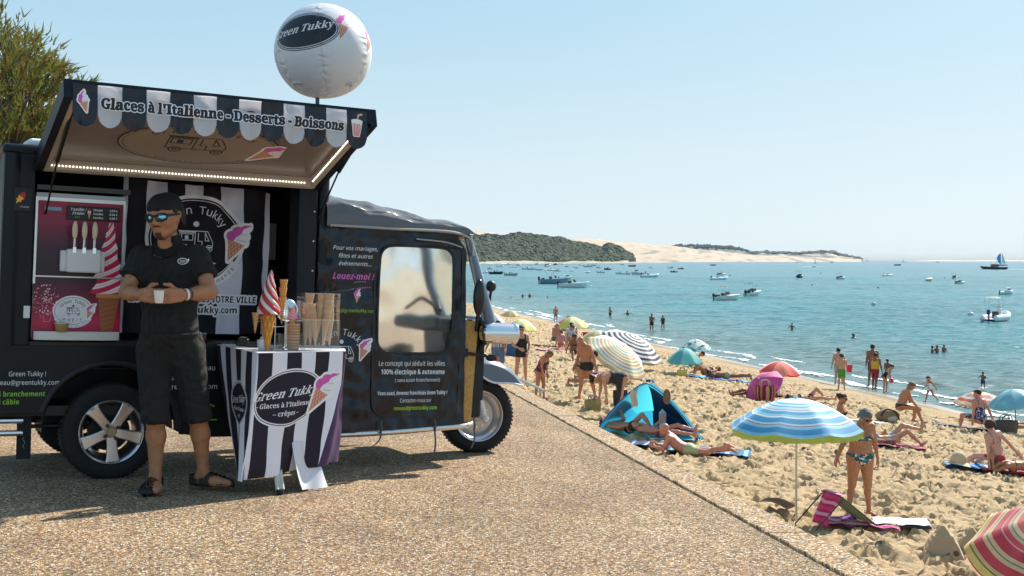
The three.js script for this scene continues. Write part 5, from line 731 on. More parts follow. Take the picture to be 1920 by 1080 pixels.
// ---------------------------------------------------------------- the serving shelf with its cloth and the cones
{
  const tb = new THREE.Group(); tb.applyMatrix4(new THREE.Matrix4().makeBasis(TU, TV, TW).setPosition(lp(1.0, 0, 0.45))); tag(tb, 'serving_table', 'small serving shelf on an aluminium leg hung beside the van', 'table');
  const out = [[0.68, 0.02], [0.70, 0.86], [1.33, 0.62], [1.42, 0.36], [1.36, 0.02]], L = ([x, z]) => [x - 1.0, z - 0.45];
  const g = extrude(poly(out.map(([x, z]) => [x - 1.0, -(z - 0.45)])), 0.025, 0.003).rotateX(-Math.PI / 2).translate(0, 0.815, 0); mesh('table_top', g, M([0.1, 0.1, 0.11], 0.5), tb);
  mesh('leg', [rod(V(-0.152, 0.8, -0.05), V(-0.152, 0.03, 0.40), 0.012, 0.012, 8), rod(V(-0.118, 0.8, -0.05), V(-0.118, 0.03, 0.40), 0.012, 0.012, 8), rod(V(-0.135, 0.8, -0.055), V(-0.135, 0.03, 0.395), 0.014, 0.014, 6)], M([0.6, 0.56, 0.48], 0.5, 0.5), tb); mesh('leg_foot', rod(V(-0.135, 0, 0.40), V(-0.135, 0.03, 0.40), 0.018, 0.022), rubber, tb);
  mesh('hinge', [rod(V(-0.30, 0.845, -0.41), V(-0.18, 0.845, -0.41), 0.012), span(-0.32, -0.15, 0.843, 0.848, -0.41, -0.33)], alu, tb);
  // cloth: wraps the edge, gathered below
  const top = [[0.675, 0.02], [0.693, 0.868], [1.335, 0.63], [1.43, 0.36], [1.40, 0.16]], bot = [[0.66, 0.70], [0.625, 0.86], [1.22, 0.68], [1.345, 0.50], [1.30, 0.40]], len = [0.78, 0.755, 0.70, 0.71, 0.6];
  const cum = [0]; for (let i = 1; i < 5; i++) cum.push(cum[i - 1] + Math.hypot(top[i][0] - top[i - 1][0], top[i][1] - top[i - 1][1])); const tot = cum[4];
  const sample = (s) => { let i = 0; while (i < 3 && s > cum[i + 1]) i++; const t = (s - cum[i]) / (cum[i + 1] - cum[i]); const q = (a) => [mix(a[i][0], a[i + 1][0], t), mix(a[i][1], a[i + 1][1], t)]; return [q(top), q(bot), mix(len[i], len[i + 1], t)]; };
  const skirt = sheet(110, 40, (u, v) => { const w = 1 - v, [a, b, l] = sample(u * tot), f = 0.022 * w * Math.sin(u * 34 + 2 * Math.sin(w * 2)) + 0.012 * w * n2(u * 9, w * 2), e = Math.pow(w, 1.3); return [mix(a[0], b[0], e) - 1.0 + f * 0.4, 0.846 - l * w + (w < 0.06 ? 0 : 0), mix(a[1], b[1], e) - 0.45 + f]; });
  const ct = tex(2048, 1024, (c, w, h) => {
    c.fillStyle = '#241a2b'; c.fillRect(0, 0, w, h); const px = w / tot, sw = 0.110; const sl = (q, y) => (q + (q > cum[1] ? 0.058 - 0.03 * clamp((q - cum[1] - 0.2) / 0.5) : 0.058 * clamp(q / cum[1])) * y) * px; for (let i = -7; i < 6; i += 2) { const s0 = cum[1] + i * sw; c.fillStyle = '#efecf5'; c.beginPath(); c.moveTo(sl(s0, 0), 0); c.lineTo(sl(s0 + sw, 0), 0); c.lineTo(sl(s0 + sw, 1), h); c.lineTo(sl(s0, 1), h); c.fill(); }
    c.fillStyle = '#4a3157'; c.beginPath(); c.moveTo((cum[2] + 0.02) * px, 0); c.lineTo(w, 0); c.lineTo(w, h); c.lineTo((cum[2] - 0.10) * px, h); c.fill();
    c.save(); c.translate((cum[1] + 0.275) * px, 380); c.scale(px / (h / 0.76) , 1); oval2d(c, 0, 0, 330, 215); cone2d(c, 345, -40, 160, 0.52); c.restore(); c.save(); c.translate((cum[1] - 0.38) * px, 430); c.scale(px / (h / 0.76), 1); oval2d(c, 0, 0, 260, 160); c.restore();
  });
  const tc = new THREE.Group(); tc.applyMatrix4(new THREE.Matrix4().makeBasis(TU, TV, TW).setPosition(lp(1.0, 0, 0.45))); tag(tc, 'table_cloth', 'purple black and white striped cloth with oval badge draped over the serving table', 'tablecloth');
  const cm = M([1, 1, 1], 0.8, 0, { map: ct });
  mesh('cloth_skirt', skirt, cm, tc);
  mesh('cloth_top', extrude(poly([[0.678, 0.02], [0.695, 0.864], [1.333, 0.626], [1.426, 0.36], [1.36, 0.02]].map(([x, z]) => [x - 1.0, -(z - 0.45)])), 0.003, 0.002).rotateX(-Math.PI / 2).translate(0, 0.845, 0), M([0.62, 0.6, 0.66], 0.8), tc);
  const tailm = M([0.75, 0.73, 0.78], 0.8); mesh('cloth_tail', sheet(10, 16, (u, v) => { const w = 1 - v; return [-0.02 + u * 0.19 + 0.06 * w * w - 0.02, 0.30 - 0.285 * w, 0.30 - 0.10 * u + 0.07 * w + 0.02 * Math.sin(u * 5 + w * 4)]; }), tailm, tc); mesh('cloth_tail', sheet(8, 12, (u, v) => { const w = 1 - v; return [-0.10 + u * 0.14, 0.30 - 0.20 * w * (1 - 0.4 * u), 0.24 - 0.05 * u + 0.02 * Math.sin(u * 6)]; }), tailm, tc);
  // things on the shelf
  const Y = 0.853, put = (name, label, cat, x, z, y = Y, group) => { const o = new THREE.Group(); o.applyMatrix4(new THREE.Matrix4().makeBasis(TU, TV, TW).setPosition(lp(x, y, z))); return tag(o, name, label, cat, group); };
  const wt = tex(256, 256, (c) => { c.fillStyle = '#d9a767'; c.fillRect(0, 0, 256, 256); c.strokeStyle = '#b97d40'; c.lineWidth = 7; for (let i = -8; i < 16; i++) { c.beginPath(); c.moveTo(i * 32, 0); c.lineTo(i * 32 + 256, 256); c.moveTo(i * 32, 0); c.lineTo(i * 32 - 256, 256); c.stroke(); } });
  const wafer = M([1, 1, 1], 0.8, 0, { map: wt, bumpMap: wt, bumpScale: 0.002 }), waferY = M([1, 0.85, 0.35], 0.5, 0, { map: wt, bumpMap: wt, bumpScale: -0.006 }), pink = M([0.74, 0.34, 0.40], 0.4), red = M([0.62, 0.03, 0.045], 0.35), icew = M([0.8, 0.77, 0.74], 0.35), kraft = M([0.62, 0.36, 0.2], 0.75), kraft2 = M([0.66, 0.42, 0.26], 0.75);
  const swirl = (r, h, turns, phase, parts, w) => { const P = [], U = 90, R = 40; return sheet(R, U, (u, v) => { const a = u * 6.2832, t = v, rad = r * Math.pow(1 - t, 0.85) * (0.86 + 0.20 * Math.pow(Math.abs(Math.sin((a * 1 + t * turns * 6.2832 + phase))), 0.8)); return [rad * Math.cos(a) + 0.1 * r * t * t, h * t, rad * Math.sin(a)]; }); };
  const band = (r, h, turns, nb, k) => { const P = [], I = [], T = []; const nv = 90, nu = 8; for (let b = 0; b < nb; b++) for (let j = 0; j <= nv; j++) for (let i = 0; i <= nu; i++) { const t = j / nv, a = (b * 2 + k + i / nu) / (nb * 2) * 6.2832 + t * turns * 6.2832, rad = r * Math.pow(1 - t, 0.8) * (0.84 + 0.22 * Math.sin(i / nu * 3.1416)); P.push(rad * Math.cos(a) + 0.12 * r * t * t * t, h * t, rad * Math.sin(a)); T.push(i / nu, t); } for (let b = 0; b < nb; b++) for (let j = 0; j < nv; j++) for (let i = 0; i < nu; i++) { const o = b * (nv + 1) * (nu + 1) + j * (nu + 1) + i; I.push(o, o + nu + 1, o + 1, o + 1, o + nu + 1, o + nu + 2); } const g = new THREE.BufferGeometry(); g.setAttribute('position', new THREE.Float32BufferAttribute(P, 3)); g.setAttribute('uv', new THREE.Float32BufferAttribute(T, 2)); g.setIndex(I); g.computeVertexNormals(); return g; };
  const giant = put('giant_display_cone', 'giant display cone with red and white twisted ice on the serving table', 'display cone', 0.80, 0.70);
  mesh('wafer_cone', lathe([[0.012, 0.0], [0.042, 0.21], [0.046, 0.215], [0.046, 0.228], [0.03, 0.23]], 28).translate(0, 0.0, 0), waferY, giant);
  mesh('red_ice', band(0.072, 0.27, 0.95, 4, 0).translate(0, 0.222, 0), red, giant); mesh('white_ice', band(0.072, 0.27, 0.95, 4, 1).translate(0, 0.222, 0), icew, giant);
  const pc = put('ice_tub', 'white tub with a pale scoop at the foot of the giant cone', 'paper tub', 0.795, 0.665); mesh('tub', lathe([[0.001, 0], [0.035, 0], [0.042, 0.062], [0.038, 0.062], [0.03, 0.005]], 24).translate(-0.0, 0, -0.02), M([0.8, 0.79, 0.77], 0.6), pc); mesh('scoop', swirl(0.036, 0.05, 1.5, 0, 6).translate(0, 0.055, -0.02), M([0.75, 0.62, 0.62], 0.5), pc);
  const rack = put('cone_rack', 'wire cone rack with ringed holders standing behind the giant cone', 'cone rack', 0.88, 0.56); const wire = M([0.6, 0.6, 0.6], 0.3, 1);
  const holders = [[-0.16, 0.14, 0.19], [-0.10, 0.12, 0.16], [0.055, -0.02, 0.24], [0.105, 0.04, 0.16]];
  for (const [x, z, h] of holders) for (const q of [0, 0.012, 0.024]) mesh('holder_ring', new THREE.TorusGeometry(0.02 - q * 0.2, 0.002, 6, 20).rotateX(Math.PI / 2).translate(x, h - q, z), wire, rack);
  mesh('rack_stem', [rod(V(0, 0, 0.03), V(0, 0.2, 0.03), 0.004), ...holders.map(([x, z, h]) => rod(V(0, h - 0.02, 0.03), V(x, h - 0.012, z), 0.003, 0.003, 6))], wire, rack); mesh('rack_base', rod(V(0, 0, 0.03), V(0, 0.006, 0.03), 0.06, 0.06, 24), wire, rack);
  const LB = [['empty wafer cone standing leftmost in the wire rack', 0], ['small wafer cone with pink ice in the left of the wire rack', 1], ['tall empty stacked wafer cones behind the giant cone in the rack', 2], ['small wafer cone with pink ice right of the giant cone', 1]];
  holders.forEach(([x, z, h], i) => { const o = put('wafer_cone', LB[i][0], 'ice cone', 0.88 + x, 0.56 + z, Y + h - 0.085), tall = LB[i][1] === 2 ? 1.35 : 1; mesh('wafer', lathe([[0.003, 0], [0.024 * (tall > 1 ? 1.1 : 1), 0.125 * tall], [0.021, 0.124 * tall], [0.002, 0.01]], 20), [wafer, kraft, wafer, kraft][i], o); if (tall > 1) for (let q = 1; q < 3; q++) mesh('wafer', lathe([[0.012, 0], [0.026, 0.10], [0.023, 0.10], [0.01, 0.004]], 20).translate(0.002 * q, 0.08 + 0.05 * q, 0), wafer, o); if (LB[i][1] === 1) mesh('pink_ice', band(0.034, 0.085, 1.4, 3, 0).translate(0, 0.115, 0), pink, o), mesh('pink_ice_fold', band(0.034, 0.085, 1.4, 3, 1).translate(0, 0.115, 0), M([0.82, 0.5, 0.55], 0.4), o); });
  const acr = M([0.97, 0.98, 0.98], 0.03, 0, { transmission: 1, ior: 1.45, thickness: 0 });
  const bx = put('cone_box', 'tall clear acrylic box full of wafer cones on the serving table', 'display box', 1.165, 0.56); const bw = 0.115, bd = 0.075, bh = 0.355;
  mesh('acrylic_panel', span(-bw, bw, 0, bh, bd - 0.003, bd), acr, bx); mesh('acrylic_panel', span(-bw, bw, 0, bh, -bd, -bd + 0.003), acr, bx); mesh('acrylic_panel', span(-bw - 0.003, -bw, 0, bh, -bd, bd), acr, bx); mesh('acrylic_panel', span(bw, bw + 0.003, 0, bh, -bd, bd), acr, bx); mesh('acrylic_lower_panel', span(-bw - 0.006, bw + 0.006, 0, 0.19, bd + 0.004, bd + 0.007), acr, bx);
  for (const y of [0.19, bh]) mesh('box_edge', [span(-bw, bw, y - 0.002, y, bd + (y < 0.2 ? 0.004 : -0.003), bd + (y < 0.2 ? 0.0075 : 0.0005))], M([0.8, 0.82, 0.84], 0.2), bx);
  mesh('box_lid', [span(-0.02, 0.30, 0, 0.004, -0.06, 0.06)], acr, bx).applyMatrix4(new THREE.Matrix4().makeTranslation(0.05, 0.362, 0).multiply(new THREE.Matrix4().makeRotationZ(0.13)));
  let ci = 0; const cl = ['left end of', 'left front of', 'middle of', 'right middle of', 'right end of', 'back left of', 'front middle of', 'back right of'];
  [[-0.088, 0.02, 0.06], [-0.052, 0.03, -0.10], [-0.015, -0.01, 0.12], [0.03, 0.02, 0.09], [0.082, 0.0, -0.03], [-0.065, -0.04, 0.02], [-0.02, 0.04, -0.16], [0.055, -0.035, 0.05]].forEach(([x, z, a], i) => { const o = put('cone_stack', `stack of nested wafer cones in the ${cl[i]} the acrylic box`, 'wafer cones', 1.165 + x, 0.56 + z, Y + 0.005, 'wafer cone stacks in the acrylic box'); o.rotateZ(-a); const n = [4, 3, 4, 6, 6, 4, 4, 5][i]; for (let q = 0; q < n; q++) mesh('wafer', lathe([[0.004, 0.0], [0.010, 0.04], [0.026, 0.15], [0.030, 0.17 + 0.006 * (q % 2)], [0.027, 0.168], [0.02, 0.14]], 18).translate(0.002 * (q % 2), 0.02 + q * (i > 2 ? 0.03 : 0.05), 0), q % 2 ? kraft : kraft2, o); });
  const cs = put('cup_stack', 'stack of small brown wafer cups beside the acrylic box', 'wafer cups', 0.995, 0.60); for (let q = 0; q < 9; q++) mesh('wafer_cup', lathe([[0.001, 0.003], [0.034, 0.0], [0.042, 0.022], [0.039, 0.022], [0.030, 0.004]], 22).translate(0, q * 0.0175, 0), q % 2 ? kraft : kraft2, cs);
  const cb = put('cup_holder', 'low clear acrylic tray that holds the stack of wafer cups', 'display box', 0.985, 0.60); for (const [a, b, c, d] of [[-0.09, 0.07, 0.05, 0.053], [-0.09, 0.07, -0.053, -0.05], [-0.093, -0.09, -0.05, 0.05], [0.07, 0.073, -0.05, 0.05]]) mesh('acrylic_panel', span(a, b, 0, 0.10, c, d), acr, cb);
  const fan = put('chrome_fan', 'small chrome fan behind the cones on the table', 'fan', 1.01, 0.40); mesh('fan_head', lathe([[0.001, -0.03], [0.05, -0.03], [0.075, -0.01], [0.075, 0.01], [0.06, 0.02], [0.001, 0.025]], 28).rotateX(1.4).translate(0, 0.24, 0), chrome, fan); mesh('fan_stem', [rod(V(0, 0, 0), V(0, 0.2, 0), 0.01), rod(V(0, 0, 0), V(0, 0.01, 0), 0.05, 0.045, 20)], chrome, fan);
  const ter = put('card_terminal', 'black card payment terminal lying on the shelf left of the cones', 'card reader', 0.74, 0.50); mesh('terminal_body', [box(0.075, 0.03, 0.15, 0, 0.03, 0, 0.012), box(0.08, 0.03, 0.07, 0, 0.05, -0.03, 0.012)], M([0.012, 0.012, 0.014], 0.25), ter).rotation.set(0.15, 1.1, 0); mesh('terminal_screen', span(-0.025, 0.025, 0.066, 0.068, -0.05, -0.01), M([0.05, 0.06, 0.07], 0.1), ter).rotation.set(0.15, 1.1, 0);
}
// ---------------------------------------------------------------- the far shore: wooded hill, great dune, headland, sand bar
{
  const prof = (pts, x) => { let i = 0; while (i < pts.length - 2 && x > pts[i + 1][0]) i++; const [a, b] = [pts[i], pts[i + 1]], t = clamp((x - a[0]) / (b[0] - a[0])); return mix(a[1], b[1], t * t * (3 - 2 * t)); };
  // a ridge given by its skyline: [picture x, height in picture units above the water line], a distance and a depth
  const ridge = (x0, x1, sky, dist, depth, NX, NZ, rough, base = -1) => sheet(NX, NZ, (u, v) => {
    const px = mix(x0, x1, u), h = prof(sky, px), d = dist(px) + depth * v, top = h / FOC * (dist(px) + depth * 0.6) + 5.3, s = Math.sin(clamp(v / 0.62) * 1.5708), f = v < 0.62 ? Math.pow(s, 1.2) : 1 - 0.5 * (v - 0.62) / 0.38;
    const X = (px - 960) / FOC * d; return [X, SEA + base + (top + rough * (n2(X * 0.02, d * 0.02) + 0.5 * n2(X * 0.06, d * 0.05)) * Math.sin(clamp(v * 1.6) * 3.1416 * 0.6) - base) * f, -d];
  });
  const dune = M([1, 1, 1], 0.95, 0, { vertexColors: true });
  const tint = (g, f) => { const p = g.attributes.position, c = new Float32Array(p.count * 3); for (let i = 0; i < p.count; i++) { const q = f(p.getX(i), p.getY(i), p.getZ(i)); c.set(q, 3 * i); } g.setAttribute('color', new THREE.BufferAttribute(c, 3)); return g; };
  const colored = (name, label, g, m) => { const o = new THREE.Mesh(g, m); o.castShadow = o.receiveShadow = true; return tag(o, name, label, null, null, 'structure'); };
  const dSky = [[840, 49], [880, 54], [905, 54], [960, 44], [1060, 40], [1075, 41], [1115, 39], [1180, 33], [1250, 27], [1330, 18], [1420, 9], [1500, 6], [1560, 4], [1612, 1.5]];
  colored('great_dune', 'long pale sand dune rising behind the wooded hill across the bay', tint(ridge(820, 1615, dSky, (x) => 3300 + (x - 820) * 1.2, 900, 240, 40, 3), (x, y, z) => { const b = 1 + 0.12 * n2(x * 0.012, z * 0.012) + 0.07 * n2(x * 0.05, y * 0.2), g = sstep(0.42, 0.7, n2(x * 0.011 + 3, y * 0.09 + z * 0.004)) * sstep(60, 20, y); return [mix(0.47, 0.2, g) * b, mix(0.375, 0.18, g) * b, mix(0.285, 0.15, g) * b]; }), dune);
  const wd = (x) => 1750 + Math.max(0, x - 860) * 2.1;
  const wSky = [[700, 40], [840, 42], [880, 41], [940, 40], [965, 43], [1010, 41], [1040, 37], [1070, 31], [1100, 25], [1132, 18], [1138, 25], [1156, 22], [1170, 12], [1187, 0]];
  const hillG = ridge(560, 1188, wSky, wd, 700, 200, 40, 4);
  colored('wooded_hill', 'wooded hill sloping down to the far shore of the bay', tint(hillG, (x, y, z) => { const b = 1 + 0.2 * n2(x * 0.03, z * 0.03); return [0.030 * b, 0.048 * b, 0.030 * b]; }), dune);
  colored('far_beach', 'thin pale strip of sand and sea wall below the wooded hill', tint(sheet(160, 6, (u, v) => { const px = mix(560, 1260, u), d = wd(Math.min(px, 1190)) - 60 + 130 * v + Math.max(0, px - 1190) * 3; const X = (px - 960) / FOC * d; return [X, SEA + mix(-0.6, 5.5 + 2 * n2(X * 0.02, 4), Math.pow(v, 0.7)) * (px > 1180 ? 0.5 : 1), -d]; }), (x, y, z) => { const b = 0.85 + 0.3 * n2(x * 0.05, y * 0.6); return [0.40 * b, 0.36 * b, 0.28 * b]; }), dune);
  // pines of the hill: a far wood that reads as one mass
  const N = 15000, leaf = new THREE.IcosahedronGeometry(1, 1); { const p = leaf.attributes.position; for (let i = 0; i < p.count; i++) { const k = 0.8 + 0.45 * hash(Math.round(p.getX(i) * 50), Math.round(p.getY(i) * 50), Math.round(p.getZ(i) * 50)); p.setXYZ(i, p.getX(i) * k, p.getY(i) * k * 0.72, p.getZ(i) * k); } leaf.computeVertexNormals(); }
  const wood = new THREE.InstancedMesh(leaf, M([1, 1, 1], 0.95), N), m4 = new THREE.Matrix4(), c = new THREE.Color(), hp = hillG.attributes.position;
  let k = 0; for (; k < N; k++) { const i = Math.floor(rnd() * 199), j = Math.min(39, 2 + Math.floor(rnd() * 28)), o = j * 201 + i, t = rnd(), q = rnd(); const x = mix(hp.getX(o), hp.getX(o + 1), t), y = mix(hp.getY(o), hp.getY(o + 201), q), z = mix(hp.getZ(o), hp.getZ(o + 201), q), r = rr(3.2, 7.0) * (0.8 + z * -0.00015); m4.makeRotationY(rnd() * 6.28).scale(V(r, r * rr(0.8, 1.25), r)).setPosition(x, y + r * 0.15, z); wood.setMatrixAt(k, m4); const b = rr(0.6, 1.4); wood.setColorAt(k, c.setRGB(0.030 * b, 0.050 * b * rr(0.9, 1.15), 0.026 * b)); }
  wood.castShadow = true; tag(wood, 'pine_wood', 'dark green pine wood covering the hill across the bay', 'wood', null, 'stuff');
  // villas among the pines
  const hs = [[907, 457, 9], [892, 476, 10], [900, 477, 8], [934, 477, 8], [966, 477, 9], [973, 478, 8], [1033, 462, 8], [1045, 462, 6], [1092, 476, 10], [1108, 474, 9], [1118, 475, 11], [1126, 477, 9], [1150, 468, 6], [945, 490, 12], [925, 491, 14], [1000, 489, 12], [1060, 488, 12]];
  const proto = new THREE.Group(); mesh('wall', box(10, 4.5, 8, 0, 2.25, 0), M([0.6, 0.56, 0.5], 0.8), proto); mesh('roof', extrude(poly([[-5.8, 0], [5.8, 0], [0, 2.6]]), 9).translate(0, 4.5, -4.5), M([0.36, 0.2, 0.14], 0.8), proto); for (const x of [-3, 0, 3]) mesh('window', box(1.3, 1.6, 0.2, x, 2.4, 4.05), M([0.03, 0.035, 0.04], 0.3), proto);
  const HP = hillG.attributes.position; hs.forEach(([px, py, w]) => { const i = Math.round((px - 560) / 628 * 200); let q = V(0, 0, 0); for (let j = 0; j <= 40; j++) { q.fromBufferAttribute(HP, j * 201 + i); if (HORIZON - (q.y - EYE) / -q.z * FOC <= py) break; } const d = -q.z - 14, h = proto.clone(); h.scale.setScalar(clamp(w * d / FOC / 10, 0.6, 1.5)); h.position.copy(at(px, py + 2, d)); tag(h, 'villa', 'small pale villa by the pines of the far hill', 'house', 'villas among the pines across the bay'); });
  // far headland with its trees and the sand bar
  const fSky = [[1245, 20], [1275, 26], [1330, 25], [1370, 23], [1420, 13], [1425, 15], [1470, 13], [1500, 12], [1540, 15], [1560, 15], [1575, 9], [1600, 5], [1616, 0.5]];
  const fg = ridge(1240, 1618, fSky, (x) => 4700 + (x - 1240) * 1.5, 700, 150, 24, 5);
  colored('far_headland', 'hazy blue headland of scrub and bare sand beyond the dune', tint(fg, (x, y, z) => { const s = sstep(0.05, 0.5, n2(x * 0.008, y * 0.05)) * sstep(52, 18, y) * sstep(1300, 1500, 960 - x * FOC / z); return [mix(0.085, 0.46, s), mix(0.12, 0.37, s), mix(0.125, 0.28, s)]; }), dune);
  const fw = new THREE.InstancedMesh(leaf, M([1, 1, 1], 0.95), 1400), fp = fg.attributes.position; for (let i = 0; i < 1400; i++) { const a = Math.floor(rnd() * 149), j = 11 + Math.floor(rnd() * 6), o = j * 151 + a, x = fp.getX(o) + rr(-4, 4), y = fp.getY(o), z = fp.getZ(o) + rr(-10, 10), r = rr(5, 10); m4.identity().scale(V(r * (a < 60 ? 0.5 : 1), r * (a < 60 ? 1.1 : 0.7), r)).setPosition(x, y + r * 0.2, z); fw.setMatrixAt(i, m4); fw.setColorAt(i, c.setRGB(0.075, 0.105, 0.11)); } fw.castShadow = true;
  tag(fw, 'headland_wood', 'row of hazy trees along the crest of the far headland', 'wood', null, 'stuff');
  colored('sand_bar', 'low pale sand bar on the horizon at the right', tint(sheet(60, 4, (u, v) => { const px = mix(1680, 2300, u), d = 6200 + 200 * v, X = (px - 960) / FOC * d; return [X, SEA - 0.5 + (6.5 + 2.0 * n2(u * 9, 3)) * Math.sin(v * 3.1416) * sstep(0, 0.15, u), -d]; }), () => [0.5, 0.45, 0.38]), dune);
  colored('back_beach', 'flat sandy ground beyond the end of the promenade', tint(sheet(30, 30, (u, v) => { const d = 75 + 1750 * v * v, X = mix(-900, shoreX(Math.min(d, 170)) - 14 - Math.max(0, d - 170) * 0.14, u); return [X, SEA + 1.4 - 1.2 * u, -d]; }), () => [0.42, 0.34, 0.22]), dune);
}
// ---------------------------------------------------------------- tamarisk at the left edge
{
  const base = V(-7.0, 0, -15.5); base.y = pave(base.x, base.z) - 0.42; const t = thing('tamarisk_tree', 'feathery olive green tamarisk tree behind the van at the left edge', 'tree', base);
  const bark = M([0.10, 0.075, 0.055], 0.9), br = [], tips = [];
  const grow = (a, dir, len, r, lv) => { const b = a.clone().addScaledVector(dir, len), m = lerpV(a, b, 0.5).add(V(rr(-1, 1), rr(-0.4, 1), rr(-1, 1)).multiplyScalar(len * 0.08)); br.push(rod(a, m, r, r * 0.85, lv > 2 ? 4 : 7, false), rod(m, b, r * 0.85, r * 0.65, lv > 2 ? 4 : 7, false)); if (lv >= 3) tips.push([m, b, dir, lv]); if (lv >= 5) return; const n = lv < 1 ? 4 : 3; for (let i = 0; i < n; i++) grow(lerpV(a, b, rr(0.55, 1)), dir.clone().add(V(rr(-1, 1), rr(-0.45, 0.75), rr(-1, 1)).multiplyScalar(0.62)).normalize(), len * rr(0.6, 0.86), r * 0.58, lv + 1); };
  grow(V(0, 0, 0), V(0.05, 1, 0).normalize(), 1.7, 0.13, 0); grow(V(0.1, 0.2, 0.1), V(0.45, 1, 0.2).normalize(), 1.6, 0.10, 0); grow(V(-0.3, 0.2, 0.1), V(-0.15, 1, 0.1).normalize(), 1.5, 0.1, 0); grow(V(-0.2, 0.3, 0), V(-0.4, 1, 0).normalize(), 1.7, 0.1, 0);
  mesh('trunk', br, bark, t);
  const N = 34000, sprig = new THREE.BufferGeometry(); sprig.setAttribute('position', new THREE.Float32BufferAttribute([-0.5, 0, 0, 0.5, 0, 0, 0, 1, 0.06, 0, 0.1, -0.5, 0, 0.1, 0.5, 0.1, 0.9, 0], 3)); sprig.setIndex([0, 1, 2, 3, 4, 5]); sprig.computeVertexNormals();
  const lf = new THREE.InstancedMesh(flat(sprig), M([1, 1, 1], 0.8, 0, { transmission: 0.35 }), N), q = new THREE.Quaternion(), m4 = new THREE.Matrix4(), c = new THREE.Color();
  for (let i = 0; i < N; i++) { const [a, b, dir, lv] = tips[Math.floor(rnd() * tips.length)], o = lerpV(a, b, rnd()).add(V(rr(-1, 1), rr(-1, 1), rr(-1, 1)).multiplyScalar(0.05)); q.setFromUnitVectors(V(0, 1, 0), dir.clone().add(V(rr(-1, 1), rr(-0.5, 1), rr(-1, 1)).multiplyScalar(0.9)).normalize()); m4.compose(o, q, V(rr(0.014, 0.034), rr(0.06, 0.17), rr(0.014, 0.034))); lf.setMatrixAt(i, m4); const y = rnd(); lf.setColorAt(i, y < 0.72 ? c.setRGB(rr(0.16, 0.25), rr(0.19, 0.27), 0.05) : c.setRGB(rr(0.28, 0.36), rr(0.21, 0.26), 0.05)); }
  lf.name = 'crown'; lf.castShadow = true; lf.userData.kind = 'stuff'; t.add(lf);
}
// ---------------------------------------------------------------- beach umbrellas
const steel = M([0.62, 0.62, 0.6], 0.35, 0.8), shade = (t, o = {}) => M([1, 1, 1], 0.75, 0, { map: t, transmission: 0.28, ...o });
const rings = (cols, valance) => tex(64, 512, (c, w, h) => { let y = 0; for (const [col, f] of cols) { c.fillStyle = col; c.fillRect(0, y, w, Math.ceil(f * h) + 1); y += f * h; } if (valance) { c.fillStyle = valance; c.fillRect(0, h * 0.9, w, h); } });
const gores = (cols) => tex(512, 64, (c, w, h) => { const n = cols.length; cols.forEach((q, i) => { c.fillStyle = q; c.fillRect(i * w / n, 0, w / n + 1, h); }); });
const patches = (bg, cols, n) => tex(512, 256, (c, w, h) => { c.fillStyle = bg; c.fillRect(0, 0, w, h); for (let i = 0; i < n; i++) { c.fillStyle = cols[Math.floor(rnd() * cols.length)]; c.beginPath(); c.ellipse(rnd() * w, rnd() * h, rr(8, 34), rr(5, 18), rnd() * 3, 0, 7); c.fill(); } });
function umbrella(label, foot, R, H, mat, o = {}) { // foot on the sand; H height of the rim's centre; tilt about the pole's joint
  const u = thing('beach_umbrella', label, 'beach umbrella', foot), n = o.n || 8, rise = (o.rise || 0.36) * R, head = new THREE.Group(), spin = o.spin || 0;
  const q = new THREE.Quaternion().setFromUnitVectors(V(0, 1, 0), V(...(o.lean || [0, 1, 0])).normalize()), J = V(0, o.joint ?? H - 0.25, 0), Mx = new THREE.Matrix4().makeRotationFromQuaternion(q).setPosition(J), up = H - J.y;
  const NV = 18, NU = n * 8, can = sheet(NU, NV, (a, v) => { const w = 1 - v, ang = a * 6.2832 + spin, g = (a * n) % 1, sag = Math.sin(g * 3.1416), r = R * w * (1 - 0.055 * sag * w), y = up + rise * (1 - Math.pow(w, 1.75)) - 0.05 * R * sag * w * w - (o.floppy ? 0.04 * n2(a * 9, v * 4) : 0); return [r * Math.cos(ang), y, r * Math.sin(ang)]; });
  can.applyMatrix4(Mx); mesh('canopy', can, mat, u);
  const val = sheet(NU, 3, (a, v) => { const ang = a * 6.2832 + spin, g = (a * n) % 1, sag = Math.sin(g * 3.1416), r = R * (1 - 0.055 * sag) + 0.004, dr = (1 - v) * (o.skirt || 0.07) * R * (0.75 + 0.35 * Math.abs(Math.cos(g * 3.1416))); return [r * Math.cos(ang) * (1 - 0.02 * (1 - v)), up - 0.05 * R * sag - dr, r * Math.sin(ang) * (1 - 0.02 * (1 - v))]; });
  val.applyMatrix4(Mx); mesh('valance', val, o.valance || mat, u);
  const ribs = [], st = []; for (let i = 0; i < n; i++) { const a = i / n * 6.2832 + spin, P = (w) => V(R * w * Math.cos(a), up + rise * (1 - Math.pow(w, 1.75)) - 0.012, R * w * Math.sin(a)).applyMatrix4(Mx); mesh('rib', tube([P(0.02), P(0.35), P(0.7), P(0.99)], 0.004, 8, 4), steel, u); mesh('stretcher', rod(V(0, up - 0.05, 0).applyMatrix4(Mx), P(0.5), 0.003, 0.003, 4), steel, u); }
  mesh('pole', [rod(V(0, -0.3, 0), J, 0.016, 0.014, 10), rod(J, V(0, up + rise, 0).applyMatrix4(Mx), 0.012, 0.012, 8)], o.pole || steel, u);
  mesh('tip', rod(V(0, up + rise - 0.01, 0).applyMatrix4(Mx), V(0, up + rise + 0.06, 0).applyMatrix4(Mx), 0.022, 0.008, 10), o.tip || white, u);
  return u;
}
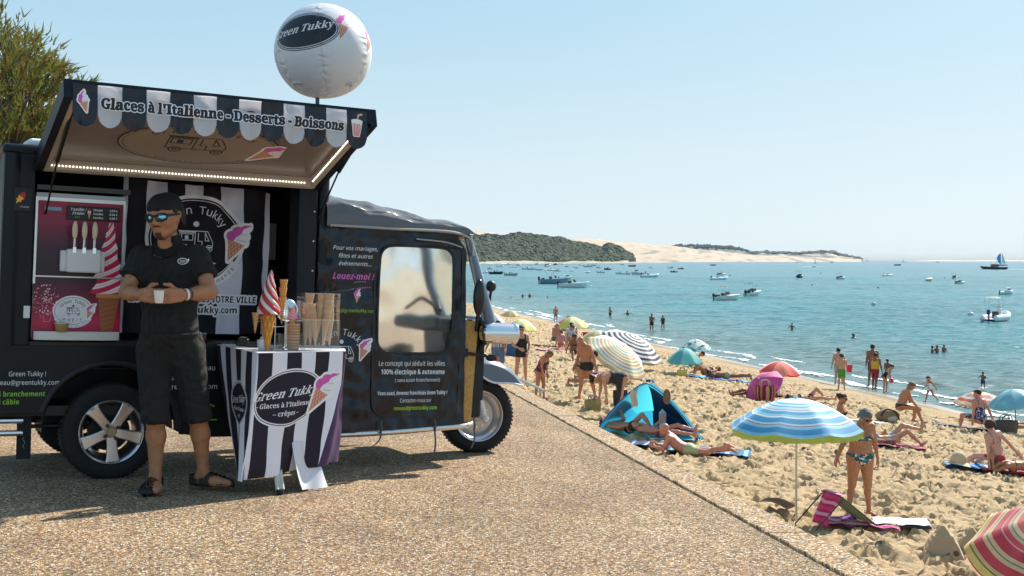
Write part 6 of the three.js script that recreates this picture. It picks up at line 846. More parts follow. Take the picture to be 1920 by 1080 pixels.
const U = (label, foot, [x0, x1, y0, y1], mat, o = {}) => { // sized by the width, top and rim it has in the picture
  const p = onSand(...foot), d = -p.z, R = (x1 - x0) / 2 * d / FOC, H = Math.max(0.35, (foot[1] - y1) * d / FOC), cx = (x0 + x1) / 2; return umbrella(label, p, R, H, mat, { rise: (y1 - y0) * d / FOC / R * 0.86, joint: H * 0.75, lean: [((cx - foot[0]) * d / FOC) / (H * 0.4 + 0.2) * 0.6, 1, 0.06], ...o }); };
{
  const B = [['#8fd3ea', 0.14], ['#e9f4f6', 0.13], ['#5db2d6', 0.06], ['#bfe6f2', 0.05], ['#4aa0cf', 0.03], ['#b9ddea', 0.07], ['#c0506a', 0.012], ['#d5ecf4', 0.03], ['#45a6d6', 0.07], ['#9ad6ec', 0.05], ['#eef7f8', 0.03], ['#3c9ed0', 0.1], ['#bfe3f0', 0.03], ['#b54a68', 0.012], ['#8ccbe6', 0.05], ['#3496cc', 0.09], ['#7fc4e4', 0.10]];
  umbrella('blue and white striped beach umbrella with lime green rim nearest the kerb', onSand(1493, 976), 0.92, 1.28, shade(rings(B)), { spin: 0.52, rise: 0.42, joint: 1.2, skirt: 0.09, valance: M([0.42, 0.52, 0.10], 0.8, 0, { transmission: 0.25 }), pole: M([0.62, 0.58, 0.5], 0.4, 0.4) });
  const RB = [['#d8c86a', 0.05], ['#7d5a40', 0.012], ['#c8b878', 0.03], ['#c23a44', 0.08], ['#cbb98f', 0.035], ['#8c6a50', 0.012], ['#cbb98f', 0.035], ['#b9313f', 0.09], ['#d3a0a0', 0.012], ['#c23a48', 0.05], ['#b8b090', 0.03], ['#8a6c58', 0.012], ['#cfc0a0', 0.04], ['#c85a50', 0.08], ['#b8b090', 0.05], ['#8a6c58', 0.012], ['#b8b090', 0.03], ['#c9414a', 0.09], ['#d8cfb5', 0.03], ['#cd6050', 0.22]].reverse();
  const f2 = onSand(1945, 1080); f2.x -= 0.10; f2.z += 1.2; f2.y = sandY(f2.x, f2.z);
  umbrella('red and beige striped beach umbrella cut by the lower right corner', f2, 1.1, 0.55, shade(rings(RB)), { spin: 0.3, lean: [-0.12, 1, 0.28], rise: 0.40, joint: 0.4, valance: M([0.6, 0.06, 0.07], 0.8, 0, { transmission: 0.25 }) });
  const cream3 = tex(512, 64, (c, w, h) => { c.fillStyle = '#e6dfc8'; c.fillRect(0, 0, w, h); const cs = ['#f2ede0', '#b9bb76', '#f2ede0', '#d8a06a', '#efe9d9', '#8fb0bd', '#f2ede0', '#c8c487']; for (let i = 0; i < 64; i++) { c.fillStyle = cs[i % 8]; c.fillRect(i * 8, 0, 8, h); } });
  umbrella('cream beach umbrella with thin green and orange stripes tilted low beside the blue tent', onSand(1150, 716), 1.05, 0.85, shade(tex(64, 512, (c, w, h) => { const cs = ['#f2ede0', '#b9bb76', '#f2ede0', '#d8a06a', '#efe9d9', '#9fbcc6', '#f4f0e4', '#c8c487', '#f2ede0', '#e0b183']; for (let i = 0; i < 20; i++) { c.fillStyle = cs[i % 10]; c.fillRect(0, i * h / 20, w, h / 20 + 1); } })), { lean: [0.62, 1, 0.45], joint: 0.62, rise: 0.38, spin: 0.2, valance: M([0.5, 0.5, 0.32], 0.8, 0, { transmission: 0.3 }) });
  umbrella('navy and white striped beach umbrella tilted away behind the cream one', onSand(1178, 690), 1.25, 0.82, shade(tex(64, 512, (c, w, h) => { for (let i = 0; i < 14; i++) { c.fillStyle = i % 2 ? '#e9e7e6' : '#20264a'; c.fillRect(0, i * h / 14, w, h / 14 + 1); } })), { lean: [0.42, 1, 0.3], joint: 0.6, rise: 0.34, spin: 0.1, valance: M([0.45, 0.36, 0.24], 0.8, 0, { transmission: 0.3 }) });
  U('plain pale yellow beach umbrella beyond the bald man', [1117, 664], [1087, 1151, 616, 640], M([0.62, 0.56, 0.26], 0.75, 0, { transmission: 0.3 }), { spin: 0.3, });
  U('yellow green beach umbrella with one red gore near the shore walker', [1072, 640], [1038, 1105, 591, 611], shade(gores(['#d4cf7c', '#e8e6b2', '#c9c566', '#cf4a55', '#d9e8df', '#f0eedb', '#d7d48a', '#efeccf'])), { spin: 0.2 });
  U('pale yellow and white beach umbrella above the woman in black', [976, 646], [949, 1009, 595, 615], shade(gores(['#dddf84', '#eeeecb', '#d5d972', '#f1f0da', '#dfe08f', '#efeed0', '#d9db7c', '#f0efd5'])), { spin: 0.5, });
  U('plain white beach umbrella partly hidden by the headlamp', [926, 640], [903, 947, 585, 604], M([0.72, 0.71, 0.7], 0.75, 0, { transmission: 0.3 }), { spin: 0.2 });
  U('small tan beach umbrella farthest off at the left of the beach', [957, 612], [939, 976, 580, 591], M([0.6, 0.5, 0.26], 0.75, 0, { transmission: 0.3 }), { spin: 0.2, });
  U('plain teal beach umbrella beside the couple on the blue towel', [1284, 703], [1250, 1318, 649, 677], shade(gores(['#5fb5b4', '#7cc9c5', '#58abad', '#6cbcba', '#8bd2cd', '#5fb3b4', '#74c3c0', '#62b7b6'])), { spin: 0.35 });
  U('teal and white patterned beach umbrella at the edge of the water', [1304, 690], [1273, 1335, 633, 654], shade(patches('#cfe3e2', ['#2f8a94', '#49a3a8', '#e9f0ee', '#1f5f72'], 70)), { spin: 0.1, });
  U('red and orange striped beach umbrella beside the magenta one', [1461, 742], [1424, 1504, 674, 697], shade(gores(['#d83a36', '#ef8f78', '#d94e44', '#f0a58f', '#d93a3a', '#f2b39f', '#e05048', '#f3c3b0'])), { spin: 0.6, pole: M([0.4, 0.3, 0.3], 0.5) });
  umbrella('plain magenta beach umbrella lying tilted on the sand', onSand(1436, 748), 0.62, 0.42, M([0.55, 0.06, 0.27], 0.7, 0, { transmission: 0.25 }), { lean: [-0.75, 1, 0.55], joint: 0.30, rise: 0.5, spin: 0.3, valance: M([0.6, 0.4, 0.5], 0.7) });
  U('red yellow and grey striped beach umbrella at the water under the light blue one', [1838, 792], [1789, 1887, 732, 753], shade(rings([['#c8433c', 0.12], ['#d9b23e', 0.1], ['#cfc8c0', 0.12], ['#c24a40', 0.14], ['#8c8a8c', 0.1], ['#d9cdb8', 0.12], ['#c9503f', 0.15], ['#d8c4a0', 0.15]])), { spin: 0.2 });
  U('plain light blue beach umbrella on a purple pole at the right edge', [1904, 815], [1843, 1937, 726, 752], M([0.17, 0.47, 0.58], 0.7, 0, { transmission: 0.3 }), { spin: 0.4, pole: M([0.22, 0.10, 0.3], 0.4), skirt: 0.1 });
}

// ---------------------------------------------------------------- beach tent
{
  const o = onSand(1210, 822), yaw = -0.12; const t = thing('beach_tent', 'blue pop up beach tent open towards the promenade', 'beach tent', o, yaw);
  const hoop = (a, w, h, z, x = 0) => [x - Math.cos(a) * w, (1 - Math.pow(Math.abs(Math.cos(a)), 1.45)) * h, z];
  const W = 1.08, Hh = 1.1, cyan = M([0.08, 0.6, 0.72], 0.95, 0, { transmission: 0.65 }), blue = M([0.04, 0.42, 0.68], 0.95, 0, { transmission: 0.65 }), nav = M([0.010, 0.022, 0.09], 0.7), royal = M([0.02, 0.10, 0.48], 0.65, 0, { transmission: 0.2 });
  const P = (a, v) => { const w = Math.pow(v, 0.9), f = hoop(a, W, Hh, 0), ax = 0.12; const b = [0.15 - Math.cos(a) * W * 0.62, Math.sin(a) * 0.44, -1.0]; const y = mix(f[1], b[1], w) + 0.14 * Math.sin(w * 3.1416) * Math.sin(a); return [mix(f[0], b[0], w) + ax * Math.sin(a) * 0, y, mix(0, -1.0, v)]; };
  mesh('side_panel', sheet(20, 14, (u, v) => P(mix(0.02, 1.0, u), v)), blue, t); mesh('roof_panel', sheet(20, 14, (u, v) => P(mix(1.0, 1.95, u), v)), cyan, t); mesh('side_panel', sheet(20, 14, (u, v) => P(mix(1.95, 3.12, u), v)), cyan, t);
  mesh('back_panel', sheet(20, 8, (u, v) => { const a = mix(0.02, 1.55, u), q = P(a, 1); return [mix(0.15, q[0], v), q[1] * v, q[2] + 0.0]; }), blue, t); mesh('back_panel', sheet(20, 8, (u, v) => { const a = mix(1.55, 3.12, u), q = P(a, 1); return [mix(0.15, q[0], v), q[1] * v, q[2]]; }), nav, t);
  mesh('inner_lining', sheet(20, 14, (u, v) => { const q = P(mix(1.62, 2.72, u), mix(0.08, 0.98, v)); return [q[0] - 0.02, q[1] - 0.02, q[2]]; }), nav, t); mesh('corner_panel', sheet(12, 10, (u, v) => { const q = P(mix(2.74, 3.12, u), mix(0.02, 0.98, v)); return [q[0] - 0.018, q[1] - 0.004, q[2]]; }), royal, t);
  mesh('hoop', tube(Array.from({ length: 17 }, (_, i) => V(...hoop(i / 16 * 3.1416, W, Hh, 0))), 0.012, 60, 6), royal, t); mesh('front_edge', sheet(30, 2, (u, v) => { const a = u * 3.1416, q = hoop(a, W, Hh, 0), r = 1 + 0.055 * v * (u > 0.5 ? 1 : -0.6); return [q[0] * r, q[1] * r, 0.004 - 0.06 * v]; }), cyan, t);
  mesh('ground_sheet', sheet(8, 8, (u, v) => [mix(-0.97, 0.97, u) * (1 - 0.3 * v) + 0.12 * v, 0.02, 0.25 - 1.2 * v]), M([0.06, 0.5, 0.6], 0.6), t);
  const ty = Math.atan2(0, 1), tp = (a, v) => { const q = P(a, v); return V(q[0], q[1], q[2]).applyAxisAngle(V(0, 1, 0), yaw).add(o); };
  const hang = (name, label, cat, a, cols, w, l) => { const p = tp(a, 0.02); one(name, label, cat, [sheet(6, 14, (u, v) => [p.x + (u - 0.5) * w + 0.015 * Math.sin(v * 9), p.y + 0.02 - Math.pow(Math.abs(v * l - 0.1), 1.05) * 1.0, p.z + (v < 0.25 ? -0.15 * (0.25 - v) * 4 : 0.03) + 0.02 * Math.sin(u * 7)])], M(cols, 0.85)); };
  hang('small_towel', 'cream cloth hung over the top of the blue tent', 'towel', 1.35, [0.6, 0.5, 0.38], 0.13, 0.48);
  const hp = tp(1.95, 0.02), ht = thing('straw_hat', 'brown straw hat hung on the ridge of the blue tent', 'hat', hp.clone().add(V(0.02, 0.0, 0.03))); const sm = M([0.24, 0.12, 0.055], 0.9); mesh('crown', ball(0.09, 0, 0, 0, 0.6, 1, 0.5), sm, ht); mesh('brim', lathe([[0.07, 0], [0.15, 0.012], [0.155, 0.02], [0.07, 0.006]], 24).rotateX(1.5).scale(0.5, 1, 1), sm, ht);
  const wt = tp(1.02, 0.3); one('white_cloth', 'white cloth spread on the left shoulder of the blue tent', 'cloth', [sheet(10, 10, (u, v) => { const q = tp(mix(0.62, 1.08, u), mix(0.15, 0.75, v)); return [q.x - 0.006, q.y + 0.015, q.z]; })], M([0.68, 0.66, 0.68], 0.8));
  const bt = thing('carton', 'pale blue drink carton standing at the back of the tent', 'carton', V(0.34, 0.03, -0.55).applyAxisAngle(V(0, 1, 0), yaw).add(o)); mesh('carton_body', span(-0.07, 0.07, 0.12, 0.42, -0.04, 0.04, 0.008), M([0.5, 0.62, 0.72], 0.6), bt); mesh('carton_top', extrude(poly([[-0.07, 0.42], [0.07, 0.42], [0, 0.5]]), 0.06).translate(0, 0, -0.03), M([0.75, 0.77, 0.8], 0.6), bt);
}

// ---------------------------------------------------------------- towels, bags and other things on the sand
const towelT = (bg, cols, n = 8, ang = 0) => tex(256, 256, (c) => { c.fillStyle = bg; c.fillRect(0, 0, 256, 256); for (let i = 0; i < n; i++) { c.fillStyle = cols[i % cols.length]; c.fillRect(0, i * 256 / n + 6, 256, 256 / n * 0.5); } });
function towel(label, p, yaw, w, l, mat, group) { // cloth that follows the sand, with creases
  const c = Math.cos(yaw), s = Math.sin(yaw); const top = sheet(24, 24, (u, v) => { const a = (u - 0.5) * w, b = (v - 0.5) * l, x = p.x + a * c + b * s, z = p.z - a * s + b * c; return [x, Math.max(SEA + 0.01, EYE - drop(-z, (x - kerbX(-z)) / (shoreX(-z) - kerbX(-z)))) + 0.055 + 0.018 * n2(x * 4, z * 4), z]; });
  return one('beach_towel', label, 'towel', [top, top.clone().translate(0, -0.02, 0)], mat, group);
}
const onT = (px, py) => onSand(px, py);
const floral = (bg, cs, n = 60, r = [5, 16]) => { const t = tex(256, 256, (c) => { c.fillStyle = bg; c.fillRect(0, 0, 256, 256); for (let i = 0; i < n; i++) { c.fillStyle = cs[Math.floor(rnd() * cs.length)]; const x = rnd() * 256, y = rnd() * 256; for (let q = 0; q < 4; q++) { c.beginPath(); c.ellipse(x + rr(-9, 9), y + rr(-9, 9), rr(...r), rr(3, 9), rnd() * 3, 0, 7); c.fill(); } } }); t.wrapS = t.wrapT = THREE.RepeatWrapping; t.repeat.set(3.2, 3.2); return M([1, 1, 1], 0.7, 0, { map: t }); };
function bag(label, p, w, h, d, mat, mat2, name = 'beach_bag', yaw = 0) { // soft tote with two handles
  const b = thing(name, label, 'bag', p, yaw); const g = sheet(24, 10, (u, v) => { const a = u * 6.2832, r = (0.86 + 0.14 * Math.sin(v * 2.4)) * (1 + 0.03 * n2(u * 6, v * 4)), ex = (q) => Math.sign(q) * Math.pow(Math.abs(q), 0.6); return [ex(Math.cos(a)) * w / 2 * r, v * h, ex(Math.sin(a)) * d / 2 * r]; });
  mesh('bag_body', [g, sheet(12, 1, (u, v) => { const a = u * 6.2832; return [Math.cos(a) * w / 2 * v * 0.9, 0.01, Math.sin(a) * d / 2 * v * 0.9]; })], mat, b); for (const z of [-1, 1]) mesh('handle', tube([V(-w * 0.22, h * 0.95, z * d * 0.38), V(-w * 0.15, h * 1.35, z * d * 0.3), V(w * 0.15, h * 1.38, z * d * 0.3), V(w * 0.22, h * 0.95, z * d * 0.38)], 0.012, 16, 6), mat2, b); return b;
}
{
  // near chair with towel and mattress
  const o = onSand(1555, 988), ch = thing('low_beach_chair', 'low folding beach seat with green back and pink towel hung over it', 'beach chair', o, 0.3); ch.scale.setScalar(0.86);
  const gm = M([0.17, 0.24, 0.10], 0.8, 0, { transmission: 0.15 });
  mesh('seat_back', sheet(10, 14, (u, v) => [0.06 + 0.60 * (1 - v), 0.03 + 0.46 * v - 0.012 * Math.sin(v * 3.1416), (u - 0.5) * 0.62]), gm, ch);
  for (const z of [-0.3, 0.3]) { mesh('frame_bar', [rod(V(0.66, 0.03, z), V(0.05, 0.5, z), 0.011), rod(V(-0.42, 0.02, z), V(0.05, 0.47, z), 0.011)], M([0.05, 0.05, 0.05], 0.5), ch); } mesh('cross_bar', rod(V(0.05, 0.5, -0.31), V(0.05, 0.5, 0.31), 0.011), M([0.05, 0.05, 0.05], 0.5), ch);
  const pt = towelT('#c22468', ['#dca0bb', '#cf3f7c'], 6), ptm = M([1, 1, 1], 0.85, 0, { map: pt });
  const h1 = sheet(14, 18, (u, v) => { const w = 1 - v, z = (u - 0.5) * 0.56; return w < 0.15 ? [0.12 - w * 0.6, 0.53 - 0.03 * w, z] : [0.03 - (w - 0.15) * 0.22 + 0.03 * Math.sin(u * 9 + w * 3), 0.525 - (w - 0.15) * 0.56, z * (1 - 0.1 * w) + 0.02 * Math.sin(w * 6)]; }).applyMatrix4(new THREE.Matrix4().makeRotationY(0.3).scale(V(0.86, 0.86, 0.86)).setPosition(o));
  one('pink_towel', 'pink striped towel hanging over the back of the low beach seat', 'towel', h1, ptm);
  const mt = onSand(1648, 990); towel('pink and pale striped towel spread in front of the low seat', V(mt.x - 0.25, mt.y, mt.z - 0.02), -0.15, 0.98, 0.5, M([1, 1, 1], 0.85, 0, { map: towelT('#d79bb8', ['#c6277a', '#e9cfdc'], 5) }));
  const m2 = onSand(1672, 988), mat = thing('white_mat', 'white foil beach mat with dark edge at the end of the pink towel', 'beach mat', V(m2.x + 0.12, m2.y + 0.03, m2.z + 0.02), -0.2); mesh('mat_top', sheet(16, 10, (u, v) => [(u - 0.5) * 0.72, 0.05 + 0.015 * n2(u * 4, v * 3), (v - 0.5) * 0.46]), M([0.78, 0.78, 0.8], 0.5), mat); mesh('mat_edge', span(-0.37, 0.37, 0, 0.035, -0.24, 0.24, 0.01), M([0.03, 0.03, 0.04], 0.7), mat);
  towel('folded purple towel beside the feet of the grey haired woman', onSand(1590, 980), 0.3, 0.42, 0.3, M([0.16, 0.03, 0.22], 0.85));
  { const k = onSand(1440, 962); k.y += 0.12; k.x += 0.1; one('printed_cloth', 'grey and red printed cloth lying on the sand against the kerb', 'cloth', [sheet(16, 10, (u, v) => [k.x + (u - 0.5) * 0.42 + 0.05 * v, k.y + 0.05 * Math.sin(u * 3) + 0.12 * v - 0.12 * u, k.z + (v - 0.5) * 0.35])], floral('#6f7d94', ['#a14a54', '#b9c0cc'], 30)); }
  // sand castles
  for (const [px, py, s, l] of [[1768, 1040, 1, 'stepped pyramid of sand with a square base, left of the red umbrella'], [1822, 1035, 0.85, 'smaller stepped sand pyramid half behind the red umbrella']]) { const p = onSand(px, py), c = thing('sand_castle', l, 'sand castle', p, 0.5); const sm = M([0.42, 0.32, 0.2], 0.95); const tier = (r0, r1, y0, y1) => { const g = new THREE.CylinderGeometry(r1 * s, r0 * s, (y1 - y0) * s, 4, 4, false).toNonIndexed(), q = g.attributes.position; for (let i = 0; i < q.count; i++) { const x = q.getX(i), y = q.getY(i), z = q.getZ(i); q.setXYZ(i, x + 0.012 * n3(x * 14, y * 14, z * 14), y + 0.008 * n3(x * 20 + 5, y * 20, z * 20), z + 0.012 * n3(x * 14, y * 14 + 7, z * 14)); } g.computeVertexNormals(); g.translate(0, (y0 + y1) / 2 * s, 0); return g; }; mesh('base_tier', tier(0.40, 0.21, -0.08, 0.17), sm, c); mesh('upper_tier', tier(0.215, 0.165, 0.165, 0.235), sm, c); mesh('sand_top', tier(0.15, 0.03, 0.23, 0.35), sm, c); mesh('doorway', ball(0.04 * s, -0.03 * s, 0.05 * s, 0.235 * s), M([0.12, 0.08, 0.045], 0.95), c); }
  // towels
  const tw = (bg, cs, n) => M([1, 1, 1], 0.85, 0, { map: towelT(bg, cs, n) });
  towel('blue patterned towel under the bald sunbather at the kerb', onSand(1330, 850), 1.35, 0.8, 1.5, tw('#2f6d9c', ['#8fc3d8', '#1f3d63'], 9));
  towel('dark blue towel at the mouth of the tent', onSand(1225, 838), 1.3, 0.6, 0.9, tw('#28406e', ['#9fb2cc', '#1c2a4c'], 7));
  towel('lilac towel bundled behind the head of the bald sunbather', onSand(1230, 826), 0.4, 0.4, 0.4, M([0.6, 0.55, 0.64], 0.85));
  towel('blue and turquoise towel under the couple by the teal umbrella', onSand(1345, 712), 1.45, 1.0, 2.2, tw('#2c64b0', ['#5fc3cf', '#243f8c'], 6));
  towel('blue towel lying behind the tilted cream umbrella', onSand(1203, 714), 1.4, 0.5, 0.9, M([0.05, 0.11, 0.35], 0.85));
  towel('magenta towel beside the pole of the red umbrella', onSand(1478, 747), 1.4, 0.6, 1.6, tw('#b0246e', ['#6a1a5c', '#cf4a8a'], 6));
  towel('red towel under the woman with the sunglasses', onSand(1575, 822), 1.45, 0.7, 1.5, tw('#a32a3a', ['#d8d2de', '#4a4f86'], 6));
  towel('dark pink towel under the sunbather with raised knees', onSand(1670, 838), 1.4, 0.6, 1.4, tw('#8c3050', ['#b9556f', '#5d2140'], 6));
  towel('light blue striped towel beside the sun hat', onSand(1840, 880), 1.4, 0.7, 1.3, tw('#3d8fc6', ['#bfe0ee', '#2f78b4'], 6));
  towel('bright red towel under the women at the right edge', onSand(1905, 889), 1.3, 0.7, 1.2, M([0.56, 0.035, 0.04], 0.85));
  towel('purple grey towel reaching out beside the woman in the patterned swimsuit', onSand(1800, 803), 1.4, 0.5, 1.4, M([0.13, 0.12, 0.2], 0.85));
  towel('pink towel under the family at the left of the beach', onSand(1050, 660), 1.4, 0.8, 2.0, M([0.55, 0.22, 0.28], 0.85));
  towel('colourful towel heap beneath the cream umbrella', onSand(1130, 701), 1.4, 0.8, 1.3, tw('#b52a4a', ['#d9c23e', '#2f5fae', '#e3dfe6'], 7));
  towel('dark cloth lying on the sand left of the family', onSand(1024, 650), 1.5, 0.4, 1.3, M([0.03, 0.03, 0.035], 0.9));
  towel('light towel beside the seated blonde sunbather', onSand(1620, 793), 1.4, 0.4, 1.0, M([0.6, 0.58, 0.58], 0.85));
  // bags
  bag('striped dark red beach bag under the magenta umbrella', onSand(1434, 751), 0.62, 0.42, 0.34, M([1, 1, 1], 0.85, 0, { map: tex(256, 64, (c) => { for (let i = 0; i < 32; i++) { c.fillStyle = ['#6a1b30', '#c25a5a', '#31203a', '#b98a6a'][i % 4]; c.fillRect(i * 8, 0, 8, 64); } }) }), M([0.5, 0.4, 0.25], 0.8));
  bag('grey woven basket bag under the light blue umbrella', onSand(1886, 813), 0.62, 0.34, 0.3, M([0.10, 0.085, 0.085], 0.9), M([0.12, 0.09, 0.06], 0.8), 'basket_bag');
  bag('yellow and grey bag beside the bending woman at the tent', onSand(1112, 769), 0.40, 0.25, 0.26, M([0.24, 0.23, 0.10], 0.85), M([0.2, 0.22, 0.28], 0.8), 'beach_bag', 0.3);
  bag('yellow cool bag beneath the teal umbrella', onSand(1279, 706), 0.36, 0.22, 0.3, M([0.55, 0.45, 0.10], 0.75), M([0.3, 0.3, 0.3], 0.8), 'cool_bag');
  bag('dark rucksack bag behind the bending woman', onSand(1163, 764), 0.36, 0.42, 0.24, M([0.02, 0.02, 0.025], 0.8), M([0.03, 0.03, 0.03], 0.8), 'rucksack');
  bag('blue green bag behind the woman in black', onSand(958, 668), 0.8, 0.5, 0.4, M([0.03, 0.10, 0.24], 0.8), M([0.2, 0.4, 0.08], 0.8));
  { const p = onSand(1664, 793), r = thing('rucksack', 'brown and cream rucksack lying beside the seated blonde sunbather', 'rucksack', p, 0.2); const rm = M([0.24, 0.17, 0.10], 0.85); mesh('pack', [(() => { const g = new THREE.SphereGeometry(0.26, 20, 14); g.scale(1.25, 0.72, 0.7); const q = g.attributes.position; for (let i = 0; i < q.count; i++) { const k = 1 + 0.08 * n3(q.getX(i) * 8, q.getY(i) * 8, q.getZ(i) * 8); q.setXYZ(i, q.getX(i) * k, q.getY(i) * k, q.getZ(i) * k); } g.computeVertexNormals(); g.translate(0, 0.17, 0); return g; })()], rm, r); mesh('shoulder_strap', tube([V(-0.25, 0.2, 0.12), V(-0.1, 0.36, 0.12), V(0.12, 0.3, 0.18), V(0.25, 0.1, 0.16)], 0.02, 20, 6), M([0.03, 0.03, 0.03], 0.8), r); mesh('pocket', ball(0.14, 0.05, 0.12, 0.13, 1.2, 0.7, 0.5), M([0.45, 0.4, 0.3], 0.85), r); }
  { const p = onSand(1797, 879), h = thing('sun_hat', 'cream cloth sun hat lying on the light blue striped towel', 'hat', p.clone().add(V(0, 0.05, 0)), 0.2); const hm = M([0.55, 0.42, 0.26], 0.85); mesh('crown', (() => { const g = new THREE.SphereGeometry(0.15, 20, 12, 0, 6.3, 0, 1.9); g.scale(1.05, 1.15, 0.9); g.rotateZ(-0.35); g.translate(0, 0.10, 0); return g; })(), hm, h); mesh('brim', lathe([[0.12, 0.05], [0.2, 0.0], [0.225, -0.015], [0.13, 0.035]], 28).rotateZ(-0.2).translate(0.03, 0.03, 0), M([0.62, 0.52, 0.38], 0.85), h); }
  { const p = onSand(1500, 826); p.y += 0.25; const c = thing('orange_backrest', 'orange cloth backrest standing on the sand under the blue striped umbrella', 'backrest', onSand(1465, 824)); mesh('cloth', sheet(8, 8, (u, v) => [(u - 0.5) * 0.45, 0.08 + 0.42 * v, -0.12 * v]), M([0.62, 0.16, 0.035], 0.8), c); mesh('backrest_frame', [rod(V(-0.23, 0, 0), V(-0.23, 0.5, -0.13), 0.01), rod(V(0.23, 0, 0), V(0.23, 0.5, -0.13), 0.01), rod(V(-0.23, 0.5, -0.13), V(0.23, 0.5, -0.13), 0.01)], steel, c); }
  { const c = thing('red_beach_chair', 'red cloth beach chair under the pale yellow umbrella', 'beach chair', onSand(1107, 654), 0.4); mesh('seat_cloth', [sheet(6, 6, (u, v) => [(u - 0.5) * 0.5, 0.25 + 0.02 * Math.sin(v * 3), 0.25 - 0.45 * v]), sheet(6, 6, (u, v) => [(u - 0.5) * 0.5, 0.25 + 0.5 * v, -0.2 - 0.22 * v])], M([0.55, 0.03, 0.05], 0.8), c); for (const x of [-0.26, 0.26]) mesh('chair_frame', [rod(V(x, 0, 0.25), V(x, 0.75, -0.42), 0.012), rod(V(x, 0, -0.35), V(x, 0.3, 0.25), 0.012)], steel, c); }
  // rail of the steps beside the kerb
  { const r = new THREE.Group(); tag(r, 'handrail', 'grey steel handrail of the beach steps just beyond the kerb', 'handrail'); const a = at(926, 692, 18.2), b = at(1012, 733, 15.6); a.x += 0.05; b.x += 0.06; mesh('rail', rod(a, b, 0.017, 0.017, 10), M([0.5, 0.48, 0.46], 0.4, 0.6), r); for (const t of [0.08, 0.92]) { const q = lerpV(a, b, t); mesh('post', rod(V(q.x, q.y - 1.6, q.z), q, 0.017, 0.017, 8), M([0.5, 0.48, 0.46], 0.4, 0.6), r); } }
}
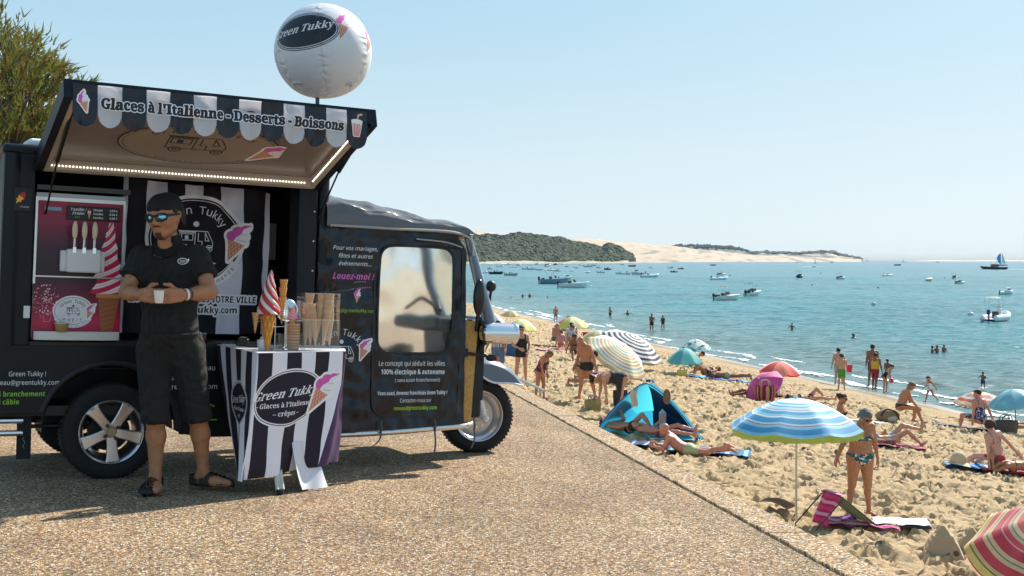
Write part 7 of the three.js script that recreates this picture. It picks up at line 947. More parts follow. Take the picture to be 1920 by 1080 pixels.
// ---------------------------------------------------------------- people on the beach (feet or seat at the picture point, sized by their height in the picture)
{
  const hOf = (p, px) => px * -p.z / FOC;
  const stand = (label, px, py, H, yaw, s, group) => { const p = onSand(px, py); p.y += 0.02; return person(label, p, yaw, { h: hOf(p, H), ...s }, group); };
  const seat = (label, px, py, h, yaw, s, group) => { const p = onSand(px, py); p.y += 0.0; return person(label, p, yaw, { h, ...s }, group); };
  const wade = (label, px, py, H, depth, yaw, s, group) => { const p = onSea(px, py); const h = hOf(p, H) / (1 - depth); p.y = SEA - h * depth; return person(label, p, yaw, { h, ...s, noHands: true, cell: 0.035 }, group); };
  const BLK = [0.010, 0.010, 0.012], brown = [0.05, 0.025, 0.013], dark = [0.014, 0.010, 0.008], grey = [0.36, 0.32, 0.27], blond = [0.36, 0.24, 0.11], dkGlass = M([0.012, 0.010, 0.010], 0.2);
  // the grey haired woman near the kerb
  const fl = floral('#20525e', ['#d9b394', '#15262c', '#2f8490', '#c7a187', '#e6d2be'], 70);
  stand('grey haired woman in floral bikini and sunglasses standing beside the striped umbrella', 1613, 971, 211, 8, { fem: 1, fat: 1.42, belly: 1.02, skin: 'tan', cell: 0.012, headCell: 0.007, lean: 3, bend: 7, hp: 24, hy: 18, aL: [-6, 17, 14, 20, 12], aR: [-8, 20, 10, 10, 10], lL: [3, 3, 4, 12], lR: [2, 7, 4, 10], wear: [['bikini', fl], ['brief', fl]], hair: ['shag', grey], glasses: dkGlass });
  // group beside the kerb and behind it
  stand('woman in black top and black shorts standing with a hand at her waist', 978, 722, 113, 8, { fem: 1, fat: 1.02, skin: 'fair', hp: 4, hy: -10, aL: [8, 12, 40, 40], aR: [14, 22, 78, 60], lL: [0, 3, 2], lR: [0, 6, 2], wear: [['tank', BLK], ['shorts', BLK, 0.30]], hair: ['bun', [0.22, 0.09, 0.03]], glasses: dkGlass });
  const st = tex(64, 64, (c) => { c.fillStyle = '#d9d2cf'; c.fillRect(0, 0, 64, 64); ['#8c3b44', '#2f6b5e', '#333a66', '#b98b5a'].forEach((q, i) => { c.fillStyle = q; c.fillRect(i * 16, 0, 8, 64); }); }); st.wrapS = st.wrapT = THREE.RepeatWrapping; st.repeat.set(4, 4);
  stand('person in multicoloured striped shirt and blue shorts behind the mudguard of the van', 934, 718, 118, -8, { skin: 'tan', fat: 1.08, aL: [10, 6, 25], aR: [12, 14, 35], lL: [4, 4, 4], lR: [-3, 4, 4], wear: [['tee', M([1, 1, 1], 0.8, 0, { map: st }), 0.7], ['shorts', [0.10, 0.16, 0.27], 0.85]], hair: ['short', dark] });
  const redfl = floral('#1a1c3a', ['#b4203f', '#d0455f', '#2f2a58'], 60);
  const w3 = stand('woman in dark floral swimsuit stooping beside the kerb with a turquoise bat', 1013, 752, 104, 62, { fem: 1, fat: 1.25, belly: 1.0, skin: 'tan', lean: 20, bend: 10, hp: 30, aL: [16, 6, 18], aR: [22, 8, 22], lL: [8, 4, 8], lR: [-4, 4, 6], wear: [['onepiece', redfl]], hair: ['bob', blond], glasses: dkGlass });
  { const p = w3.J.haR.clone().applyAxisAngle(V(0, 1, 0), 62 * D2).add(w3.position); const b = thing('beach_bat', 'turquoise bat held in the hand of the stooping woman', 'bat', p.clone().add(V(0.0, w3.userDataY || 0, 0))); const q = onSand(1027, 741); b.position.set(q.x, q.y + 0.42, q.z); mesh('blade', extrude((() => { const s = new THREE.Shape(); s.absellipse(0, -0.17, 0.10, 0.16, 0, 6.2832); return s; })(), 0.012, 0.003).rotateZ(0.1), M([0.03, 0.36, 0.38], 0.5), b); mesh('grip', rod(V(0, -0.02, 0.006), V(-0.02, 0.1, 0.006), 0.016), M([0.05, 0.3, 0.3], 0.6), b); }
  stand('bald man in black swim shorts standing and looking down behind the tent', 1100, 752, 127, -52, { skin: 'tan', fat: 1.12, belly: 1.08, lean: 6, bend: 12, hp: 26, aL: [-4, 10, 10], aR: [18, 8, 22], lL: [-9, 5, 6], lR: [12, 4, 6], wear: [['shorts', BLK, 0.34]], hair: 'bald' });
  seat('woman in black bikini bottoms kneeling behind the bald man', 1086, 722, 1.62, 70, { fem: 1, fat: 1.2, skin: 'tan', sit: 1, lean: 38, bend: 14, hp: 20, aL: [30, 6, 20], aR: [40, 6, 30], lL: [40, 10, 130], lR: [20, 10, 110], wear: [['brief', BLK], ['straps', BLK]], hair: ['bob', brown] });
  stand('large woman in black swimsuit bending over the bag beside the tent', 1163, 783, 96, -82, { h: 1.66, fem: 1, fat: 1.38, belly: 1.2, skin: 'fair', lean: 82, bend: 12, hp: 12, aL: [82, 6, 8], aR: [92, 6, 12], lL: [6, 6, 8], lR: [-2, 6, 8], wear: [['onepiece', [0.022, 0.021, 0.026]]], hair: ['bun', dark] });
  // family sitting at the left
  seat('person in white cap sitting at the back of the family group', 1041, 652, 1.6, 150, { sit: 1, skin: 'tan', lean: 12, bend: 14, hp: 8, aL: [30, 10, 40], aR: [30, 10, 40], lL: [95, 8, 100], lR: [95, 8, 100], wear: [['shorts', [0.1, 0.1, 0.12], 0.5]], hair: ['cap', [0.6, 0.58, 0.56]] });
  seat('child with sunburnt back sitting on the pink towel', 1051, 659, 1.35, 170, { sit: 1, child: 1, skin: 'pink', lean: 14, bend: 16, hp: 12, aL: [20, 14, 30], aR: [20, 14, 30], lL: [92, 14, 60], lR: [92, 14, 60], wear: [['brief', [0.4, 0.1, 0.12]]], hair: ['short', brown] });
  seat('person in blue and white striped shirt sitting among the family', 1064, 656, 1.7, 40, { sit: 1, skin: 'tan', lean: 16, bend: 16, hp: 20, aL: [40, 10, 50], aR: [45, 10, 60], lL: [98, 8, 90], lR: [90, 12, 95], wear: [['tee', M([0.4, 0.46, 0.55], 0.8), 0.6], ['shorts', [0.3, 0.3, 0.33], 0.6]], hair: ['shag', [0.2, 0.1, 0.04]] });
  seat('dark haired person sitting with back turned beside the striped shirt', 1076, 650, 1.7, 200, { sit: 1, skin: 'brown', lean: 16, bend: 16, hp: 6, aL: [30, 8, 40], aR: [30, 8, 40], lL: [95, 8, 90], lR: [95, 10, 95], wear: [['shorts', [0.03, 0.05, 0.1], 0.6]], hair: ['long', dark] });
  seat('person with sunglasses sitting low in front of the bald man', 1076, 676, 1.6, 10, { sit: 1, fem: 1, skin: 'brown', lean: 4, bend: 14, hp: 4, aL: [-20, 12, 14], aR: [-20, 12, 14], lL: [88, 12, 40], lR: [88, 8, 40], wear: [['bikini', [0.1, 0.02, 0.03]], ['brief', [0.1, 0.02, 0.03]]], hair: ['bob', dark], glasses: dkGlass });
  seat('person resting in the shade of the yellow green umbrella', 1064, 632, 1.7, -60, { sit: 1, skin: 'brown', lean: -16, bend: 14, aL: [-20, 12, 14], aR: [-20, 12, 14], lL: [92, 12, 50], lR: [88, 8, 50], wear: [['shorts', [0.03, 0.03, 0.05], 0.6]], hair: ['short', dark] });
  stand('person in blue trunks walking into the water seen from behind', 1042, 606, 27, 178, { skin: 'tan', h: 1.35, aL: [6, 10, 10], aR: [-6, 10, 10], lL: [6, 4, 4], lR: [-6, 4, 10], noHands: true, wear: [['shorts', [0.03, 0.18, 0.26], 0.6]], hair: ['short', brown] });
  // by the teal umbrella
  seat('person in black swimwear sitting bent forward under the teal umbrella', 1297, 699, 1.5, 75, { sit: 1, skin: 'fair', lean: 26, bend: 26, hp: 24, aL: [60, 8, 20], aR: [66, 8, 24], lL: [112, 6, 105], lR: [100, 6, 95], wear: [['shorts', BLK, 0.5]], hair: ['short', dark] });
  seat('sunbather lying on her back with knees up beside the teal umbrella', 1322, 703, 1.5, -70, { lie: -86, fem: 1, skin: 'tan', hp: 14, aL: [0, 14, 10], aR: [0, 14, 10], lL: [42, 4, 95], lR: [52, 4, 110], wear: [['bikini', BLK], ['brief', BLK]], hair: ['long', dark] });
  seat('man in pale trunks lying face down on the blue and turquoise towel', 1362, 714, 1.62, -108, { lie: 88, skin: 'brown', hp: -28, aL: [150, 24, 100], aR: [150, 24, 100], lL: [-2, 5, 8], lR: [2, 6, 4], wear: [['shorts', [0.34, 0.33, 0.2], 0.34]], hair: ['short', dark] });
  seat('sunbather hidden below the magenta umbrella with feet towards the left', 1418, 745, 1.5, -82, { lie: -88, skin: 'brown', lL: [6, 6, 10], lR: [16, 6, 30], wear: [['shorts', BLK, 0.4]], hair: ['short', dark] });
  seat('sunbather in dark bikini lying with one knee raised beyond the striped umbrella', 1516, 755, 1.5, 84, { lie: -88, fem: 1, skin: 'fair', hp: 8, aL: [0, 12, 10], aR: [0, 12, 10], lL: [52, 4, 100], lR: [8, 6, 10], wear: [['bikini', BLK], ['brief', BLK]], hair: ['bun', brown] });
  // boys, girl and others at the water
  stand('boy in turquoise trunks walking towards the water', 1572, 722, 71, 160, { child: 1, skin: 'fair', aL: [-10, 12, 10], aR: [12, 22, 10], lL: [-16, 4, 22], lR: [14, 4, 4], wear: [['shorts', [0.04, 0.34, 0.40], 0.75]], hair: ['short', dark] });
  const b2 = stand('boy in green and yellow trunks carrying a red bucket', 1578, 733, 70, 165, { child: 1, skin: 'fair', aL: [4, 8, 10], aR: [30, 10, 60], lL: [4, 4, 4], lR: [-4, 4, 4], wear: [['shorts', M([1, 1, 1], 0.75, 0, { map: gores(['#3f8f2f', '#c3c92c', '#2f8f4a', '#d8cf30']) }), 0.75]], hair: ['short', brown] });
  { const p = onSand(1591, 733); const k = thing('bucket', 'red plastic bucket held by the boy in green trunks', 'bucket', V(p.x, p.y + 0.72, p.z + 0.1), 0); const rm = M([0.62, 0.015, 0.03], 0.35); mesh('bucket_wall', lathe([[0.001, 0], [0.10, 0], [0.125, 0.27], [0.118, 0.27], [0.095, 0.01]], 24), rm, k); mesh('handle', tube([V(-0.12, 0.26, 0), V(-0.08, 0.4, 0), V(0.08, 0.4, 0), V(0.12, 0.26, 0)], 0.006, 14, 5), rm, k); }
  stand('tall person standing behind the one in the yellow vest', 1636, 727, 82, 175, { skin: 'brown', aL: [4, 6, 10], aR: [4, 6, 10], lL: [8, 3, 4], lR: [-8, 3, 12], wear: [['shorts', [0.06, 0.03, 0.09], 0.6]], hair: ['short', dark] });
  const b3 = stand('person in yellow vest and red blue shorts walking along the water', 1641, 734, 74, 150, { skin: 'brown', lean: 6, aL: [6, 6, 10], aR: [-6, 14, 10], lL: [12, 3, 4], lR: [-14, 3, 26], wear: [['tank', [0.62, 0.36, 0.02]], ['shorts', M([1, 1, 1], 0.75, 0, { map: gores(['#8e2430', '#2f3f7a', '#9a2a38', '#3a4a86']) }), 0.75]], hair: ['short', dark] });
  stand('girl in black swimsuit leaning forward with a red ball', 1658, 738, 60, 60, { child: 1, fem: 1, skin: 'fair', lean: 34, bend: 8, hp: -8, aL: [38, 10, 10], aR: [42, 8, 12], lL: [18, 4, 24], lR: [6, 4, 10], wear: [['onepiece', BLK]], hair: ['bun', dark] });
  { const p = onSand(1671, 738); const k = thing('beach_ball', 'small red ball in the hands of the girl in black', 'ball', V(p.x, p.y + 0.52, p.z)); mesh('ball_skin', ball(0.1, 0, 0, 0, 1, 1, 1, 20, 14), M([0.6, 0.015, 0.05], 0.35), k); mesh('valve', ball(0.012, 0.07, 0.05, 0.06), M([0.7, 0.2, 0.2], 0.5), k); }
  wade('small child beside the girl in black, only the head showing above her', 1664, 700, 28, 0.4, 150, { child: 1, skin: 'brown', hair: ['short', dark] });
  stand('little girl in patterned swimsuit walking along the wet sand', 1744, 756, 53, -70, { child: 1, fem: 1, skin: 'tan', lean: 8, bend: 6, hp: 10, aL: [-26, 14, 14], aR: [16, 8, 60], lL: [-22, 3, 30], lR: [20, 3, 6], wear: [['onepiece', floral('#e4e0e2', ['#2f6f77', '#c05060', '#3b3b66'], 50)]], hair: ['pony', brown] });
  wade('boy in dark blue trunks running out of the shallow water', 1843, 729, 33, 0.12, -18, { child: 1, skin: 'brown', lean: 8, aL: [20, 14, 50], aR: [-10, 40, 20], lL: [14, 4, 10], lR: [-6, 6, 20], wear: [['shorts', [0.03, 0.04, 0.14], 0.7]], hair: ['short', dark] });
  // right hand side
  seat('blonde sunbather in dark patterned briefs sitting in profile beside the rucksack', 1690, 794, 1.55, 82, { sit: 1, fem: 1, fat: 1.22, belly: 1.0, skin: 'tan', lean: 10, bend: 24, hp: 4, aL: [50, 8, 14], aR: [56, 8, 18], lL: [86, 14, 92], lR: [82, 8, 62], wear: [['brief', floral('#17181c', ['#5c5f50', '#2b3440'], 60)]], hair: ['bob', blond] });
  seat('woman with sunglasses and tied dark hair behind the rim of the striped umbrella', 1585, 824, 1.62, 70, { sit: 1, fem: 1, skin: 'tan', lean: -26, bend: 26, hp: 10, aL: [-30, 12, 10], aR: [-30, 12, 10], lL: [80, 10, 14], lR: [84, 8, 10], wear: [['bikini', BLK], ['brief', BLK]], hair: ['bun', brown], glasses: dkGlass });
  seat('sunbather on the dark pink towel with knees raised behind the grey haired woman', 1668, 836, 1.58, 80, { lie: -88, fem: 1, skin: 'fair', aL: [0, 10, 10], aR: [0, 10, 10], lL: [52, 4, 62], lR: [34, 5, 76], wear: [['brief', [0.28, 0.36, 0.4]], ['bikini', [0.28, 0.36, 0.4]]], hair: ['bun', brown] });
  seat('woman in patterned swimsuit sitting with her back turned under the light blue umbrella', 1837, 812, 1.62, 198, { sit: 1, fem: 1, fat: 1.2, skin: 'pink', lean: 2, bend: 8, hy: 30, aL: [-8, 14, 10], aR: [-12, 18, 10], lL: [88, 20, 96, 30], lR: [88, 30, 90, 30], wear: [['onepiece', floral('#23264a', ['#c9c4d2', '#6e6c92'], 60)]], hair: ['short', brown] });
  seat('person lying behind the grey basket bag with only head and legs showing', 1892, 808, 1.6, 80, { lie: -85, skin: 'tan', hp: 20, lL: [14, 6, 24], lR: [6, 6, 8], wear: [['shorts', [0.2, 0.06, 0.1], 0.4]], hair: ['short', brown] });
  seat('young woman with red bikini straps sitting with her back turned on the red towel', 1868, 886, 1.6, 205, { sit: 1, fem: 1, fat: 0.98, skin: 'pale', lean: 2, side: 8, bend: 8, hp: 14, hy: -30, aL: [-4, 10, 8], aR: [-18, 26, 6], lL: [88, 16, 30], lR: [88, 10, 30], wear: [['straps', [0.4, 0.015, 0.03]], ['brief', [0.35, 0.015, 0.03]]], hair: ['bob', [0.13, 0.065, 0.035]] });
  seat('sunbather lying face down on the bright red towel, head towards the left', 1928, 893, 1.62, -92, { lie: 88, fem: 1, skin: 'tan', hp: -6, aL: [150, 20, 110], aR: [150, 20, 110], wear: [['brief', BLK], ['straps', BLK]], hair: ['bun', [0.13, 0.085, 0.05]] });
  // at the tent
  seat('bald man in pale green trunks lying propped on his elbows by the kerb', 1288, 853, 1.52, -106, { lie: 66, lean: 0, bend: -24, skin: 'pink', fat: 1.06, cell: 0.014, headCell: 0.008, hp: -14, hy: -10, aL: [66, 14, 82, 20], aR: [66, 10, 88, 20], lL: [-22, 6, 22, 6, 50], lR: [-22, 8, 6, 6, 50], wear: [['shorts', [0.40, 0.42, 0.22], 0.55]], hair: 'bald' });
  const inT = (label, px, py, s, yaw) => { s.h *= 0.86; const p = onSand(px, py); p.y += 0.06; return person(label, p, yaw, { cell: 0.018, ...s }); };
  inT('sunbather in black lying inside the tent with one leg raised', 1178, 818, { h: 1.68, lie: -86, skin: 'fair', hp: 10, aL: [30, 8, 90], aR: [0, 12, 20], lL: [52, 4, 100], lR: [20, 8, 40], wear: [['brief', BLK]], hair: ['short', dark] }, 62);
  inT('sunbather in purple briefs lying in the tent with legs stretched out to the right', 1236, 826, { h: 1.66, lie: -84, fem: 1, skin: 'pink', hp: 10, aL: [10, 8, 40], aR: [0, 12, 20], lL: [26, 4, 34], lR: [8, 5, 8], wear: [['brief', [0.1, 0.06, 0.13]]], hair: ['bob', brown] }, 78);
  // bathers in the water
  const wt = (label, px, py, H, depth, yaw, s = {}) => wade(label, px, py, H, depth, yaw, { skin: 'brown', aL: [10, 14, 40], aR: [16, 10, 50], wear: [['shorts', BLK, 0.5]], hair: ['short', dark], ...s });
  wt('bather standing knee deep, left of the pair before the boats', 1222, 618, 31, 0.18, 20); wt('bather standing knee deep, right of the pair before the boats', 1243, 616, 26, 0.2, -20, { fem: 1, wear: [['onepiece', [0.05, 0.02, 0.02]]] });
  wt('bather standing thigh deep beyond the yellow green umbrella', 1144, 595, 20, 0.25, 40); wt('bather splashing with spread arms near the standing one', 1177, 592, 11, 0.62, 10, { aL: [10, 70, 30], aR: [10, 70, 30] });
  wt('bather waist deep with back turned in the middle of the bay', 1485, 618, 13, 0.55, 180, { aL: [10, 40, 20], aR: [10, 40, 20] }); wt('swimmer with only the head and neck above water right of centre', 1600, 634, 10, 0.8, 30);
  wt('bather of the embracing pair in the water, at the left', 1748, 662, 15, 0.6, 60, { aL: [60, 10, 30], aR: [60, 10, 30] }); wt('bather of the embracing pair in the water, at the right', 1757, 662, 16, 0.6, -60, { fem: 1, hair: ['long', brown], aL: [60, 10, 30], aR: [60, 10, 30] }); wt('bather standing apart to the right of the embracing pair', 1770, 661, 16, 0.55, 10);
  wt('bather far out at the left, left of two', 980, 558, 8, 0.55, 0, { aL: [10, 60, 20] }); wt('bather far out at the left, right of two', 993, 557, 8, 0.6, 0); wt('lone swimmer head far out between the van and the boats', 1027, 558, 3, 0.86, 0); wt('lone swimmer head closest to the van mirror', 958, 559, 3, 0.86, 0);
}
// ---------------------------------------------------------------- boats and buoys on the bay
{
  const hullW = M([0.88, 0.88, 0.87], 0.3), hullB = M([0.22, 0.36, 0.5], 0.35), hullD = M([0.025, 0.03, 0.045], 0.4), hullR = M([0.24, 0.09, 0.05], 0.5), hullG = M([0.46, 0.47, 0.46], 0.5), deckM = M([0.78, 0.76, 0.72], 0.6), mot = M([0.015, 0.018, 0.03], 0.3), motB = M([0.012, 0.025, 0.14], 0.3), glassD = M([0.03, 0.05, 0.06], 0.1), cushion = M([0.05, 0.05, 0.055], 0.7), canvasM = { navy: M([0.02, 0.025, 0.05], 0.8), black: M([0.012, 0.012, 0.014], 0.8), tan: M([0.36, 0.34, 0.27], 0.8), red: M([0.2, 0.1, 0.06], 0.8) }, tubeM = M([0.82, 0.83, 0.84], 0.5), inox = M([0.6, 0.6, 0.6], 0.3, 0.9);
  // bow towards +x, waterline at y = 0
  const hull = (L, B, H, m, g) => { const hb = (u) => B / 2 * (u < 0.45 ? 0.94 + 0.06 * u / 0.45 : Math.sqrt(Math.max(0.0004, 1 - Math.pow((u - 0.45) / 0.55, 2.2)))), sh = (u) => H * (0.82 + 0.34 * u * u), kl = (u) => -0.25 + (u > 0.6 ? 0.25 * H * 2 * Math.pow((u - 0.6) / 0.4, 2) : 0);
    mesh('hull', [sheet(22, 12, (u, v) => { const s = (v - 0.5) * 2, a = Math.abs(s), y = mix(kl(u), sh(u), Math.pow(a, 0.8)), w = hb(u) * Math.pow(a, 0.42); return [L * (u - 0.5) + 0.12 * L * a * u * u * 0.6, y, Math.sign(s) * w]; }), sheet(1, 8, (u, v) => { const s = (v - 0.5) * 2, a = Math.abs(s); return [-L / 2, u * mix(kl(0), sh(0), Math.pow(a, 0.8)) + (1 - u) * sh(0) * 0.86, Math.sign(s) * hb(0) * Math.pow(a, 0.42)]; })], m, g);
    mesh('deck', sheet(18, 4, (u, v) => { const q = 0.5 + u * 0.49; return [L * (q - 0.5) + 0.072 * L * q * q * 0.9, sh(q) + 0.01, (v - 0.5) * 2 * hb(q) * 0.98]; }), deckM, g); mesh('cockpit_sole', sheet(6, 2, (u, v) => [L * (u * 0.5 - 0.5), sh(0) * 0.45, (v - 0.5) * 1.8 * hb(u * 0.5)]), deckM, g); mesh('gunwale', [1, -1].map((s) => tube([0, 0.25, 0.5, 0.75, 0.92, 1].map((u) => V(L * (u - 0.5) + 0.072 * L * u * u, sh(u), s * hb(u))), 0.03, 20, 5)), m, g); };
  const outboard = (L, m, g, y = 0.35) => mesh('outboard', [box(0.42, 0.42, 0.36, -L / 2 - 0.22, y + 0.42, 0, 0.1), box(0.2, 0.7, 0.16, -L / 2 - 0.2, y, 0, 0.04)], m, g);
  const bimini = (x0, x1, w, y0, y1, m, g) => { const b = mesh('bimini', sheet(8, 8, (u, v) => [mix(x0, x1, u), y1 + 0.10 * Math.sin(u * 3.14) - 0.08 * Math.pow(2 * v - 1, 2), (v - 0.5) * w]), m, g); mesh('bimini_frame', [-w / 2, w / 2].flatMap((z) => [rod(V((x0 + x1) / 2, y0, z), V(x0, y1, z), 0.02, 0.02, 5), rod(V((x0 + x1) / 2, y0, z), V(x1, y1, z), 0.02, 0.02, 5)]), inox, b); };
  const KIND = {
    runabout: (m = hullW, c, mo = mot) => { const g = new THREE.Group(); hull(5.4, 2.1, 0.72, m, g); outboard(5.4, mo, g); mesh('windscreen', sheet(10, 2, (u, v) => { const a = (u - 0.5) * 2.4; return [0.2 + 0.55 * Math.cos(a) - 0.25 * v, 0.75 + 0.38 * v, 0.82 * Math.sin(a)]; }), glassD, g); mesh('seat', [box(0.5, 0.5, 0.5, -0.6, 0.75, 0.45, 0.08), box(0.5, 0.5, 0.5, -0.6, 0.75, -0.45, 0.08), box(0.5, 0.4, 1.5, -2.1, 0.6, 0, 0.08)], cushion, g); if (c) bimini(-1.9, 0.3, 1.9, 0.7, 1.95, canvasM[c], g); return g; },
    rib: (c, mo = mot) => { const g = new THREE.Group(); mesh('tube', tube([V(-2.8, 0.32, 0.85), V(-1, 0.32, 0.9), V(0.9, 0.36, 0.85), V(2.1, 0.5, 0.5), V(2.55, 0.58, 0), V(2.1, 0.5, -0.5), V(0.9, 0.36, -0.85), V(-1, 0.32, -0.9), V(-2.8, 0.32, -0.85)], 0.27, 60, 12), tubeM, g); for (const z of [0.85, -0.85]) mesh('tube_end', lathe([[0.27, 0], [0.2, 0.2], [0.02, 0.34]], 14).rotateZ(Math.PI / 2).translate(-2.8, 0.32, z), tubeM, g); mesh('hull', sheet(12, 6, (u, v) => { const s = (v - 0.5) * 2; return [-2.6 + 5 * u, -0.2 + 0.42 * Math.abs(s) + 0.4 * u * u * u, s * 0.75 * Math.sqrt(1 - 0.96 * u * u)]; }), hullW, g); mesh('sole', span(-2.5, 1.5, 0.2, 0.24, -0.65, 0.65), deckM, g); mesh('console', [box(0.5, 0.9, 0.7, 0.2, 0.65, 0, 0.08), sheet(4, 2, (u, v) => [0.35 - 0.15 * v, 1.1 + 0.35 * v, (u - 0.5) * 0.6])], hullW, g); mesh('seat', box(0.5, 0.6, 0.7, -0.75, 0.55, 0, 0.08), cushion, g); outboard(5.3, mo, g, 0.4); if (c) bimini(-2.1, -0.3, 1.7, 0.5, 2.0, canvasM[c], g); return g; },
    cuddy: (m = hullW) => { const g = new THREE.Group(); hull(5.8, 2.2, 0.8, m, g); mesh('cabin', [box(2.0, 0.75, 1.5, 0.7, 1.15, 0, 0.14)], hullW, g); for (const z of [0.76, -0.76]) mesh('window', box(1.3, 0.3, 0.02, 0.7, 1.28, z), glassD, g); mesh('windscreen', box(0.02, 0.36, 1.2, 1.72, 1.25, 0), glassD, g); outboard(5.8, mot, g); return g; },
    open: (m = hullW) => { const g = new THREE.Group(); hull(4.6, 1.8, 0.75, m, g); mesh('thwart', [box(0.3, 0.05, 1.5, -0.9, 0.55, 0), box(0.3, 0.05, 1.5, 0.4, 0.58, 0)], deckM, g); return g; },
    patrol: () => { const g = new THREE.Group(); hull(12, 3.2, 1.3, hullD, g); mesh('wheelhouse', [box(3.4, 1.3, 2.2, -0.3, 1.9, 0, 0.3)], M([0.05, 0.06, 0.08], 0.4), g); mesh('window', box(3.0, 0.4, 2.24, -0.3, 2.1, 0), glassD, g); mesh('mast', rod(V(-0.8, 2.5, 0), V(-1.1, 4.0, 0), 0.06), hullD, g); return g; },
    sail: (col, two) => { const g = new THREE.Group(); hull(8, 2.4, 0.9, hullD, g); mesh('mast', rod(V(0.3, 0.8, 0), V(0.3, 11, 0), 0.07), inox, g); mesh('mainsail', sheet(8, 12, (u, v) => [0.2 - 3.4 * u * (1 - v), 1.6 + 9 * v, 0.5 * Math.sin(u * 3.1) * (1 - v)]), M([0.75, 0.75, 0.74], 0.7), g); if (two) mesh('spinnaker', sheet(10, 12, (u, v) => [0.6 + (0.4 + 2.6 * Math.sin(v * 3.0)) * u + 0.3, 1.4 + 8.6 * v, (u - 0.5) * 3.2 * (1 - v * 0.9) + 0.8]), M(col, 0.7), g); return g; },
  };
  const put = (g, label, px, py, w, yaw, L, B, group, name = 'motorboat', cat = 'boat') => { const p = onSea(px, py), d = -p.z, a = yaw * D2, ext = L * Math.abs(Math.cos(a)) + B * Math.abs(Math.sin(a)), s = clamp(w * 1.18 * d / FOC / ext, 0.35, 2.6); g.position.copy(p); g.position.y -= 0.02; g.rotation.y = a; g.scale.set(s, s * (name === 'motorboat' ? 1.45 : 1), s); return tag(g, name, label, cat, group); };
  const R = KIND.runabout, near = [
    ['rib', ['tan', motB], 'pale inflatable boat with tan sun top and blue outboard, largest at the far right', 1871, 602, 74, 48, 5.9, 2.3],
    ['runabout', [hullW, 'red'], 'white motorboat with a brown sun top, left of the pair in the bay', 1362, 563, 50, 22, 5.8, 2.1], ['runabout', [hullW, 'navy'], 'white motorboat with a navy sun top, right of the pair in the bay', 1411, 555, 40, 48, 5.8, 2.1],
    ['runabout', [hullW], 'white motorboat with bow to the right, nearest of those off the wooded hill', 1074, 540, 50, 8, 5.8, 2.1], ['runabout', [hullB, 'tan'], 'pale blue motorboat with outboard at the left behind the nearest white one', 1038, 532, 48, 4, 5.8, 2.1], ['cuddy', [], 'white cabin boat half hidden between the blue and the white motorboats', 1060, 524, 24, 20, 6.2, 2.2],
    ['cuddy', [], 'white cabin motorboat with side window, above the largest inflatable', 1886, 552, 31, 30, 6.2, 2.2], ['runabout', [hullW, 'black'], 'white motorboat with black sun top, front one of two at right', 1800, 533, 23, 35, 5.8, 2.1], ['runabout', [hullW, 'black'], 'white motorboat with dark top, rear one of two at right', 1790, 523, 16, 60, 5.8, 2.1],
    ['open', [hullG], 'pale open boat with no motor, alone at right of centre', 1742, 528, 19, 60, 4.8, 1.8], ['rib', [], 'inflatable boat with dark outboard left of the open boat', 1665, 518, 19, 20, 5.9, 2.3], ['runabout', [hullW, 'navy'], 'white motorboat with navy top in mid bay, right of two', 1577, 524, 21, 40, 5.8, 2.1], ['runabout', [hullD, 'black'], 'dark motorboat with black top in mid bay, left of two', 1500, 521, 18, 60, 5.8, 2.1],
    ['rib', [], 'low inflatable boat below the masted boat', 1349, 525, 29, 8, 5.9, 2.3], ['rib', [], 'grey inflatable boat with console right of the white boxy boat', 1219, 520, 31, 8, 5.9, 2.3], ['cuddy', [], 'white boxy cabin boat behind the grey inflatable', 1197, 515, 24, 175, 6.2, 2.2],
    ['runabout', [hullD], 'dark hulled motorboat nearest the van windscreen', 930, 514, 23, 6, 5.8, 2.1], ['runabout', [hullG], 'grey motorboat with dark outboard just right of the dark hulled one', 958, 517, 22, 4, 5.8, 2.1], ['rib', [], 'white inflatable boat left of the dark hulled motorboat', 911, 512, 16, 12, 5.9, 2.3],
    ['open', [hullR], 'red brown open boat off the foot of the dune', 1185, 500, 13, 8, 4.8, 1.8], ['cuddy', [hullR], 'small red brown cabin boat off the pale dune', 1277, 505, 12, 30, 6.2, 2.2], ['runabout', [hullD], 'dark motorboat below the red brown cabin boat', 1264, 511, 13, 20, 5.8, 2.1], ['cuddy', [], 'white cabin boat left of the red brown cabin boat', 1258, 503, 11, 12, 6.2, 2.2]];
  for (const [k, a, label, ...r] of near) put(KIND[k](...a), label, ...r);
  const ms = put(KIND.runabout(hullW, 'black'), 'moored boat with a tall bare mast in front of the dune', 1352, 516, 19, 50, 5.8, 2.1, null, 'sailing_boat'); mesh('mast', rod(V(0.6, 0.6, 0), V(0.6, 9.5, 0), 0.05, 0.03, 6), inox, ms);
  put(KIND.patrol(), 'long dark patrol boat moving left near the horizon at right', 1864, 505, 42, 180, 12.5, 3.2, null, 'patrol_boat'); put(KIND.sail([0.04, 0.33, 0.62], true), 'sailing boat with a bright blue spinnaker behind the patrol boat', 1879, 498, 16, 170, 8, 2.4, null, 'sailing_boat');
  for (const [px, py, w, l] of [[1529, 494, 6, 'far white sail between the headland and the open sea'], [1626, 490, 5, 'farthest white sail right at the horizon past the headland'], [1694, 492, 5, 'tiny sail before the sand bar']]) put(KIND.sail([0.7, 0.7, 0.7], false), l, px, py, w, 10, 8, 2.4, null, 'sailing_boat');
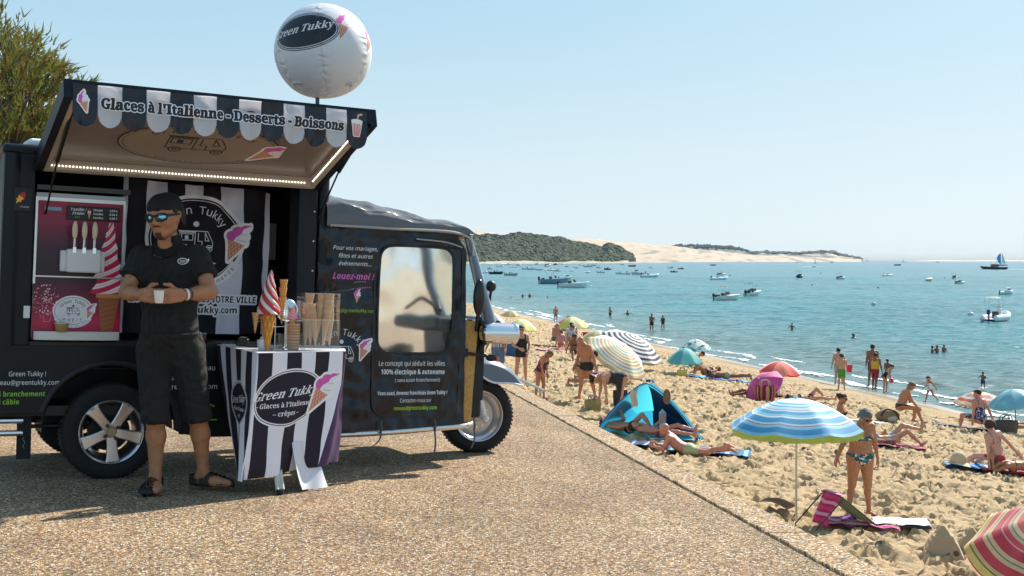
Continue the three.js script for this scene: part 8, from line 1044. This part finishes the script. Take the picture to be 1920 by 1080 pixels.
  const protos = [R(hullW), R(hullW, 'navy'), KIND.cuddy(), KIND.rib(), R(hullD), KIND.open()], far = [[889, 511, 11], [920, 505, 11], [938, 501, 12], [963, 502, 12], [973, 499, 10], [986, 505, 13], [998, 506, 14], [1011, 507, 13], [1027, 500, 14], [1042, 497, 9], [1032, 507, 11], [1046, 509, 13], [1064, 501, 8], [1072, 509, 9], [1090, 498, 9], [1103, 501, 15], [1111, 499, 12], [1123, 503, 10], [1102, 512, 12], [1127, 512, 13], [1140, 506, 14], [1167, 497, 7], [1221, 503, 8], [1162, 514, 13], [1173, 515, 14], [1056, 496, 8], [1080, 503, 9], [952, 497, 8], [1008, 497, 9], [1116, 495, 7], [897, 503, 9]];
  far.forEach(([px, py, w], i) => { const k = [0, 1, 2, 3, 0, 2, 1, 5, 0, 4, 2][i % 11], g = protos[k].clone(); put(g, 'small motorboat moored in the crowded anchorage below the wooded hill', px, py, w * 1.05, rr(-25, 60), 5.9, 2.2, 'small boats moored below the wooded hill'); });
  for (const [px, py, w, l] of [[1337, 498, 10, 'small dark boat left of the masted boat near the dune'], [1526, 501, 6, 'speedboat drawing a white wake in mid bay'], [1560, 493, 5, 'tiny dark boat far out past the headland'], [1683, 498, 11, 'low brown boat far out left of the sand bar'], [1758, 492, 6, 'tiny boat at the foot of the sand bar'], [1494, 493, 4, 'tiny boat close to the headland shore']]) put(R(hullD), l, px, py, w, rr(-15, 15), 5.8, 2.1);
  const wake = (label, px, py, l, w) => { const p = onSea(px, py), g = sheet(16, 4, (u, v) => [p.x + l * u, SEA + 0.22 + 0.1 * Math.sin(v * 3.1416) * (1 - u), p.z + (v - 0.5) * w * (0.5 + u) + 0.3 * n2(u * 9, v)]); one('wake', label, 'wake', g, M([0.75, 0.77, 0.77], 0.9)); };
  wake('white wake trailing to the right of the patrol boat', 1886, 506, 14, 5); wake('thin white wake to the left of the speedboat in mid bay', 1508, 500.5, 16, 4);
  const buoy = (label, px, py, r, m) => { const p = onSea(px, py), d = -p.z, s = r * d / FOC, b = thing('mooring_buoy', label, 'buoy', V(p.x, SEA + s * 0.25, p.z)); mesh('float', ball(s, 0, 0, 0, 1, 0.92, 1, 20, 14), m, b); mesh('mooring_ring', new THREE.TorusGeometry(s * 0.2, s * 0.05, 6, 14).translate(0, s * 1.05, 0), inox, b); };
  const bw = M([0.55, 0.56, 0.55], 0.6), bd = M([0.2, 0.22, 0.22], 0.6);
  [['large pale mooring buoy left of the largest inflatable boat', 1820, 592, 6, bw], ['pale mooring buoy in the middle of the bay', 1638, 571, 4.2, bw], ['dark mooring buoy above the pale one in mid bay', 1647, 541, 3, bd], ['tiny dark buoy left of the two boats at right', 1771, 522, 1.8, bd], ['tiny dark buoy in mid bay below the left dark boat', 1523, 535, 2, bd], ['tiny dark buoy right of the masted boat', 1369, 517, 1.8, bd], ['small dark buoy far out in mid bay', 1539, 513, 1.6, bd], ['pale buoy right of the nearest white motorboat', 1107, 538, 2.6, bw]].forEach((a) => buoy(...a));
}
renderer.render(scene, camera);
